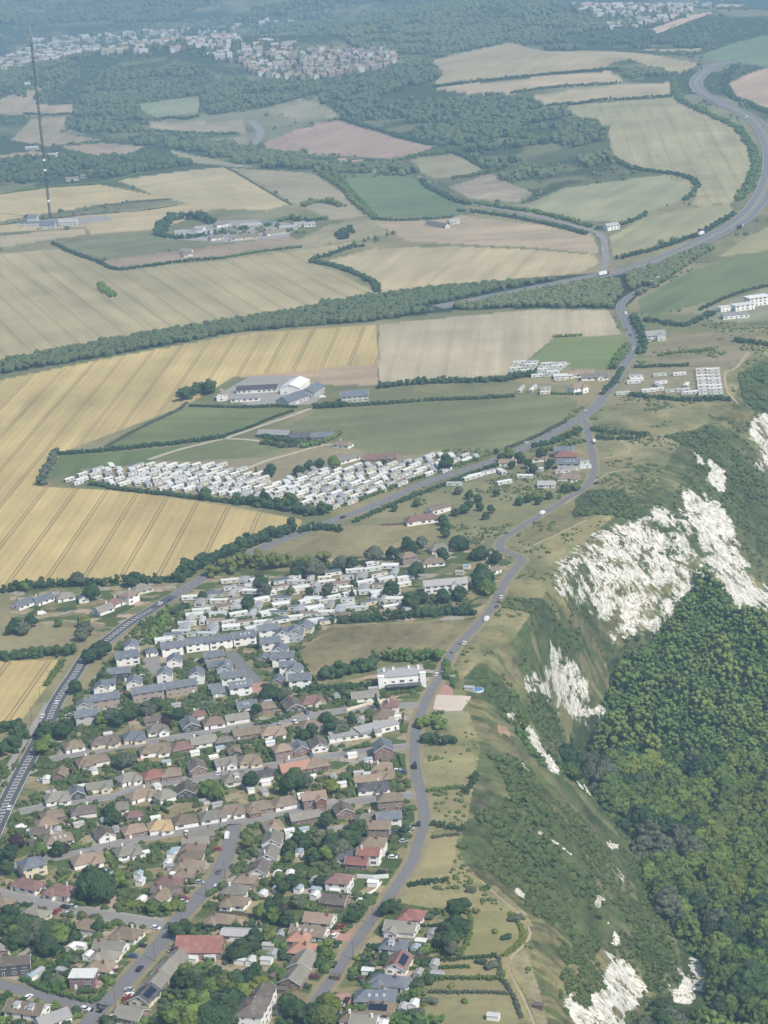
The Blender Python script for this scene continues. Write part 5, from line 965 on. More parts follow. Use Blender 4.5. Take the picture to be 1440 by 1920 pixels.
# villa verandah and chimneys
# ---- labels for the village houses: street, side and order along it
SN = {'cliff': 'the cliff road', 'wide': 'the wide street', 'upper': 'the upper lane', 'lower': 'the short lane below it', 'bottom': 'the bottom street', 'first': 'the topmost lane', 'second': 'the middle lane', 'main': 'the hatched main road'}
SN['lower'] = 'the joining lane'
rows = {}
for hh in HOUSES:
    if hh['lab'] or hh in est: continue
    d, k, s, t, side = nearest_road(hh['xy']); rows.setdefault((k, side), []).append((s, hh))
def kindword(hh): return ('%s %s' % (RN[hh['rc']], {'h': 'hipped', 'g': 'gabled', 'f': 'flat-roofed'}[hh['typ']]))
for (k, side), lst in rows.items():
    lst.sort(key=lambda p: p[0])
    vert = k in ('cliff', 'wide', 'main'); sd = ('seaward' if side < 0 else 'landward') if vert else ('near' if side < 0 else 'far'); cnt = 'counting uphill' if vert else 'counting towards the sea'
    for n, (s, hh) in enumerate(lst):
        tag(hh['o'], '%s %s, %s along the %s side of %s' % (kindword(hh), 'bungalow' if hh['st'] == 1 else 'two-storey house', ordn(n+1), sd, SN[k]), 'bungalow' if hh['st'] == 1 else 'house', 'village houses')
        hh['where'] = 'the %s house on the %s side of %s' % (ordn(n+1), sd, SN[k])
est.sort(key=lambda hh: hh['py']//22*1000+hh['px']); rr = {}
for hh in est: rr.setdefault(int(hh['py']//22), []).append(hh)
for r_, (kk, lst) in enumerate(sorted(rr.items())):
    for n, hh in enumerate(lst):
        hh['where'] = 'estate house %s in row %s' % (ordn(n+1), ordn(r_+1))
        tag(hh['o'], '%s slate-roofed new %s, %s from main-road end in estate row %s' % (WN[hh['wc']], 'garage' if hh['st'] == 1 else 'house', ordn(n+1), ordn(r_+1)), 'house', 'new slate-roofed estate')
def add_villa_bits():
    r = [hh for hh in HOUSES if hh['o'].name.startswith('seaside_villa')][0]['o']; roof = [c for c in r.children if c.name.startswith('roof')][0]
    for x in (-9, -4, 4.5, 9.5): o = link('chimney', CHIM['w'], roof, (x, 0, 8.6)); o.scale = (1.5, 1.5, 1.5)
    c, s = math.cos(r.rotation_euler[2]), math.sin(r.rotation_euler[2]); t = -np.array(r.location[:2]); fy = 1 if (-t[0]*s+t[1]*c) > 0 else -1
    vb = MB(); y0, y1 = sorted((fy*6.6, fy*11)); vb.box(-9, 10, y0, y1, 2.6, 2.9, 0); [vb.box(x-.12, x+.12, fy*10.6-.12, fy*10.6+.12, -.5, 2.6, 0) for x in range(-8, 11, 3)]; vb.box(-9, 10, fy*8.4-.1, fy*8.4+.1, -.5, 1.4, 0); link('verandah', vb.me('verandah', [M['roof_k']]), r)
    for sx in (-1, 1): tb = MB(); tb.box(sx*11.2-1.6, sx*11.2+1.6, min(fy*5, fy*7.4), max(fy*5, fy*7.4), -.5, 7.9, 0); tb.box(sx*11.2-1.8, sx*11.2+1.8, min(fy*4.9, fy*7.6), max(fy*4.9, fy*7.6), 7.9, 8.1, 0); link('bay', tb.me('bay', [M['wall_w']]), r)
add_villa_bits()
print('houses', len(HOUSES))
# ------------------------------------------------------------------ sheds, greenhouses and conservatories in the back gardens
def shedmesh(L, W, h, wall, roof):
    mb = MB(); mb.box(-L/2, L/2, -W/2, W/2, -.6, h, 0); w2 = mb.me('wall', [wall]); rb = MB(); roof_into(rb, L, W, h, W*.18, 'g', over=.18); return w2, rb.me('roof', [roof])
SHM = {'white flat-roofed': shedmesh(4.6, 3.2, 2.2, M['wall_w'], M['caravanroof']), 'brown timber': shedmesh(3.4, 2.4, 2.0, M['wood'], M['roof_d']), 'grey-roofed': shedmesh(5, 3, 2.2, M['wall_g'], M['roof_l']), 'pale glass-roofed': shedmesh(4.2, 3.2, 2.3, M['trim'], M['conserv'])}
SHD = "542 1558 white flat-roofed|543 1572 white flat-roofed|504 1773 grey-roofed|87 1461 white flat-roofed|58 1579 brown timber|147 1545 grey-roofed|100 1492 white flat-roofed|138 1443 brown timber|594 1668 pale glass-roofed|560 1667 pale glass-roofed|630 1670 white flat-roofed|450 1800 white flat-roofed|470 1801 white flat-roofed|500 1800 white flat-roofed|395 1794 white flat-roofed|360 1797 white flat-roofed|118 1820 grey-roofed|135 1775 white flat-roofed|152 1773 white flat-roofed|72 1822 grey-roofed|60 1830 pale glass-roofed|37 1775 brown timber|690 1425 pale glass-roofed|690 1452 white flat-roofed|640 1470 white flat-roofed|625 1457 grey-roofed|610 1440 brown timber|622 1386 white flat-roofed|635 1384 white flat-roofed|632 1306 grey-roofed|660 1415 white flat-roofed|196 1540 pale glass-roofed|218 1556 grey-roofed|176 1445 white flat-roofed|330 1322 grey-roofed|330 1400 brown timber|270 1600 white flat-roofed|205 1643 grey-roofed|260 1640 pale glass-roofed|400 1420 white flat-roofed|383 1502 grey-roofed|495 1485 grey-roofed|545 1484 grey-roofed|700 1655 white flat-roofed|520 1640 white flat-roofed|520 1665 grey-roofed|345 1475 white flat-roofed|295 1475 white flat-roofed|820 1826 grey-roofed|785 1825 grey-roofed|925 1905 white flat-roofed|1010 1885 brown timber|1020 1540 brown timber|845 1270 grey-roofed|880 1290 grey-roofed|330 1640 white flat-roofed|330 1594 pale glass-roofed|325 1625 grey-roofed|530 1855 brown timber|690 1820 white flat-roofed|790 1765 white flat-roofed|630 1830 brown timber|875 1062 pale glass-roofed|862 1073 grey-roofed|470 1480 white flat-roofed|600 1530 pale glass-roofed"
SHEDS = []
def nearest_house(xy): return min(HOUSES, key=lambda q: (q['xy'][0]-xy[0])**2+(q['xy'][1]-xy[1])**2)
for row in SHD.split('|'):
    x, y, kd = row.split(' ', 2); q = P(float(x), float(y), 1.3)[0]; z = float(H(q[:1], q[1:2])[0]); d, k, s, t, sd = nearest_road(q[:2]); r = link('garden_shed', None, loc=(q[0], q[1], z), rz=math.atan2(t[1], t[0])+rnd.choice((0, math.pi/2)))
    w2, rf = SHM[kd]; link('wall', w2, r); link('roof', rf, r); OCC.append((q[0], q[1], 2.6)); hh = nearest_house(q[:2])
    uniq(r, '%s shed by %s' % (kd, hh.get('where') or short(hh['o']['label'])), 'shed', 'garden sheds')
NSH = 0
for hh in HOUSES[:]:      # sheds and lean-tos behind the bungalows
    if hh['py'] < 1290 or hh['px'] > 800 or rnd.random() > .55: continue
    d, k, s_, t_, side = nearest_road(hh['xy']); nrm = np.array([-t_[1], t_[0]])*(1 if side > 0 else -1); e = hh['xy']+nrm*rnd.uniform(hh['L']*.5+2, hh['L']*.5+9)+t_*rnd.uniform(-5, 5)
    if any(math.hypot(*(e-o['xy'])) < o['L']*.5+2 for o in HOUSES if abs(o['xy'][1]-e[1]) < 25) or not free(e[0], e[1], 1.2) or nearest_road(e)[0] < 6: continue
    kd = rnd.choice(('white flat-roofed', 'grey-roofed', 'brown timber', 'pale glass-roofed', 'white flat-roofed')); r = link('garden_shed', None, loc=(e[0], e[1], float(H(e[:1], e[1:2])[0])), rz=math.atan2(t_[1], t_[0])); w2, rf = SHM[kd]; link('wall', w2, r); link('roof', rf, r); OCC.append((e[0], e[1], 2.6)); NSH += 1
    uniq(r, '%s shed by %s' % (kd, hh.get('where') or short(hh['o']['label'])), 'shed', 'garden sheds')
print('sheds', NSH)
# ------------------------------------------------------------------ caravans
def caravanmeshes(L, W, roofm):
    mb = MB(); b = .25; h0, h1 = .45, 2.75
    prof = [(-L/2, h0), (L/2, h0), (L/2, h1-.35), (L/2-b, h1), (-L/2+b, h1), (-L/2, h1-.35)]; n = len(prof)
    mb.solid([(x, -W/2, z) for x, z in prof]+[(x, W/2, z) for x, z in prof], [tuple(range(n)), tuple(range(n, 2*n))[::-1]]+[((k+1) % n, k, n+k, n+(k+1) % n) for k in range(n)])
    body = mb.me('body', [M['caravan']]); rb = MB(); a = L/2+.1; w = W/2+.12
    rb.solid([(-a,-w,h1), (a,-w,h1), (a,w,h1), (-a,w,h1), (-a,0,h1+.38), (a,0,h1+.38)], [(0,1,5,4), (2,3,4,5), (0,4,3), (1,2,5), (3,2,1,0)]); roof = rb.me('roof', [roofm])
    sk = MB(); sk.box(-L/2+.2, L/2-.2, -W/2+.15, W/2-.15, -.6, .46); skirt = sk.me('skirting', [M['dark']])
    wl = []
    for s_ in (-1, 1):
        for x in (-L*.28, L*.22): wb = MB(); wb.box(x-.8, x+.8, s_*W/2-.03, s_*W/2+.03, 1.3, 2.0); wl.append(wb.me('window', [M['glass']]))
    wb = MB(); wb.box(L/2-.03, L/2+.03, -W*.3, W*.3, 1.1, 2.15); wl.append(wb.me('end_window', [M['glass']]))
    wb = MB(); wb.box(-L/2-.03, -L/2+.03, -W*.3, W*.3, 1.1, 2.15); wl.append(wb.me('end_window', [M['glass']]))
    return [('body', body), ('roof', roof), ('skirting', skirt), *[('window', w_) for w_ in wl[:4]], ('end_window', wl[4]), ('end_window', wl[5])]
CAR = {(k, r): caravanmeshes(L, W, M[m]) for k, (L, W) in {'long': (11, 3.7), 'short': (8.5, 3.1), 'wide': (10.5, 5.6)}.items() for r, m in {'white': 'caravanroof', 'grey': 'vanroofgrey', 'slate': 'roof_s', 'green': 'roof_l', 'pink': 'roof_p'}.items()}
CARV = []
def caravan(px, py, ang, kd='long', rf='white', label='', group=''):
    q = P(px, py, 1.6)[0]; z = float(H(q[:1], q[1:2])[0]); r = link('static_caravan', None, loc=(q[0], q[1], z), rz=localdir(px, py, ang))
    for nm, me in CAR[(kd, rf)]: link(nm, me, r)
    OCC.append((q[0], q[1], 4.5)); uniq(r, label, 'caravan', group); CARV.append((q[0], q[1])); return r
UP = [(112,905),(200,872),(262,872),(330,866),(405,868),(480,886),(520,900),(556,896),(562,880),(620,878),(700,868),(716,872),(830,850),(905,852),(880,868),(800,892),(730,916),(640,948),(596,952),(560,945),(520,938),(470,936),(420,926),(300,914),(200,905)]
upw = np.array(UP, float); rr_ = 0; yy = 855.0
while yy < 950:
    x = 100.0+rnd.random()*10; n = 0
    while x < 905:
        sh = 0.08*(x-500)*-1
        ypx = yy+(rnd.random()-.5)*3
        if pip(upw, np.array([x]), np.array([ypx]))[0] and not any(math.hypot((x-a)/1.3, ypx-b) < 9 for a, b in ((384,925),(543,935),(590,950),(560,948),(172,903),(508,880),(625,870))):
            n += 1; flip = rnd.random() < .22
            caravan(x, ypx, (18 if x < 560 else 22) if not flip else -50, rnd.choice(('long', 'long', 'short')), rnd.choice(('white', 'white', 'white', 'white', 'grey', 'green')), '%s in the %s row of the big upper caravan park' % ('white caravan set end-on, %s' % ordn(n) if flip else 'long white caravan, %s along' % ordn(n), ordn(rr_+1)), 'upper caravan park')
            x += 19.5+rnd.random()*5
        else: x += 5
    yy += 8.1+yy*.0005; rr_ += 1
print('upper park', len(CARV))
LK = "K680,130 K800,130 K910,120 K1110,130 K1240,140 K1360,120 K870,170 K1100,190 K1280,190 K700,240 K860,220 K560,240 K350,270 K430,310 K590,300 K740,290 K940,290 K920,345 K1110,330 K1120,280 K1330,300 K740,350 K440,380 K630,350 K750,410 K870,410 K1000,400 K1090,400 K380,420 K350,450 K580,410 K560,470 K320,490 K300,520 K270,560 K200,590 K120,630 K520,520 K690,520 K820,480 K1220,440 K1270,370 K1390,360 K1100,460 K960,480 K1000,500 K880,530 K1350,410 K1400,470 K550,545 K490,580 L300,265 L450,250 L500,290 L570,240 L610,275 L690,220 L720,265 L660,310 L630,350 L520,330 L510,370 L540,395 L350,340 L260,330 L200,390 L170,445 L60,500 L180,505 L285,485 L250,535 L370,560 L390,490 L350,520 L480,505 L540,470 L610,400 L645,450 L720,445 L680,530 L700,495 L800,515 L770,345 L265,590 L790,300 L820,265"
for n, tok in enumerate(LK.split()):
    tx, ty = [float(v) for v in tok[1:].split(',')]; X, Y = (280+tx/4.5, 1060+ty/4.5) if tok[0] == 'K' else (540+tx/3.6, 1000+ty/3.6)
    kd = 'wide' if (n % 5 in (1, 3)) else 'long'; end = n % 4 == 1; rf = ('white', 'grey', 'white', 'slate', 'white', 'green', 'white', 'pink')[n % 8]
    band = 'nearest the road belt' if X < 420 else 'in the middle' if X < 560 else 'at the seaward end'
    ranked(caravan(X, Y, 60 if end else rnd.uniform(-2, 14), kd, rf, 'lower park %d' % n, 'lower caravan park'), '%s-roofed %s caravan %s of the lower park' % (rf, 'double-width' if kd == 'wide' else 'single-width', band), X)
for n, (x, y) in enumerate([(482.5,436),(488,430.5),(495,425),(500,419),(504,413)]): caravan(720+x, 480+y*0+y-2*0, 4, 'long', 'grey' if n % 2 else 'white', 'x', 'y') if False else None
lowp = np.array([(300,1200),(345,1160),(378,1118),(402,1086),(470,1086),(520,1085),(600,1068),(700,1048),(755,1062),(760,1098),(700,1138),(620,1148),(590,1164),(540,1166),(480,1166),(420,1186),(350,1202)], float); nfill = 0
for k in range(900):
    x = rnd.uniform(300, 760); y = rnd.uniform(1048, 1202)
    if nfill > 58 or not pip(lowp, np.array([x]), np.array([y]))[0]: continue
    q = P(x, y, 1.6)[0]
    if min((q[0]-a)**2+(q[1]-b)**2 for a, b in CARV) < 64 or any((q[0]-o['xy'][0])**2+(q[1]-o['xy'][1])**2 < (o['L']*.6+4)**2 for o in HOUSES): continue
    nfill += 1; rf = rnd.choice(('white', 'white', 'grey', 'green', 'white')); ranked(caravan(x, y, rnd.choice((8, 4, 62, 70, 12)), 'short', rf, 'short %d' % nfill, 'short caravans of the lower park'), '%s-roofed short caravan of the lower park' % rf, x)
print('fill', nfill)
SITE = [((962+k*3.0, 702-k*5.6), 'left block', k) for k in range(5)]+[((1008+k*4.6, 704-k*5.4), 'right block', k) for k in range(5)]
for (x, y), nm, k in SITE:
    for j in (0, 1): caravan(x+j*24, y-1.0*j, 4, 'long', 'grey' if (k+j) % 2 else 'white', 'white caravan in the %s of the roadside site, %s row back, %s' % (nm.replace('left', 'westerly').replace('right', 'easterly'), ordn(k+1), 'outer' if j == 0 else 'inner'), 'roadside caravan site')
for n, (x, y, a) in enumerate([(975,732,50),(979,727,50),(997,731,50),(1002,726,50),(1023,728,4),(1022,736,4),(1050,711,4),(1192,705,4),(1194,712,4),(1188,716,4),(1237,702,4),(1274,701,4),(1238,717,8),(1234,723,-30),(1216,732,4),(1232,730,4),(1260,732,4),(1282,731,4),(1295,736,4),(1290,736,4),(1287,722,60),(890,892,12),(915,885,12),(940,884,-30),(945,904,10),(852,907,0),(880,896,15),(1168,737,4),(1055,883,5),(1005,880,0),(985,893,0),(1090,867,5),(1094,875,5)]):
    ranked(caravan(x, y, a, 'long' if n > 6 else 'short', 'grey' if n % 3 == 1 else 'white', 'outlying %d' % n, 'outlying caravans'), 'white caravan %s' % ('in the small paddock below the roadside site' if n < 7 else 'round the green of the clifftop site' if n < 21 or n == 27 else 'parked in the rough ground beside the terrace'), x)
for k in range(8):
    for j in (0, 1): caravan(1316+2.2*k*.4+j*20, 693+k*6.2, 4, 'long', 'grey' if k % 3 == 1 else 'white', 'white caravan in the clifftop site, %s stacked row, %s end' % (ordn(k+1), 'landward' if j == 0 else 'seaward'), 'clifftop caravan site')
for pre, lst in RANK.items():
    lst.sort(key=lambda t_: t_[:2])
    for k, (px_, _, o) in enumerate(lst): o['label'] = pre if len(lst) == 1 else '%s, %s from the left' % (pre, ordn(k+1))
print('caravans', len(CARV))
# ------------------------------------------------------------------ hedges and belts, one thing each: (name, points, height, width, leaf, label, chance of a tree in it)
HG = [
 ('hedge', [(76,910),(84,892),(97,870),(104,852)], 5, 5, 'leafg', 'grey-green thorn clump at the pointed corner of the wheat field', .3),
 ('hedge', [(108,853),(200,846),(330,833),(420,821)], 3.2, 3.5, 'leafd', 'long dark hedge between the narrow green field and the allotments', .05),
 ('hedge', [(200,838),(260,805),(330,772),(350,757)], 2.2, 2.4, 'leafg', 'thin hedge climbing from allotments to the farm trees', 0),
 ('hedge', [(345,752),(356,742),(372,738),(390,736),(400,740)], 9, 9, 'leafd', 'dense dark trees sheltering the farmhouse', .5),
 ('hedge', [(355,762),(420,764),(470,765),(520,763),(556,765)], 2.5, 3, 'leafd', 'dark hedge along the front of the farmyard', 0),
 ('hedge', [(425,818),(470,802),(505,787),(548,772)], 2.2, 2.4, 'leafd', 'hedge beside the farm track', 0),
 ('hedge', [(590,766),(620,763),(645,763)], 4.5, 6, 'leafd', 'broad block hedge beside the lone blue-grey barn', 0),
 ('hedge', [(645,762),(720,758),(800,752),(900,748),(962,744)], 3, 3.6, 'leafd', 'straight dark hedge along the top of the big pasture', .03),
 ('hedge', [(712,728),(760,722),(820,718),(900,716),(955,714)], 5, 6, 'leafd', 'tree line between the stubble field and the paddock', .3),
 ('hedge', [(955,713),(972,708),(990,706),(1005,705)], 5, 6, 'leafd', 'leafy clump at the seaward end of the stubble tree line', .3),
 ('hedge', [(1010,738),(1055,740),(1090,740)], 2.2, 2.6, 'leafd', 'short hedge in front of the white gabled house', 0),
 ('hedge', [(488,818),(520,826),(560,832),(600,834)], 3.4, 5, 'leafd', 'thick clipped hedge in front of the green shed', 0),
 ('hedge', [(492,832),(530,838),(555,838)], 3.4, 5, 'leafd', 'second thick hedge below the green shed', 0),
 ('hedge', [(566,840),(600,832),(625,822),(638,812)], 3.4, 4, 'leafd', 'hedge curling round the shed yard', 0),
 ('hedge', [(170,908),(230,920),(300,927),(370,936),(440,944)], 3.2, 3.6, 'leafd', 'dark hedge between lower wheat field and the caravans', .06),
 ('hedge', [(440,944),(500,950),(545,958),(590,966),(610,962)], 6, 6.5, 'leafd', 'tall trees at the seaward tip of the wheat below caravans', .35),
 ('hedge', [(612,958),(660,944),(720,922),(790,896),(850,876),(900,862)], 2.6, 3, 'leafd', 'long hedge screening the caravan park from the main road', .02),
 ('hedge', [(662,980),(720,955),(780,930),(840,908),(900,884),(935,872)], 2.6, 3.5, 'leafd', 'roadside hedge on the seaward side of the main road', .06),
 ('hedge', [(380,1066),(400,1058),(420,1048),(450,1034),(480,1020),(520,1006),(556,996)], 7.5, 8, 'leafd', 'big dark trees lining the wheat field above the road', .5),
 ('hedge', [(335,1090),(350,1078),(362,1072),(380,1066)], 8, 8, 'leafd', 'round dark clump where the road enters the trees', .5),
 ('hedge', [(560,998),(600,992),(640,996)], 4, 5, 'leafd', 'low bushes beside the road below the meadow', .2),
 ('hedge', [(400,1080),(440,1072),(480,1062),(510,1068),(540,1060),(580,1062),(610,1068)], 8, 8.5, 'leafd', 'tall screen of trees behind the lower caravan park', .5),
 ('hedge', [(10,1110),(50,1104),(100,1100),(150,1098),(200,1096)], 4.5, 5, 'leafd', 'dark hedge along the foot of the wheat above the bungalows', .12),
 ('hedge', [(205,1094),(250,1090),(300,1092),(330,1090)], 4, 5, 'leafd', 'hedge with trees running on to the road bend', .3),
 ('hedge', [(-10,1238),(40,1234),(90,1230),(140,1226)], 5.5, 6.5, 'leafd', 'thick belt above the small wheat field', .25),
 ('hedge', [(118,1240),(104,1262),(88,1286)], 2.5, 3, 'leafd', 'short hedge along the roadside edge of the small wheat', 0),
 ('hedge', [(-10,1372),(20,1370),(40,1372),(30,1400),(0,1420)], 6, 7, 'leafd', 'trees at the foot of the small wheat field', .4),
 ('hedge', [(625,1168),(680,1164),(740,1160),(800,1156),(850,1152),(890,1152)], 4.5, 5.5, 'leafd', 'broad hedge dividing the rough meadow from the caravans', .15),
 ('hedge', [(322,1150),(308,1166),(296,1186),(284,1204)], 4.5, 5.5, 'leafd', 'leafy belt screening the estate from the road', .3),
 ('hedge', [(352,1140),(338,1148),(322,1156)], 4, 5, 'leafd', 'short leafy belt by the layby end', .3),
 ('hedge', [(610,1272),(630,1268),(660,1262),(690,1256),(706,1252)], 7, 8, 'leafd', 'tall dark trees beside the big white villa', .5),
 ('hedge', [(700,1242),(730,1240),(770,1238),(800,1236),(826,1236)], 6, 7, 'leafd', 'trees behind the big white villa', .45),
 ('hedge', [(566,1300),(600,1296),(640,1292),(680,1290),(706,1290)], 3, 3.5, 'leafd', 'garden hedge below the tall trees of the villa', .1),
 ('hedge', [(715,1304),(740,1302),(780,1298)], 2.2, 2.4, 'hedge', 'clipped hedge in front of the white villa', 0),
 ('hedge', [(836,1244),(840,1262),(836,1276)], 3, 3.5, 'leafd', 'roadside bushes above the gravel court', .2),
 ('hedge', [(850,1290),(852,1276),(856,1264)], 2.6, 2.4, 'hedge', 'bright clipped hedge beside the gravel court', 0),
 ('hedge', [(814,1340),(832,1338)], 1.8, 2.2, 'hedge', 'short clipped hedge below the gravel court', 0),
 ('hedge', [(786,1366),(800,1360),(820,1360),(826,1366)], 5, 6, 'leafd', 'large bush hugging the cliff road below the gravel court', .2),
 ('hedge', [(792,1396),(810,1390),(830,1396),(850,1394)], 4.5, 5, 'leafd', 'bushes between the two clifftop lawns', .2),
 ('hedge', [(810,1572),(835,1568),(860,1566)], 1.4, 1.4, 'leafg', 'low fence-like hedge at the head of the mown lawn', 0),
 ('hedge', [(776,1712),(810,1712),(850,1712),(895,1712)], 2.2, 2.6, 'leafd', 'dark hedge behind the red-roofed clifftop bungalow', .02),
 ('hedge', [(850,1750),(836,1768),(826,1782)], 6, 6.5, 'leafd', 'dense bushes beside the clifftop paddock', .4),
 ('hedge', [(778,1806),(830,1802),(900,1796),(930,1794)], 1.7, 1.9, 'leafd', 'straight hedge below the clifftop paddock', 0),
 ('hedge', [(778,1838),(840,1836),(900,1836),(938,1838)], 1.7, 1.9, 'leafd', 'lower straight hedge between clifftop lawns', 0),
 ('hedge', [(735,1924),(780,1918),(828,1918)], 3, 4, 'hedge', 'dark clipped hedge at the bottom beside the lawn', 0),
 ('hedge', [(40,1838),(80,1856),(120,1868),(160,1878),(184,1878),(196,1860),(202,1850)], 2.0, 1.8, 'hedge', 'bright clipped L-shaped hedge round the flat-roofed brick house', 0),
 ('hedge', [(482,1360),(510,1354),(545,1346)], 2.4, 3, 'hedge', 'dark clipped hedge on the topmost lane', 0),
 ('hedge', [(645,1408),(670,1404),(700,1398)], 1.8, 2, 'hedge', 'trimmed hedge in front of the long low building', 0),
 ('hedge', [(355,1742),(400,1744),(440,1742),(480,1740)], 2.6, 3, 'leafd', 'dark hedge behind the red-roofed hall', .05),
 ('hedge', [(80,1600),(120,1596),(170,1586)], 2.2, 2.4, 'leafd', 'hedge along the far side of the upper lane', .05),
 ('hedge', [(20,1700),(60,1698)], 2, 2.4, 'leafd', 'hedge at the start of the lane joining the wide street', 0),
 ('hedge', [(1000,838),(1030,832),(1060,822),(1090,808)], 3.5, 7, 'leafd', 'dark thicket in the fork of the two roads', .1),
 ('hedge', [(1010,848),(1050,840),(1092,828)], 3, 6, 'leafd', 'lower half of the thicket in the road fork', .1),
 ('hedge', [(1112,806),(1140,812),(1180,814),(1212,818)], 3, 7, 'leafd', 'dark gorse thicket beside the junction', 0),
 ('hedge', [(1120,822),(1160,824),(1200,822)], 2.5, 6, 'leafd', 'second gorse thicket below the junction', 0),
 ('hedge', [(1180,742),(1240,748),(1300,752),(1370,752)], 3.4, 6, 'leafd', 'dark hedge below the clifftop caravan site', .05),
 ('hedge', [(1192,690),(1230,688),(1290,686)], 2.6, 4, 'leafd', 'hedge behind the clifftop caravan site', 0),
 ('hedge', [(1130,740),(1155,712),(1166,692)], 3, 4, 'leafd', 'hedge on the seaward verge of the bend', 0),
 ('hedge', [(1150,692),(1162,672),(1174,652)], 5, 6, 'leafd', 'roadside trees beside the small green field', .3),
 ('hedge', [(1200,664),(1208,640),(1196,616),(1188,596)], 4, 7, 'leafd', 'dark trees on the seaward side of the upper bend', .3),
 ('hedge', [(1210,600),(1240,606),(1280,612),(1310,600),(1340,588)], 4, 8, 'leafd', 'thicket around the lone stone cottage', .2),
 ('hedge', [(1236,668),(1270,662),(1310,660),(1340,656)], 2.4, 3.5, 'leafd', 'low hedge across the rough clifftop pasture', 0),
 ('hedge', [(1378,640),(1410,644),(1445,650)], 4, 9, 'leafd', 'dark scrub below the white villas', 0),
 ('hedge', [(1312,582),(1360,560),(1400,546),(1445,536)], 2.6, 3.6, 'leafd', 'hedge between the dark green crop and the villas', .1),
 ('hedge', [(1040,632),(1066,631),(1090,630)], 3, 4, 'leafd', 'short hedge between the stubble and the green field', 0),
 ('hedge', [(1060,792),(1040,802),(1010,818),(975,832),(950,842)], 2.2, 3, 'leafg', 'rough bushes along the inland verge of the main road', .05),
 ('hedge', [(100,458),(140,476),(180,490),(218,506),(280,500),(330,493),(410,486)], 3.6, 4.6, 'leafd', 'dark hedge above the big drilled field', .1),
 ('hedge', [(412,486),(470,476),(530,468),(565,464)], 3, 4, 'leafd', 'hedge continuing from the drilled field towards the trees', .2),
 ('hedge', [(584,492),(620,498),(650,508),(680,520),(704,534),(708,548)], 4.5, 6, 'leafd', 'thick curving hedge between the two pale crops', .1),
 ('hedge', [(584,490),(615,480),(650,468),(680,462)], 4, 5, 'leafd', 'hedge climbing from the curving hedge corner', .3),
 ('hedge', [(188,534),(196,544),(212,556)], 4.5, 8, 'leafd', 'small oval copse alone in the drilled field', .2),
 ('hedge', [(302,440),(312,420),(330,412),(360,410),(388,414),(400,420)], 9, 11, 'leafd', 'trees wrapped round the far farm', .5),
 ('hedge', [(296,442),(340,448),(400,440),(460,430)], 5, 7, 'leafd', 'trees threaded through the far farm', .4),
 ('hedge', [(500,425),(540,412),(580,416),(610,412)], 5, 7, 'leafd', 'trees at the end of the far farm', .3),
 ('hedge', [(640,448),(646,440),(656,436)], 9, 11, 'leafd', 'lone tree clump above the curving hedge', .5),
 ('hedge', [(570,388),(590,380),(620,382),(640,388)], 6, 9, 'leafd', 'tree clump on the ridge of the pale fields', .3),
 ('hedge', [(640,338),(660,362),(690,396),(705,412)], 4, 6, 'leafd', 'hedge down the near side of the deep green field', .1),
 ('hedge', [(700,412),(740,414),(800,412),(850,408)], 3.5, 5, 'leafd', 'hedge along the foot of the deep green field', .05),
 ('hedge', [(790,338),(815,358),(850,376),(880,384)], 4.5, 7, 'leafd', 'trees along the far lane by the green field', .2),
 ('hedge', [(890,382),(940,390),(1000,398),(1050,410),(1110,426)], 4.5, 7, 'leafd', 'tree-lined hedge above the far lane', .25),
 ('hedge', [(860,396),(920,402),(980,412),(1040,424),(1100,440)], 4, 6, 'leafd', 'tree-lined hedge below the far lane', .2),
 ('hedge', [(1120,430),(1160,424),(1190,414),(1212,402)], 4, 6, 'leafd', 'hedge sheltering the lone white farmhouse', .3),
 ('hedge', [(1152,300),(1190,318),(1240,324),(1290,334),(1308,348)], 4.5, 7, 'leafd', 'dark tree line below the terraced down', .25),
 ('hedge', [(1308,350),(1296,366),(1284,376)], 4, 6, 'leafd', 'short hedge dropping from the terraced down', .1),
 ('hedge', [(1375,402),(1330,430),(1290,448),(1230,468),(1160,486)], 4, 7, 'leafd', 'scrubby hedge along the inland side of the dual carriageway', .15),
 ('hedge', [(1260,150),(1278,190),(1330,216),(1375,236),(1400,262),(1416,300),(1410,340),(1385,376)], 5, 11, 'leafd', 'wide scrub belt inside the curve of the dual carriageway', .2),
 ('hedge', [(1380,126),(1360,150),(1370,180),(1405,196),(1445,214)], 5, 12, 'leafd', 'scrub belt outside the top curve of the dual carriageway', .2),
 ('hedge', [(1030,198),(1080,196),(1130,189),(1200,186),(1258,182)], 5, 7, 'leafd', 'hedge crowning the terraced down', .15),
 ('hedge', [(812,164),(880,156),(960,147),(1060,138),(1160,130)], 5, 7, 'leafd', 'long dark hedge between the two upper tan fields', .05),
 ('hedge', [(958,176),(1010,168),(1080,162),(1160,158)], 5, 7, 'leafd', 'hedge below the second tan field', .1),
 ('hedge', [(850,286),(880,300),(910,318)], 4.5, 7, 'leafd', 'hedge beside the small square field under the wood', .2),
 ('hedge', [(740,302),(790,292),(850,286)], 5, 8, 'leafd', 'hedge between the pink field and the small square one', .3),
 ('hedge', [(640,224),(720,248),(812,272)], 5, 8, 'leafd', 'hedge crowning the pink field', .2),
 ('hedge', [(850,336),(900,328),(935,318)], 5, 9, 'leafd', 'hedge above the rough pale field', .2),
 ('hedge', [(422,314),(460,334),(500,358),(546,384)], 1.6, 3.4, 'leafg', 'thin hedge between two pale fields on the ridge', .0),
 ('hedge', [(600,326),(640,352),(662,378),(690,402)], 4.5, 7, 'leafd', 'leafy hedge between the ridge field and the deep green one', .2),
 ('hedge', [(-10,424),(80,412),(170,402),(260,396),(330,386)], 1.6, 3.4, 'leafg', 'thin hedge with small trees crossing the mast fields', .1),
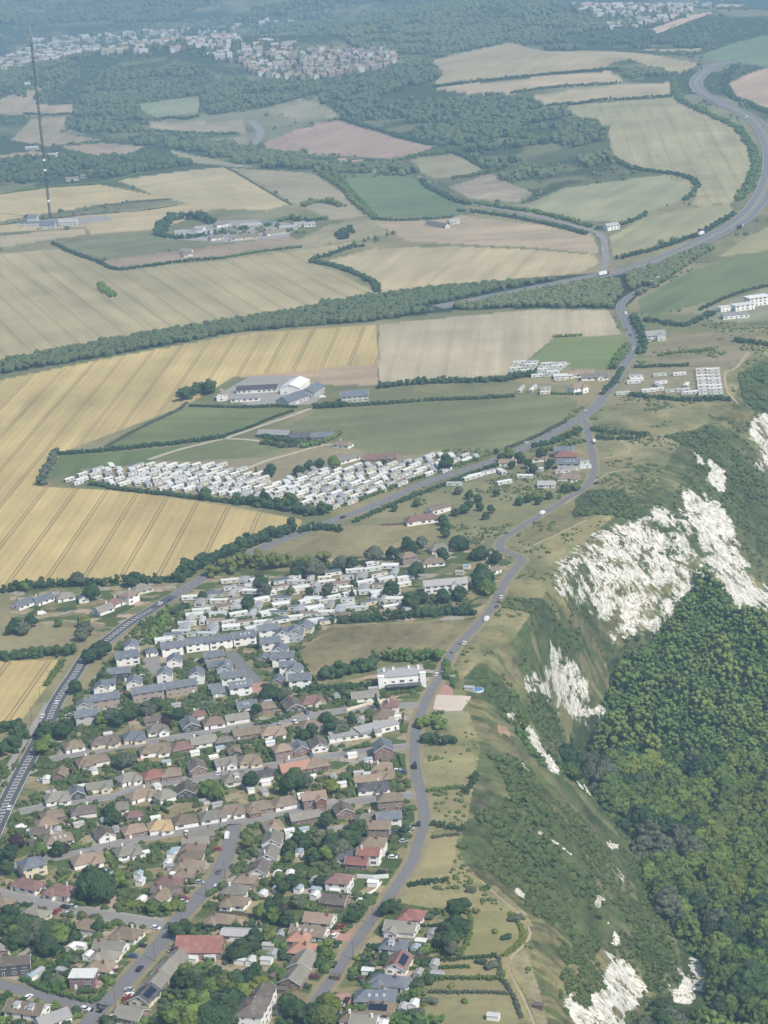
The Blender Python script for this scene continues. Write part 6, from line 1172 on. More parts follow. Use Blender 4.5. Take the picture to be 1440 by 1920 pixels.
 ('hedge', [(-10,366),(90,352),(180,346),(215,340),(260,326)], 3, 5, 'leafd', 'hedge at the top of the pale mast field', .1),
 ('hedge', [(186,386),(260,378),(320,374)], 1.6, 3.4, 'leafg', 'thin hedge below the striped pale field', .0),
 ('hedge', [(45,214),(90,216),(136,214)], 4, 6, 'leafd', 'hedge under the small pink far field', .0),
 ('hedge', [(280,246),(340,250),(400,252),(440,252)], 5, 8, 'leafd', 'hedge below the narrow field by the valley road', .1),
 ('hedge', [(290,226),(320,222),(350,224),(372,218)], 5, 8, 'leafd', 'tree row below the pale green far field', .3),
 ('hedge', [(740,90),(780,100),(830,108)], 5, 9, 'leafd', 'far hedge at the shoulder of the tan down', .3)]
for k_, (nm, pts, h, w, m, lab, big) in enumerate(HG): hedge(nm, pts, h, w, 'leaf' if m == 'leafd' and k_ % 3 == 1 and 'dark' not in lab else m, lab, 'hedge', big)
# ------------------------------------------------------------------ garden and roadside trees
TR = """30 1578 7 round leafp|20 1600 8 round leafd|10 1625 7 round leafd|182 1660 13 wide leafd|200 1672 10 round leafd|160 1672 9 round leafd|220 1650 8 round leaf|172 1640 8 round leafd|395 1480 9 round leaf|402 1490 8 round leafd|470 1465 9 round leafd|550 1466 12 round leafd|530 1472 8 round leaf|620 1476 8 round leaf|575 1466 7 round leafg|465 1580 6 round leafd|213 1532 8 round leafd|205 1520 7 round leafd|120 1590 5 round leafp|110 1592 7 round leafd|75 1595 7 round leaf
195 1275 9 round leafd|140 1288 8 round leafd|180 1222 10 round leafd|195 1216 9 round leafd|165 1232 8 round leafd|85 1370 9 round leafd|100 1365 9 round leafd|115 1372 9 round leafd|125 1362 8 round leafd|86 1392 8 round leaf|75 1402 8 round leaf|275 1330 9 round leafd|290 1322 8 round leafd|250 1335 8 round leafd|235 1340 8 round leafd|205 1345 9 round leafd|190 1348 8 round leafd|220 1350 7 round leafd|320 1335 7 round leaf|335 1340 7 round leafd|230 1428 8 round leafd|245 1424 7 round leafd|160 1180 9 round leafg|152 1190 8 round leafg|30 1172 9 round leafd|45 1178 8 round leafd|20 1180 7 round leafd|57 1165 8 round leafd|110 1168 5 round leafd|158 1165 8 round leafd
172 1112 10 round leafd|145 1086 9 round leafd|108 1092 6 cone leafd|250 1086 9 wide leafd|30 1098 7 round leafd|45 1100 6 round leafd|700 1042 11 round leafd|735 1038 9 round leafd|780 1070 10 round leafd|830 1040 9 round leafd|775 1028 8 round leafd|765 1020 9 round leafd|790 1016 8 round leafd|860 1018 9 wide leafd|900 1038 8 wide leafd|930 1045 8 round leafd|890 1040 7 round leafd|905 1085 11 wide leafd|912 1100 8 wide leafd|900 1070 8 round leafd|830 1118 9 round leafd|862 1112 9 round leafd|770 1126 11 round leafd|790 1122 8 round leafd|735 1105 10 round leafd|615 1105 8 round leafd|580 1110 6 round leafd|660 1090 6 cone leafd|660 1110 7 cone leafd|465 1128 8 round leafd|497 1108 9 round leafd|545 1110 6 round leafd|380 1118 6 round leafd|600 1052 7 round leafd|640 1056 9 wide leafd|660 1058 9 round leafd|560 1068 10 round leafd|588 1066 11 wide leafd|490 1090 9 round leafd
384 925 9 round leafd|543 938 11 round leafd|548 945 9 cone leafd|495 930 7 round leafd|508 882 9 round leafd|560 882 7 wide leafd|580 872 6 wide leafd|600 868 6 wide leafd|625 868 10 round leafd|838 868 12 round leafd|480 884 7 cone leafd|172 904 5 round leafd|720 866 4 round leafd|765 870 4 round leafd|740 952 5 round leafd|780 944 5 round leafd|835 985 7 round leafd|830 975 7 round leafd|835 1000 6 round leafd|880 928 6 round leafd|895 935 6 round leafd|900 950 6 round leafd|860 920 6 round leafd|920 955 6 round leafd|910 968 5 round leafd|930 925 5 round leafd|880 945 5 wide leafd|870 955 6 wide leafd|855 960 5 wide leafd|905 1004 5 cone leafd|1010 940 5 round leafd|990 935 5 wide leafd|1005 930 5 wide leafd|975 940 5 wide leafd|1030 930 5 round leafd|1060 915 6 wide leafd|1080 912 6 wide leafd|955 852 9 round leafd|975 858 8 round leafd|1015 852 9 round leafd|1030 870 7 round leafd|990 870 7 round leafd|1000 880 7 round leafd|960 872 6 round leafd|940 858 6 round leafd|930 846 4 round leafd
375 1860 9 round leafd|395 1855 10 round leafd|420 1850 10 round leafd|445 1842 10 round leafd|470 1838 10 round leafd|485 1850 9 round leafd|360 1880 10 round leaf|385 1885 10 wide leaf|410 1882 11 wide leafd|435 1880 11 wide leafd|455 1868 9 round leafd|340 1900 10 wide leaf|365 1910 11 wide leafd|395 1912 11 wide leafd|425 1910 10 wide leafd|350 1835 8 round leafd|365 1845 8 round leafd|405 1830 7 round leafd|345 1828 8 round leafd|452 1780 9 round leafd|468 1770 8 round leafd|440 1790 7 round leafd|480 1758 7 round leafd|330 1745 7 round leafd|345 1740 7 round leafd|505 1705 8 round leafd|530 1712 7 round leafp|515 1715 7 round leafd|540 1722 7 round leafd|490 1710 7 round leafd
20 1720 10 round leafd|8 1735 9 round leafd|50 1742 11 wide leafd|70 1745 10 wide leafd|35 1752 9 wide leafd|90 1752 9 wide leafd|110 1752 9 round leafd|72 1770 8 cone leafd|90 1778 9 round leafd|30 1765 8 wide leafd|140 1740 6 cone leafd|140 1758 6 round leafd|185 1738 6 round leafd|545 1590 7 round leafd|570 1580 7 round leafd|600 1575 8 round leafd|625 1585 9 wide leafd|655 1575 9 wide leafd|665 1560 8 round leafd|575 1600 7 cone leafd|590 1608 6 round leafd|610 1600 7 round leafd|640 1592 8 wide leafd|560 1570 7 round leafd|680 1552 8 round leafd|540 1610 6 round leafd|525 1650 7 round leaf|545 1655 7 round leafd|530 1665 6 round leafd|520 1690 6 round leafd|600 1655 6 round leafd|555 1690 6 round leafd|610 1540 7 round leafd
850 1752 8 round leafd|840 1765 9 round leafd|855 1735 8 wide leafd|835 1745 7 round leafd|848 1780 6 round leafd|855 1700 6 wide leafd|868 1695 5 wide leafd|735 1700 6 round leafd|722 1705 6 round leafd|625 1360 9 round leafd|640 1365 8 round leafd|610 1350 8 round leafd|585 1370 7 round leafd|570 1378 6 round leafd|700 1375 5 cone leafd|660 1350 5 round leafd|505 1300 8 wide leafd|530 1302 7 wide leafd|480 1330 6 round leafd|705 1315 8 cone leafd|640 1300 6 cone leafd|310 1355 6 round leafp|715 1535 7 round leafd|760 1555 5 round leafd|610 1790 6 round leaf|660 1720 6 round leafd|670 1712 6 round leafd|615 1880 7 wide leafy|618 1872 6 cone leafy|588 1900 8 wide leafd|605 1905 8 wide leafd|560 1895 7 wide leafd|540 1880 7 wide leafd|310 1700 5 round leafd|285 1700 6 round leafd"""
def where(xy):
    hh = nearest_house(xy); return hh.get('where') or hh['o']['label']
cnt = {}
TREES = []
for row in TR.replace('\n', '|').split('|'):
    x, y, h, kd, m = row.split(); x = float(x); y = float(y); h = float(h); q = P(x, y, h*.5)[0]
    hh = nearest_house(q[:2]); d = math.hypot(*(hh['xy']-q[:2]))
    m2 = m if m != 'leafd' or rnd.random() < .55 else rnd.choice(('leaf', 'leafd', 'leafg'))
    wh = hh.get('where') or short(hh['o']['label'])
    lab = '%s %s tree %s %s' % (HUE[m2], {'round': 'round', 'wide': 'spreading', 'cone': 'pointed'}[kd], 'by' if d < 14 else 'near', wh)
    tree(q, h, kd, m2, ' '.join(lab.split()[:16]), 'trees like it near '+wh, 'tree', 'tree'); OCC.append((q[0], q[1], h*.3))
# yellow-flowering bushes and garden shrubs, one by one where they show largest, the rest as planting
def shrub(x, y, s, m, lab, grp, name='shrub'):
    z = float(H(np.array([x]), np.array([y]))[0]); o = link(name, SHR[rnd.randrange(5)][m], loc=(x, y, z-.1), rz=rnd.random()*6); o.scale = (s, s, s*.9); uniq(o, lab, 'shrub', grp); return o
for x, y in ((245,1700),(262,1704),(290,1708),(330,1697),(335,1702),(318,1708),(72,1812),(250,1701),(1182,1445)):
    q = P(x, y)[0]; shrub(q[0], q[1], 1.5, 'leafy', 'yellow-green shrub in bright flower among the village gardens', 'yellow-flowering shrubs')
roadpts = np.concatenate([CL[k][::1] for k in ROADS_FOR_HOUSES+['close', 'court']])
vill = [(-20,1440),(60,1420),(110,1345),(170,1280),(250,1180),(330,1110),(400,1080),(600,1070),(830,1060),(900,1080),(880,1140),(620,1165),(560,1225),(600,1290),(790,1290),(770,1400),(785,1500),(770,1580),(720,1680),(840,1690),(780,1945),(-20,1945)]
xy = scatter_px(vill, 0, 4.3); xy = xy[np.argsort(xy[:, 1])]; occ = np.array(OCC); mead = PW([(560,1225),(625,1178),(700,1170),(880,1168),(884,1182),(840,1218),(720,1225),(640,1245),(606,1290)])[:, :2]
dn = fbm(xy[:, 0]/16, xy[:, 1]/16, 55, 3); keep = (dn > .44) & ~pip(mead, xy[:, 0], xy[:, 1])
dr = np.array([np.min((roadpts[:, 0]-a)**2+(roadpts[:, 1]-b)**2) for a, b in xy]); keep &= dr > 30
do = np.array([np.min(np.hypot(occ[:, 0]-a, occ[:, 1]-b)-occ[:, 2]*.86) for a, b in xy]); keep &= do > .5
xy = xy[keep]; n = len(xy); print('shrubs', n); NS = 290; mats = nr.choice(['leaf', 'leafd', 'leafg', 'leaf', 'leafd', 'hedge'], n); sz = .8+.9*nr.rand(n)**2
WORD = {'leaf': 'mid green', 'leafd': 'dark green', 'leafg': 'grey-green', 'hedge': 'bright green', 'leafy': 'yellow-green', 'leafp': 'purple'}
for k in range(min(NS, n)):
    d, rk, s, t, side = nearest_road(xy[k]); shrub(xy[k, 0], xy[k, 1], sz[k], mats[k], '%s rounded shrub in the gardens off %s' % (WORD[mats[k]], SN[rk]), '%s shrubs off %s' % (WORD[mats[k]], SN[rk]))
if n > NS:
    p = np.column_stack([xy[NS:], H(xy[NS:, 0], xy[NS:, 1])+.5]); p = np.concatenate([p, p+nr.normal(size=p.shape)*[.9, .9, .3]]); r = np.concatenate([sz[NS:], sz[NS:]])*(.9+.5*nr.rand(len(p)))
    v, f = merge(LUMP1, p, r, .9); lv, lf = leaves(p, r, 6*len(p), .3); tag(link('garden_shrubbery', mesh_np('garden_shrubbery', np.concatenate([v, lv]), [f, lf+len(v)], [M['scrub']])), kind='stuff')
# garden hedges and fences between the plots
fm = {}
def fencemesh(L, h, m):
    mb = MB(); mb.box(-L/2, L/2, -.03, .03, 0, h, 0)
    for k in range(int(L/2)+1): x = -L/2+k*2; mb.box(x-.05, x+.05, -.06, .06, -.3, h+.08, 0)
    return mb.me('fence', [M[m]])
FM = {(L, m): fencemesh(L, 1.6, m) for L in (8, 12, 16) for m in ('wood', 'white')}
nf = 0
for hh in HOUSES[:]:
    if hh['py'] < 1290 or hh['px'] > 790: continue
    for sgn in (-1, 1):
        if rnd.random() > .62: continue
        d, k, s, t, side = nearest_road(hh['xy']); nrm = np.array([-t[1], t[0]])*(1 if side > 0 else -1); e = hh['xy']+t*sgn*(hh['L']*.5+2.2)+nrm*rnd.uniform(2, 9); L = rnd.choice((8, 12, 16)); 
        ends = [e+nrm*L/2*u for u in (-1, -.5, 0, .5, 1)]
        if any(math.hypot(*(q-o['xy'])) < o['L']*.5+1 for q in ends for o in HOUSES if abs(o['xy'][1]-q[1]) < 25) or min(np.min(np.hypot(*(roadpts-q).T)) for q in ends) < 5: continue
        z = float(H(e[:1], e[1:2])[0]); w = hh.get('where') or short(hh['o']['label'])
        if rnd.random() < .45:
            m = 'white' if rnd.random() < .12 else 'wood'; o = link('garden_fence', FM[(L, m)], loc=(e[0], e[1], z), rz=math.atan2(nrm[1], nrm[0])); uniq(o, '%s fence by %s' % ('white' if m == 'white' else 'board', w), 'fence', 'fences beside '+w)
        else:
            c = np.array([e+nrm*(u-.5)*L for u in np.linspace(0, 1, int(L/.7))]); n = len(c); p = np.concatenate([np.column_stack([c+nr.normal(size=(n, 2))*.12, np.full(n, z+.5)]), np.column_stack([c+nr.normal(size=(n, 2))*.12, np.full(n, z+1.2)])]); v, f = merge(LUMP0, p, .75*(.85+.3*nr.rand(2*n)), .95)
            o = link('garden_hedge', mesh_np('garden_hedge', v, f, [M[rnd.choice(('hedge', 'leafd', 'leaf'))]])); uniq(o, 'garden hedge beside %s' % w, 'hedge', 'hedges beside '+w)
        nf += 1
print('fences', nf)
def wallrun(name, pts, h, th, m, label, cat):
    w = PW(pts); mb = MB()
    for a, b in zip(w[:-1], w[1:]):
        d = (b-a)[:2]; L = np.linalg.norm(d); d /= L; n = np.array([-d[1], d[0]])*th/2
        v = [(*(a[:2]-n), a[2]-.3), (*(b[:2]-n), b[2]-.3), (*(b[:2]+n), b[2]-.3), (*(a[:2]+n), a[2]-.3), (*(a[:2]-n), a[2]+h), (*(b[:2]-n), b[2]+h), (*(b[:2]+n), b[2]+h), (*(a[:2]+n), a[2]+h)]
        mb.solid(v, [(3,2,1,0), (4,5,6,7), (0,1,5,4), (1,2,6,5), (2,3,7,6), (3,0,4,7)])
        for k in range(int(L/3)+1): q = a[:2]+d*min(L, k*3); mb.box(q[0]-.09, q[0]+.09, q[1]-.09, q[1]+.09, a[2]+(b[2]-a[2])*k*3/L-.3, a[2]+(b[2]-a[2])*min(1, k*3/L)+h+.1)
    tag(link(name, mb.me(name, [M[m]])), label, cat)
wallrun('timber_fence', [(626,1180),(600,1192),(562,1208),(556,1218),(562,1236),(580,1262),(598,1290)], 1.9, .12, 'wood', 'pale close-boarded fence round the seaward edge of the new estate', 'fence')
wallrun('white_wall', [(670,1646),(700,1648),(729,1646)], 1.8, .3, 'white', 'white wall with piers beside the drive of the white cliff-road house', 'wall')
wallrun('white_wall', [(655,1676),(690,1678),(704,1670),(716,1655)], .9, .25, 'white', 'low white wall curving round the forecourt on the cliff road', 'wall')
wallrun('white_wall', [(650,1334),(690,1322),(722,1316)], 1.6, .3, 'wall_c', 'cream garden wall on the topmost lane', 'wall')
wallrun('timber_fence', [(715,986),(760,984),(800,982),(815,975)], 1.5, .12, 'wood', 'pale fence below the red-roofed holiday blocks', 'fence')
def railfence(pts, label):
    c = resample(PW(pts)[:, :2], 2.2); z = H(c[:, 0], c[:, 1]); r = link('field_fence', None, loc=(c[0, 0], c[0, 1], z[0])); o = np.array([c[0, 0], c[0, 1], z[0]])
    P3 = np.column_stack([c, z])-o
    for hgt in (.55, 1.0):
        mb = MB()
        for a, b in zip(P3[:-1], P3[1:]): mb.tube(a+(0, 0, hgt), b+(0, 0, hgt), .035, .035, 4)
        link('rail', mb.me('rail', [M['wood']]), r)
    pm = MB(); pm.box(-.06, .06, -.06, .06, -.4, 1.15); pm = pm.me('post', [M['wood']])
    for p in P3[::2][:100]: link('post', pm, r, p)
    tag(r, label, 'fence')
railfence([(855,1602),(900,1640),(940,1680),(975,1712),(990,1745),(975,1775)], 'post-and-rail fence along the cliff edge above the paddock'); railfence([(955,1800),(962,1830),(985,1868),(1005,1920)], 'post-and-rail fence along the cliff edge below the paddock')
for pts, h, w, m, lab in (([(760,1738),(800,1738),(830,1736)], 1.6, 1.8, 'leafd', 'thin hedge behind the grey gabled clifftop bungalow'), ([(770,1782),(800,1784),(835,1784)], 1.5, 1.8, 'leaf', 'garden hedge behind the slate dormer bungalow'), ([(765,1818),(820,1816),(880,1814)], 1.3, 1.5, 'leaf', 'thin hedge across the lawn behind the solar-roofed house'), ([(760,1860),(820,1862),(900,1862),(960,1866)], 1.2, 1.6, 'leafg', 'ragged hedge across the bottom clifftop lawn'), ([(880,1712),(884,1740),(876,1768),(862,1792)], 1.5, 1.7, 'leaf', 'hedge down the inland side of the clifftop paddock'), ([(955,1712),(978,1742),(976,1768),(945,1794)], 1.4, 1.8, 'leaf', 'hedge curving round the seaward side of the paddock'), ([(935,1796),(940,1830),(962,1868),(978,1910)], 1.3, 1.6, 'leafg', 'hedge along the seaward ends of the bottom lawns'), ([(893,1452),(880,1478),(872,1490)], 2, 3, 'leafd', 'bushes at the seaward corner of the big lawn'), ([(800,1484),(835,1480),(870,1478)], 1.6, 3, 'leaf', 'low bramble strip below the big lawn'), ([(812,1545),(840,1552),(868,1556)], 2, 5, 'leafd', 'bramble patch above the mown lawn'), ([(765,1662),(800,1656),(840,1652)], 1.6, 4, 'leafd', 'dark bramble below the mown lawn')): hedge('hedge', pts, h, w, m, lab)
for k, (x, y) in enumerate(((805,1755),(812,1772),(820,1762),(835,1716),(860,1706),(790,1790),(820,1800),(905,1808),(915,1815),(930,1748),(945,1760),(960,1725),(845,1850),(880,1700),(800,1880),(870,1880),(820,1712),(800,1722),(790,1748),(915,1668),(880,1672))):
    q = P(x, y)[0]; shrub(q[0], q[1], .8+.5*(k % 3)*.6, ('leaf', 'leafd', 'leafg')[k % 3], '%s shrub on the clifftop lawns behind the seaward bungalows' % WORD[('leaf', 'leafd', 'leafg')[k % 3]], '%s clifftop shrubs' % WORD[('leaf', 'leafd', 'leafg')[k % 3]])
# ------------------------------------------------------------------ poles, mast
mb = MB(); mb.tube((0, 0, -.6), (0, 0, 8.6), .15, .10, 8); POLE = mb.me('pole', [M['wood']]); mb = MB(); mb.box(-.7, .7, -.06, .06, 8.1, 8.25); ARM = mb.me('crossarm', [M['wood']])
for n, (x, y, t) in enumerate([(217,1890,'beside the corner bungalow at the bottom street'),(291,1802,'where the wide street meets the garages'),(222,1886,''),(387,1683,'halfway up the wide street'),(422,1648,'by the parked car on the wide street'),(340,1726,'at the mouth of the joining lane'),(623,1798,'on the lawn by the cliff road'),(663,1800,'on the seaward kerb of the cliff road'),(700,1735,'near the red bungalow on the cliff road'),(206,1590,'beside the upper lane'),(412,1556,'at the head of the wide street'),(480,1364,'on the topmost lane'),(93,1285,'in the verge beside the small wheat field'),(76,1316,'lower in the verge beside the small wheat'),(60,1352,'near the trees under the small wheat'),(118,1252,'at the top of the wheat verge'),(147,1222,'by the main road bend'),(185,1195,'in scrub beside the main road'),(220,1168,'beside the corner bungalow'),(416,1456,'on the middle lane')]):
    if n == 2: continue
    q = P(x, y)[0]; r = link('utility_pole', None, loc=q); link('pole', POLE, r); link('crossarm', ARM, r, rz=.6); tag(r, 'thin dark wooden utility pole '+t, 'pole', 'utility poles')
def mast():
    q = P(94, 410)[0]; r = link('radio_mast', None, loc=q); Hm = 250
    lb = MB(); w = 1.3
    for k in range(3):
        a = k*2.094; lb.tube((w*math.cos(a), w*math.sin(a), 0), (w*math.cos(a), w*math.sin(a), Hm*.93), (.55), .5, 6)
    for j in range(48):
        z = j*Hm*.93/48
        for k in range(3):
            a, b = k*2.094, (k+1)*2.094; lb.tube((w*math.cos(a), w*math.sin(a), z), (w*math.cos(b), w*math.sin(b), z+Hm*.93/48), .2, .2, 4)
    link('lattice_shaft', lb.me('lattice_shaft', [M['dark']]), r)
    ab = MB(); ab.tube((0, 0, Hm*.90), (0, 0, Hm), 1.1, .9, 10); link('antenna', ab.me('antenna', [M['steel']]), r)
    for z, s in ((62, 1), (75, 1), (22, 1)): pb = MB(); pb.tube((0, 0, z), (0, 0, z+2.4), 2.0, 2.0, 10); link('platform', pb.me('platform', [M['white']]), r)
    for lev in (.3, .6, .88):
        for k in range(3):
            a = k*2.094+.5; gb = MB(); gb.tube((0, 0, Hm*lev), (125*math.cos(a), 125*math.sin(a), 0), .05, .05, 4); link('guy_wire', gb.me('guy_wire', [M['steel']]), r)
    tag(r, 'very tall slender guyed radio mast standing in the pale field', 'mast')
    for n, (x, y, L) in enumerate(((62, 411, 12), (70, 420, 40), (90, 422, 20), (105, 418, 46), (128, 416, 24))): house(x, y, L, 12, '3', 's' if n != 4 else 'l', 'g', 'f' if n in (1, 3) else 'g', 1, 'c', name='mast_building', cat='building', label='low grey equipment building at the mast foot, %s from the left' % ordn(n+1), h=5 if n != 0 else 9)
mast()
# ------------------------------------------------------------------ vehicles
def carmesh(L, W, h, bonnet, boot, m, van=False):
    b = MB(); w = W/2; z0, z1, z2 = .28, .28+.42*h, h
    low = [(-L/2, z0), (L/2, z0), (L/2, z1*.82), (L/2-.1, z1), (-L/2+.06, z1), (-L/2, z1*.85)]; n = len(low)
    b.solid([(x, -w, z) for x, z in low]+[(x, w, z) for x, z in low], [tuple(range(n)), tuple(range(n, 2*n))[::-1]]+[((k+1) % n, k, n+k, n+(k+1) % n) for k in range(n)])
    xf, xb = L/2-bonnet, -L/2+boot; i = .12
    cab = [(xb, -w+.03, z1), (xf, -w+.03, z1), (xf, w-.03, z1), (xb, w-.03, z1), (xb+.25, -w+i, z2), (xf-.55, -w+i, z2), (xf-.55, w-i, z2), (xb+.25, w-i, z2)]
    b.solid(cab, [(4,5,6,7)]+([(0,1,5,4), (2,3,7,6), (3,0,4,7)] if van else []))
    body = b.me('body', [m]); g = MB(); g.solid(cab, [(1,2,6,5)]+([] if van else [(0,1,5,4), (2,3,7,6), (3,0,4,7)])); glass = g.me('windows', [M['glass']])
    return body, glass, L, W
mb = MB(); mb.tube((0, -.1, 0), (0, .1, 0), .31, .31, 12, 0); mb.tube((0, -.11, 0), (0, .11, 0), .17, .17, 8, 1); WHEEL = mb.me('wheel', [M['tyre'], M['steel']])
CC = {'white': (.78, .78, .77), 'silver': (.42, .43, .44), 'black': (.02, .02, .022), 'red': (.30, .025, .03), 'blue': (.05, .09, .22), 'grey': (.14, .145, .15), 'maroon': (.12, .02, .03)}
CM = {}
for c, v in CC.items():
    t = NT(c+'_car_paint'); t.b.inputs['Base Color'].default_value = c4(v); t.b.inputs['Roughness'].default_value = .3; t.b.inputs['Coat Weight'].default_value = .4; CM[c] = t.m
VM = {}
def vehicle(px, py, ang, colr, kind, label):
    if (colr, kind) not in VM: VM[(colr, kind)] = carmesh(4.3, 1.8, 1.48, 1.1, .5, CM[colr]) if kind == 'car' else carmesh(5.6, 2.0, 2.3, .9, .05, CM[colr], True)
    body, glass, L, W = VM[(colr, kind)]; q = P(px, py, .5)[0]
    if ang is None:
        best = min(CL.items(), key=lambda kv: np.min(np.hypot(kv[1][:, 0]-q[0], kv[1][:, 1]-q[1]))); c = best[1]; i = int(np.argmin(np.hypot(c[:, 0]-q[0], c[:, 1]-q[1]))); i = min(max(i, 1), len(c)-2); d = c[i+1]-c[i-1]; rz = math.atan2(d[1], d[0])
    else: rz = localdir(px, py, ang)
    z = float(H(q[:1], q[1:2])[0])+({'dual': .5}.get(best[0], .16) if ang is None else .1)
    r = link('parked_car' if kind == 'car' else 'white_van' if colr == 'white' else 'van', None, loc=(q[0], q[1], z), rz=rz); link('body', body, r); link('windows', glass, r)
    for sx in (-1, 1):
        for sy in (-1, 1): link('wheel', WHEEL, r, (sx*L*.31, sy*(W/2-.08), .31))
    uniq(r, label, kind, '%s %ss' % (colr, kind)); return r
VEH = [(262,1817,None,'black','car','black car driving down the wide street past the hedge'),(411,1634,None,'grey','car','grey car parked halfway up the wide street'),(426,1568,None,'white','van','white van parked at the top of the wide street'),(626,1809,None,'black','car','black car by the lawn on the cliff road'),(322,1781,30,'silver','car','silver car parked beside the red-roofed hall'),(122,1701,-12,'black','car','black car on the joining lane by the big trees'),(136,1700,-12,'silver','car','silver car behind the black one on the joining lane'),
 (640,1738,10,'red','car','red car on the brick drive above the cliff road'),(628,1755,40,'white','car','white car on the orange brick forecourt'),(590,1773,5,'black','car','black car under the pink-roofed bungalow'),(589,1832,5,'maroon','car','maroon car on the drive below the gabled bungalow'),(676,1836,-15,'maroon','car','maroon car beside the slate clifftop bungalow'),(650,1876,60,'black','car','black car on the pink forecourt'),(238,1872,25,'red','car','red car in the drive below the solar roof'),(242,1866,25,'white','car','white car next to the red one below the solar roof'),(213,1907,40,'white','car','white car near the bottom edge of the wide street'),(140,1897,35,'white','car','white car outside the bottom corner bungalow'),(212,1820,20,'maroon','car','maroon car tucked behind the clipped garden hedge'),
 (778,1437,None,'black','van','black pickup van on the cliff road by the big lawn'),(785,1545,None,'black','car','black car parked at the verge of the cliff road'),(757,1577,10,'silver','car','pale car on the drive by the hipped white house'),(745,1560,5,'blue','car','dark blue car outside the brick gabled house'),(715,1635,5,'black','car','black car behind the white wall'),(745,1445,5,'white','car','white car in the drive above the cliff-road bungalow'),(819,1265,None,'white','car','white car heading up past the white villa'),(830,1262,None,'grey','car','grey car parked by the villa bend'),
 (913,1162,None,'white','van','white camper van on the clifftop stretch'),(871,1206,None,'white','car','white car parked above the villa trees'),(932,1137,None,'grey','car','grey car behind the camper van'),(940,1120,None,'white','car','white car further up from the camper van'),(1017,963,None,'white','van','big white van climbing the cliff road'),(1114,828,None,'white','van','white van on the short link to the junction'),(1118,906,None,'black','car','black car at the lower end of the link'),
 (107,1317,None,'white','car','white car beside the road hatching'),(80,1343,None,'white','car','white car leading the queue on the main road'),(74,1364,None,'black','car','black car second in the main road queue'),(66,1377,None,'black','car','black car last in the main road queue'),(160,1221,None,'black','car','dark car under the roadside tree'),(18,1515,None,'white','car','white car entering by the bottom of the hatched road'),(320,1125,None,'blue','car','blue car near the wooded road bend'),(300,1132,None,'white','car','white car near the layby entrance'),(643,970,None,'black','car','black car on the main road under the caravans'),(987,830,None,'white','car','white car approaching the junction'),
 (1098,770,None,'white','car','white car just past the junction'),(1128,737,None,'white','van','white van at the caravan bend'),(1134,727,None,'white','car','white car ahead of the van at the caravan bend'),(1144,716,None,'silver','car','silver car by the white gabled house'),(1160,694,None,'black','car','black car beside the clifftop caravans'),(1166,688,None,'white','car','white car on the rise past the caravans'),(1160,717,None,'grey','car','grey car on the outside of the bend'),(1188,654,None,'white','car','white car on the straight by the green field'),(1182,628,None,'black','car','black car below the stone cottage'),(1173,588,None,'white','van','white lorry-like van at the top bend'),(1174,618,None,'grey','car','grey car in the top bend'),
 (1130,465,None,'white','car','white car on the far lane'),(1120,442,None,'white','car','white car at the far lane bend'),(1418,372,None,'white','car','white car on the curve of the dual carriageway'),(1300,172,None,'white','van','white van at the top curve of the dual carriageway'),(1320,140,None,'silver','car','silver car on the top curve of the dual carriageway'),(1345,122,None,'white','car','white car near the summit of the dual carriageway'),(1378,119,None,'white','car','white car at the summit of the dual carriageway'),(1400,220,None,'white','van','white van in the upper straight of the dual carriageway'),(1430,238,None,'black','car','black car in the upper straight'),(1380,205,None,'white','car','white car in the upper straight'),
 (78,1151,10,'white','van','white camper van in the yard of the corner bungalow'),(39,1553,20,'white','van','white camper van behind the bungalows by the main road'),(60,1561,20,'white','van','white van beside the camper behind the bungalows'),(446,1349,40,'black','car','black car outside the grey gabled bungalow'),(456,1350,60,'maroon','car','dark red car outside the grey gabled bungalow'),(409,1450,60,'white','car','white car on the middle lane drive'),(265,1268,20,'white','car','white car in the estate court'),(495,1285,30,'black','car','black car on the pink paving of the estate'),(372,1239,5,'white','car','white car between estate houses'),(640,1120,30,'white','car','white car among the lower caravans'),(605,745,5,'white','van','white van beside the big white barn'),(594,722,5,'white','van','white van behind the big white barn'),(395,1566,10,'red','car','red car at the side of the wide street'),(130,1714,-10,'white','car','white car near the lane end'),(292,1740,-12,'white','car','white car at the corner of joining lane and wide street'),(160,1892,-10,'white','car','white car standing on the bottom street')]
for v in VEH: vehicle(*v)
EX = 0
for hh in HOUSES:
    if hh['py'] < 1290 or hh['py'] > 1910 or rnd.random() > .5: continue
    d, k, s_, t_, side = nearest_road(hh['xy']); nrm = np.array([-t_[1], t_[0]])*(-1 if side > 0 else 1); dd = min(d-4.2, hh['L']*.5+4.5)
    e = hh['xy']+nrm*dd+t_*rnd.choice((-1, 1))*(hh['L']*.45)
    if dd < 5 or any(math.hypot(*(e-o['xy'])) < o['L']*.5+1.6 for o in HOUSES if abs(o['xy'][1]-e[1]) < 25): continue
    q = proj([[e[0], e[1], float(H(e[:1], e[1:2])[0])+.5]])[0]; cc = rnd.choice(('white', 'silver', 'black', 'grey', 'blue', 'red', 'white', 'silver')); w = hh.get('where') or short(hh['o']['label'])
    v = vehicle(q[0], q[1], None, cc, 'car', '%s car by %s' % (cc, w)); v.rotation_euler = (0, 0, math.atan2(nrm[1], nrm[0])+rnd.uniform(-.1, .1)); EX += 1
print('drive cars', EX)
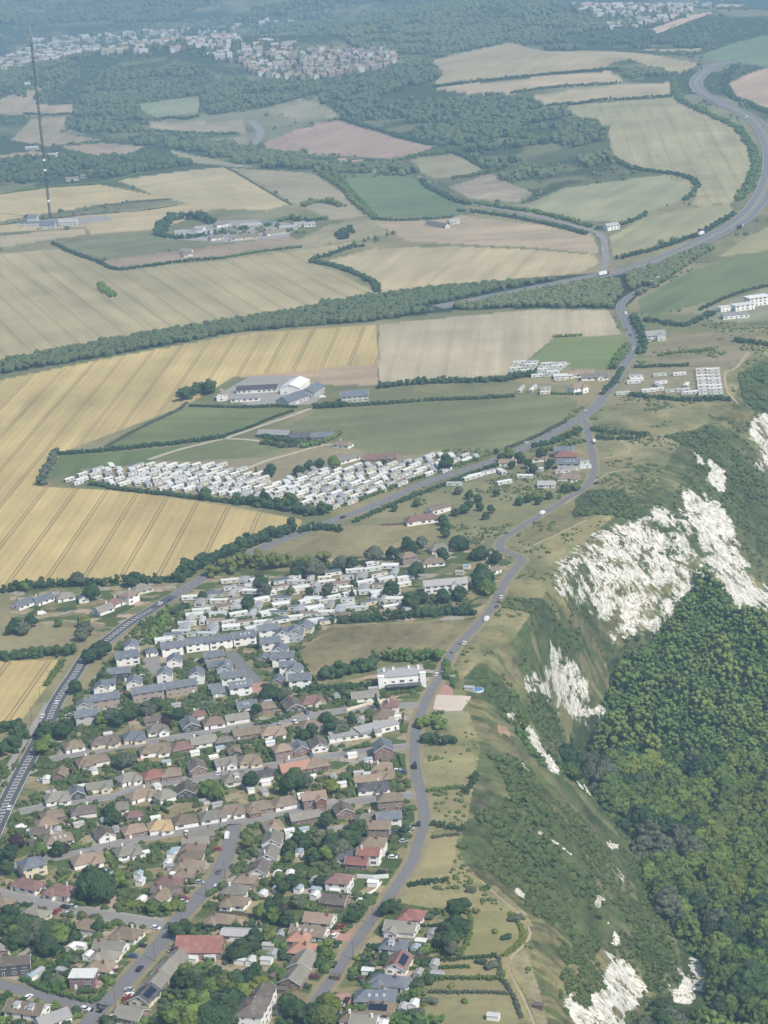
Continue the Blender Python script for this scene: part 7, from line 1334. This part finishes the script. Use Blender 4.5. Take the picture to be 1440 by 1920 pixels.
def lorry(px, py, label, cab='red', box='white', L=13):
    q = P(px, py, 1)[0]; c = CL['dual']; i = int(np.argmin(np.hypot(c[:, 0]-q[0], c[:, 1]-q[1]))); i = min(max(i, 1), len(c)-2); d = c[i+1]-c[i-1]; d /= np.linalg.norm(d); n = np.array([d[1], -d[0]])
    r = link('lorry', None, loc=(q[0], q[1], float(H(q[:1], q[1:2])[0])+.6), rz=math.atan2(d[1], d[0])); b = MB(); b.box(-L/2, L/2-3, -1.25, 1.25, 1.0, 4.0); link('trailer', b.me('trailer', [M['white'] if box == 'white' else CM[box]]), r)
    b = MB(); b.box(L/2-2.6, L/2, -1.2, 1.2, .6, 3.2); b.box(L/2-2.4, L/2-.6, -1.1, 1.1, 3.2, 3.8); link('cab', b.me('cab', [CM[cab]]), r); b = MB(); b.box(L/2, L/2+.03, -1.05, 1.05, 1.8, 2.9); link('windscreen', b.me('windscreen', [M['glass']]), r)
    b = MB(); b.box(-L/2, L/2-.5, -.5, .5, .6, 1.0); link('chassis', b.me('chassis', [M['dark']]), r)
    for x in (-L/2+1, -L/2+2.3, -L/2+3.6, L/2-3.6, L/2-1.2):
        for s in (-1, 1): o = link('wheel', WHEEL, r, (x, s*1.05, .5)); o.scale = (1.6, 1.6, 1.6)
    tag(r, label, 'lorry', 'lorries on the dual carriageway')
lorry(1132, 515, 'white-boxed lorry with red cab on the dual carriageway by the lane bridge'); lorry(1388, 427, 'dark lorry with white front on the dual carriageway bend', 'white', 'black'); lorry(1315, 440, 'white lorry on the dual carriageway between the scrub belts', 'white', 'white')
# ------------------------------------------------------------------ the far towns: some hundreds of small roofs, one mass
def town():
    vs = []; fs = []; ms = []; b = 0
    Z = [([(-30,128),(60,74),(130,52),(300,44),(420,50),(450,84),(330,100),(200,104),(60,124),(0,136)], 27, .42, 'w'), ([(300,80),(420,76),(560,84),(520,134),(430,116),(330,100)], 26, .45, 'w'), ([(440,112),(560,90),(740,98),(740,124),(640,144),(560,154),(480,142)], 22, .72, 'p'), ([(380,46),(480,34),(560,44),(420,60)], 46, .6, 'w'),
         ([(1040,4),(1300,-4),(1330,8),(1290,36),(1200,50),(1150,34),(1080,26)], 30, .8, 'w'), ([(1060,50),(1180,42),(1260,44),(1180,58)], 34, .5, 'w'), ([(1210,70),(1340,80),(1300,86)], 46, .5, 'w'), ([(-30,160),(60,150),(140,160),(60,190)], 90, .5, 'w')]
    tz = np.concatenate([scatter_px(z[0], 0, 21) for z in Z]); tz = tz[nr.rand(len(tz)) < .62]; pz = np.column_stack([tz, H(tz[:, 0], tz[:, 1])+3]); tv, tf = merge(LUMP0, pz, 4.5+5*nr.rand(len(pz)), 1.0); tag(link('town_trees', mesh_np('town_trees', tv, tf, [M['far']])), kind='stuff')
    for pts, sp, dens, kd in Z:
        xy = scatter_px(pts, 0, sp); xy = xy[nr.rand(len(xy)) < dens]; z = H(xy[:, 0], xy[:, 1])
        for (x, y), zz in zip(xy, z):
            L = rnd.uniform(9, 24 if kd == 'w' else 15); W = rnd.uniform(8, 12); h = rnd.uniform(6, 11); r = rnd.choice((.3, .34, .26, 1.87)); c, s = math.cos(r), math.sin(r)
            loc = [(-L/2,-W/2,-2), (L/2,-W/2,-2), (L/2,W/2,-2), (-L/2,W/2,-2), (-L/2,-W/2,h), (L/2,-W/2,h), (L/2,W/2,h), (-L/2,W/2,h), (-L/2,0,h+3), (L/2,0,h+3)]
            vs += [(x+p[0]*c-p[1]*s, y+p[0]*s+p[1]*c, zz+p[2]) for p in loc]; w = rnd.choice((0, 0, 1, 6)) if kd == 'w' else rnd.choice((1, 3, 6)); rf = rnd.choice((2, 3, 4, 0)) if kd == 'w' else rnd.choice((3, 3, 2, 5))
            for f, m in (((0,1,5,4), w), ((1,2,6,9,5), w), ((2,3,7,6), w), ((3,0,4,8,7), w), ((4,5,9,8), rf), ((6,7,8,9), rf)): fs.append(tuple(b+i for i in f)); ms.append(m)
            b += 10
    me = bpy.data.meshes.new('distant_town'); me.from_pydata(vs, [], fs)
    for m in ('townw', 'townc', 'roof_g', 'roof_p', 'roof_l', 'roof_s', 'wall_g'): me.materials.append(M[m])
    me.polygons.foreach_set('material_index', ms); tag(link('distant_town', me), kind='stuff'); print('town', b//10)
town()
tag(link('beach', mesh_np('beach', np.concatenate([PW([(1170,78),(1230,52),(1300,28),(1350,8)]), PW([(1240,62),(1300,38),(1350,22),(1400,10)])])+np.array([0, 0, 1.5]), np.array([[0, 4, 5, 1], [1, 5, 6, 2], [2, 6, 7, 3]]), [asphalt('shingle', (.50, .38, .28))])), kind='structure')
# trampoline-like blue cover and white pavilion by the gravel court
def bluecover():
    q = P(895, 1292, 1)[0]; mb = MB(); mb.tube((0, 0, 0), (0, 0, .9), 3.4, 3.4, 20, 0); r = link('garden_pool', None, loc=(q[0], q[1], float(H(q[:1], q[1:2])[0]))); link('rim', mb.me('rim', [M['trim']]), r); m2 = MB(); m2.tube((0, 0, .9), (0, 0, 1.15), 3.2, 2.2, 20); t = simple('blue_cover', (.10, .25, .42), .5); link('cover', m2.me('cover', [t]), r); tag(r, 'round garden pool under a blue cover beside the gravel court', 'pool')
bluecover()
def trailer():
    q = P(1233, 525, 2)[0]; r = link('parked_trailer', None, loc=(q[0], q[1], float(H(q[:1], q[1:2])[0])), rz=localdir(1233, 525, 35)); b = MB(); b.box(-20, 20, -2, 2, 1.0, 4.6); link('body', b.me('body', [M['white']]), r)
    for x in (-16, -13, 13, 16):
        for s in (-1, 1): o = link('wheel', WHEEL, r, (x, s*1.7, .5)); o.scale = (1.6, 1.6, 1.6)
    tag(r, 'long white trailer parked on the spur beside the dual carriageway', 'trailer')
trailer()
# ------------------------------------------------------------------ camera, sky, sun, air
cd = bpy.data.cameras.new('camera'); cd.sensor_width = 36; cd.sensor_fit = 'AUTO'; cd.lens = 36*F/1920; cd.clip_start = 1; cd.clip_end = 90000
co = bpy.data.objects.new('camera', cd); COL.objects.link(co); S.camera = co
from mathutils import Matrix
B = -Fw; co.matrix_world = Matrix(((Rv[0], Uv[0], B[0], 0), (Rv[1], Uv[1], B[1], 0), (Rv[2], Uv[2], B[2], HC), (0, 0, 0, 1)))
SAZ, SEL = math.radians(136), math.radians(50)
W = bpy.data.worlds.new('World'); S.world = W; W.use_nodes = True; nt = W.node_tree
sk = nt.nodes.new('ShaderNodeTexSky'); sk.sky_type = 'NISHITA'; sk.sun_disc = False; sk.sun_elevation = SEL; sk.sun_rotation = SAZ; sk.dust_density = 2.5; sk.air_density = 1.0
bg = nt.nodes['Background']; nt.links.new(sk.outputs[0], bg.inputs[0]); bg.inputs[1].default_value = .10
sd = bpy.data.lights.new('sun', 'SUN'); sd.energy = 3.1; sd.angle = math.radians(1.5); sd.color = (1, .94, .84)
so = bpy.data.objects.new('sun', sd); COL.objects.link(so)
from mathutils import Vector
so.rotation_euler = Vector((math.sin(SAZ)*math.cos(SEL), math.cos(SAZ)*math.cos(SEL), math.sin(SEL))).to_track_quat('Z', 'Y').to_euler()
mb = MB(); mb.box(-7000, 7000, -60, 14500, -190, 450); hm = bpy.data.materials.new('haze'); hm.use_nodes = True; hn = hm.node_tree; hn.nodes.clear()
ho = hn.nodes.new('ShaderNodeOutputMaterial'); hv = hn.nodes.new('ShaderNodeVolumePrincipled'); hn.links.new(hv.outputs[0], ho.inputs['Volume'])
hv.inputs['Color'].default_value = (.44, .73, 1.0, 1); hv.inputs['Density'].default_value = HAZE = 1.3e-4; hv.inputs['Anisotropy'].default_value = 0.0
tag(link('haze', mb.me('haze', [hm])), kind='stuff')
S.view_settings.view_transform = 'Standard'; S.view_settings.look = 'None'; S.view_settings.gamma = 1; S.view_settings.exposure = .52
S.cycles.max_bounces = 6; S.cycles.diffuse_bounces = 3; S.cycles.glossy_bounces = 2; S.cycles.transmission_bounces = 2; S.cycles.volume_bounces = 0
S.cycles.use_denoising = True
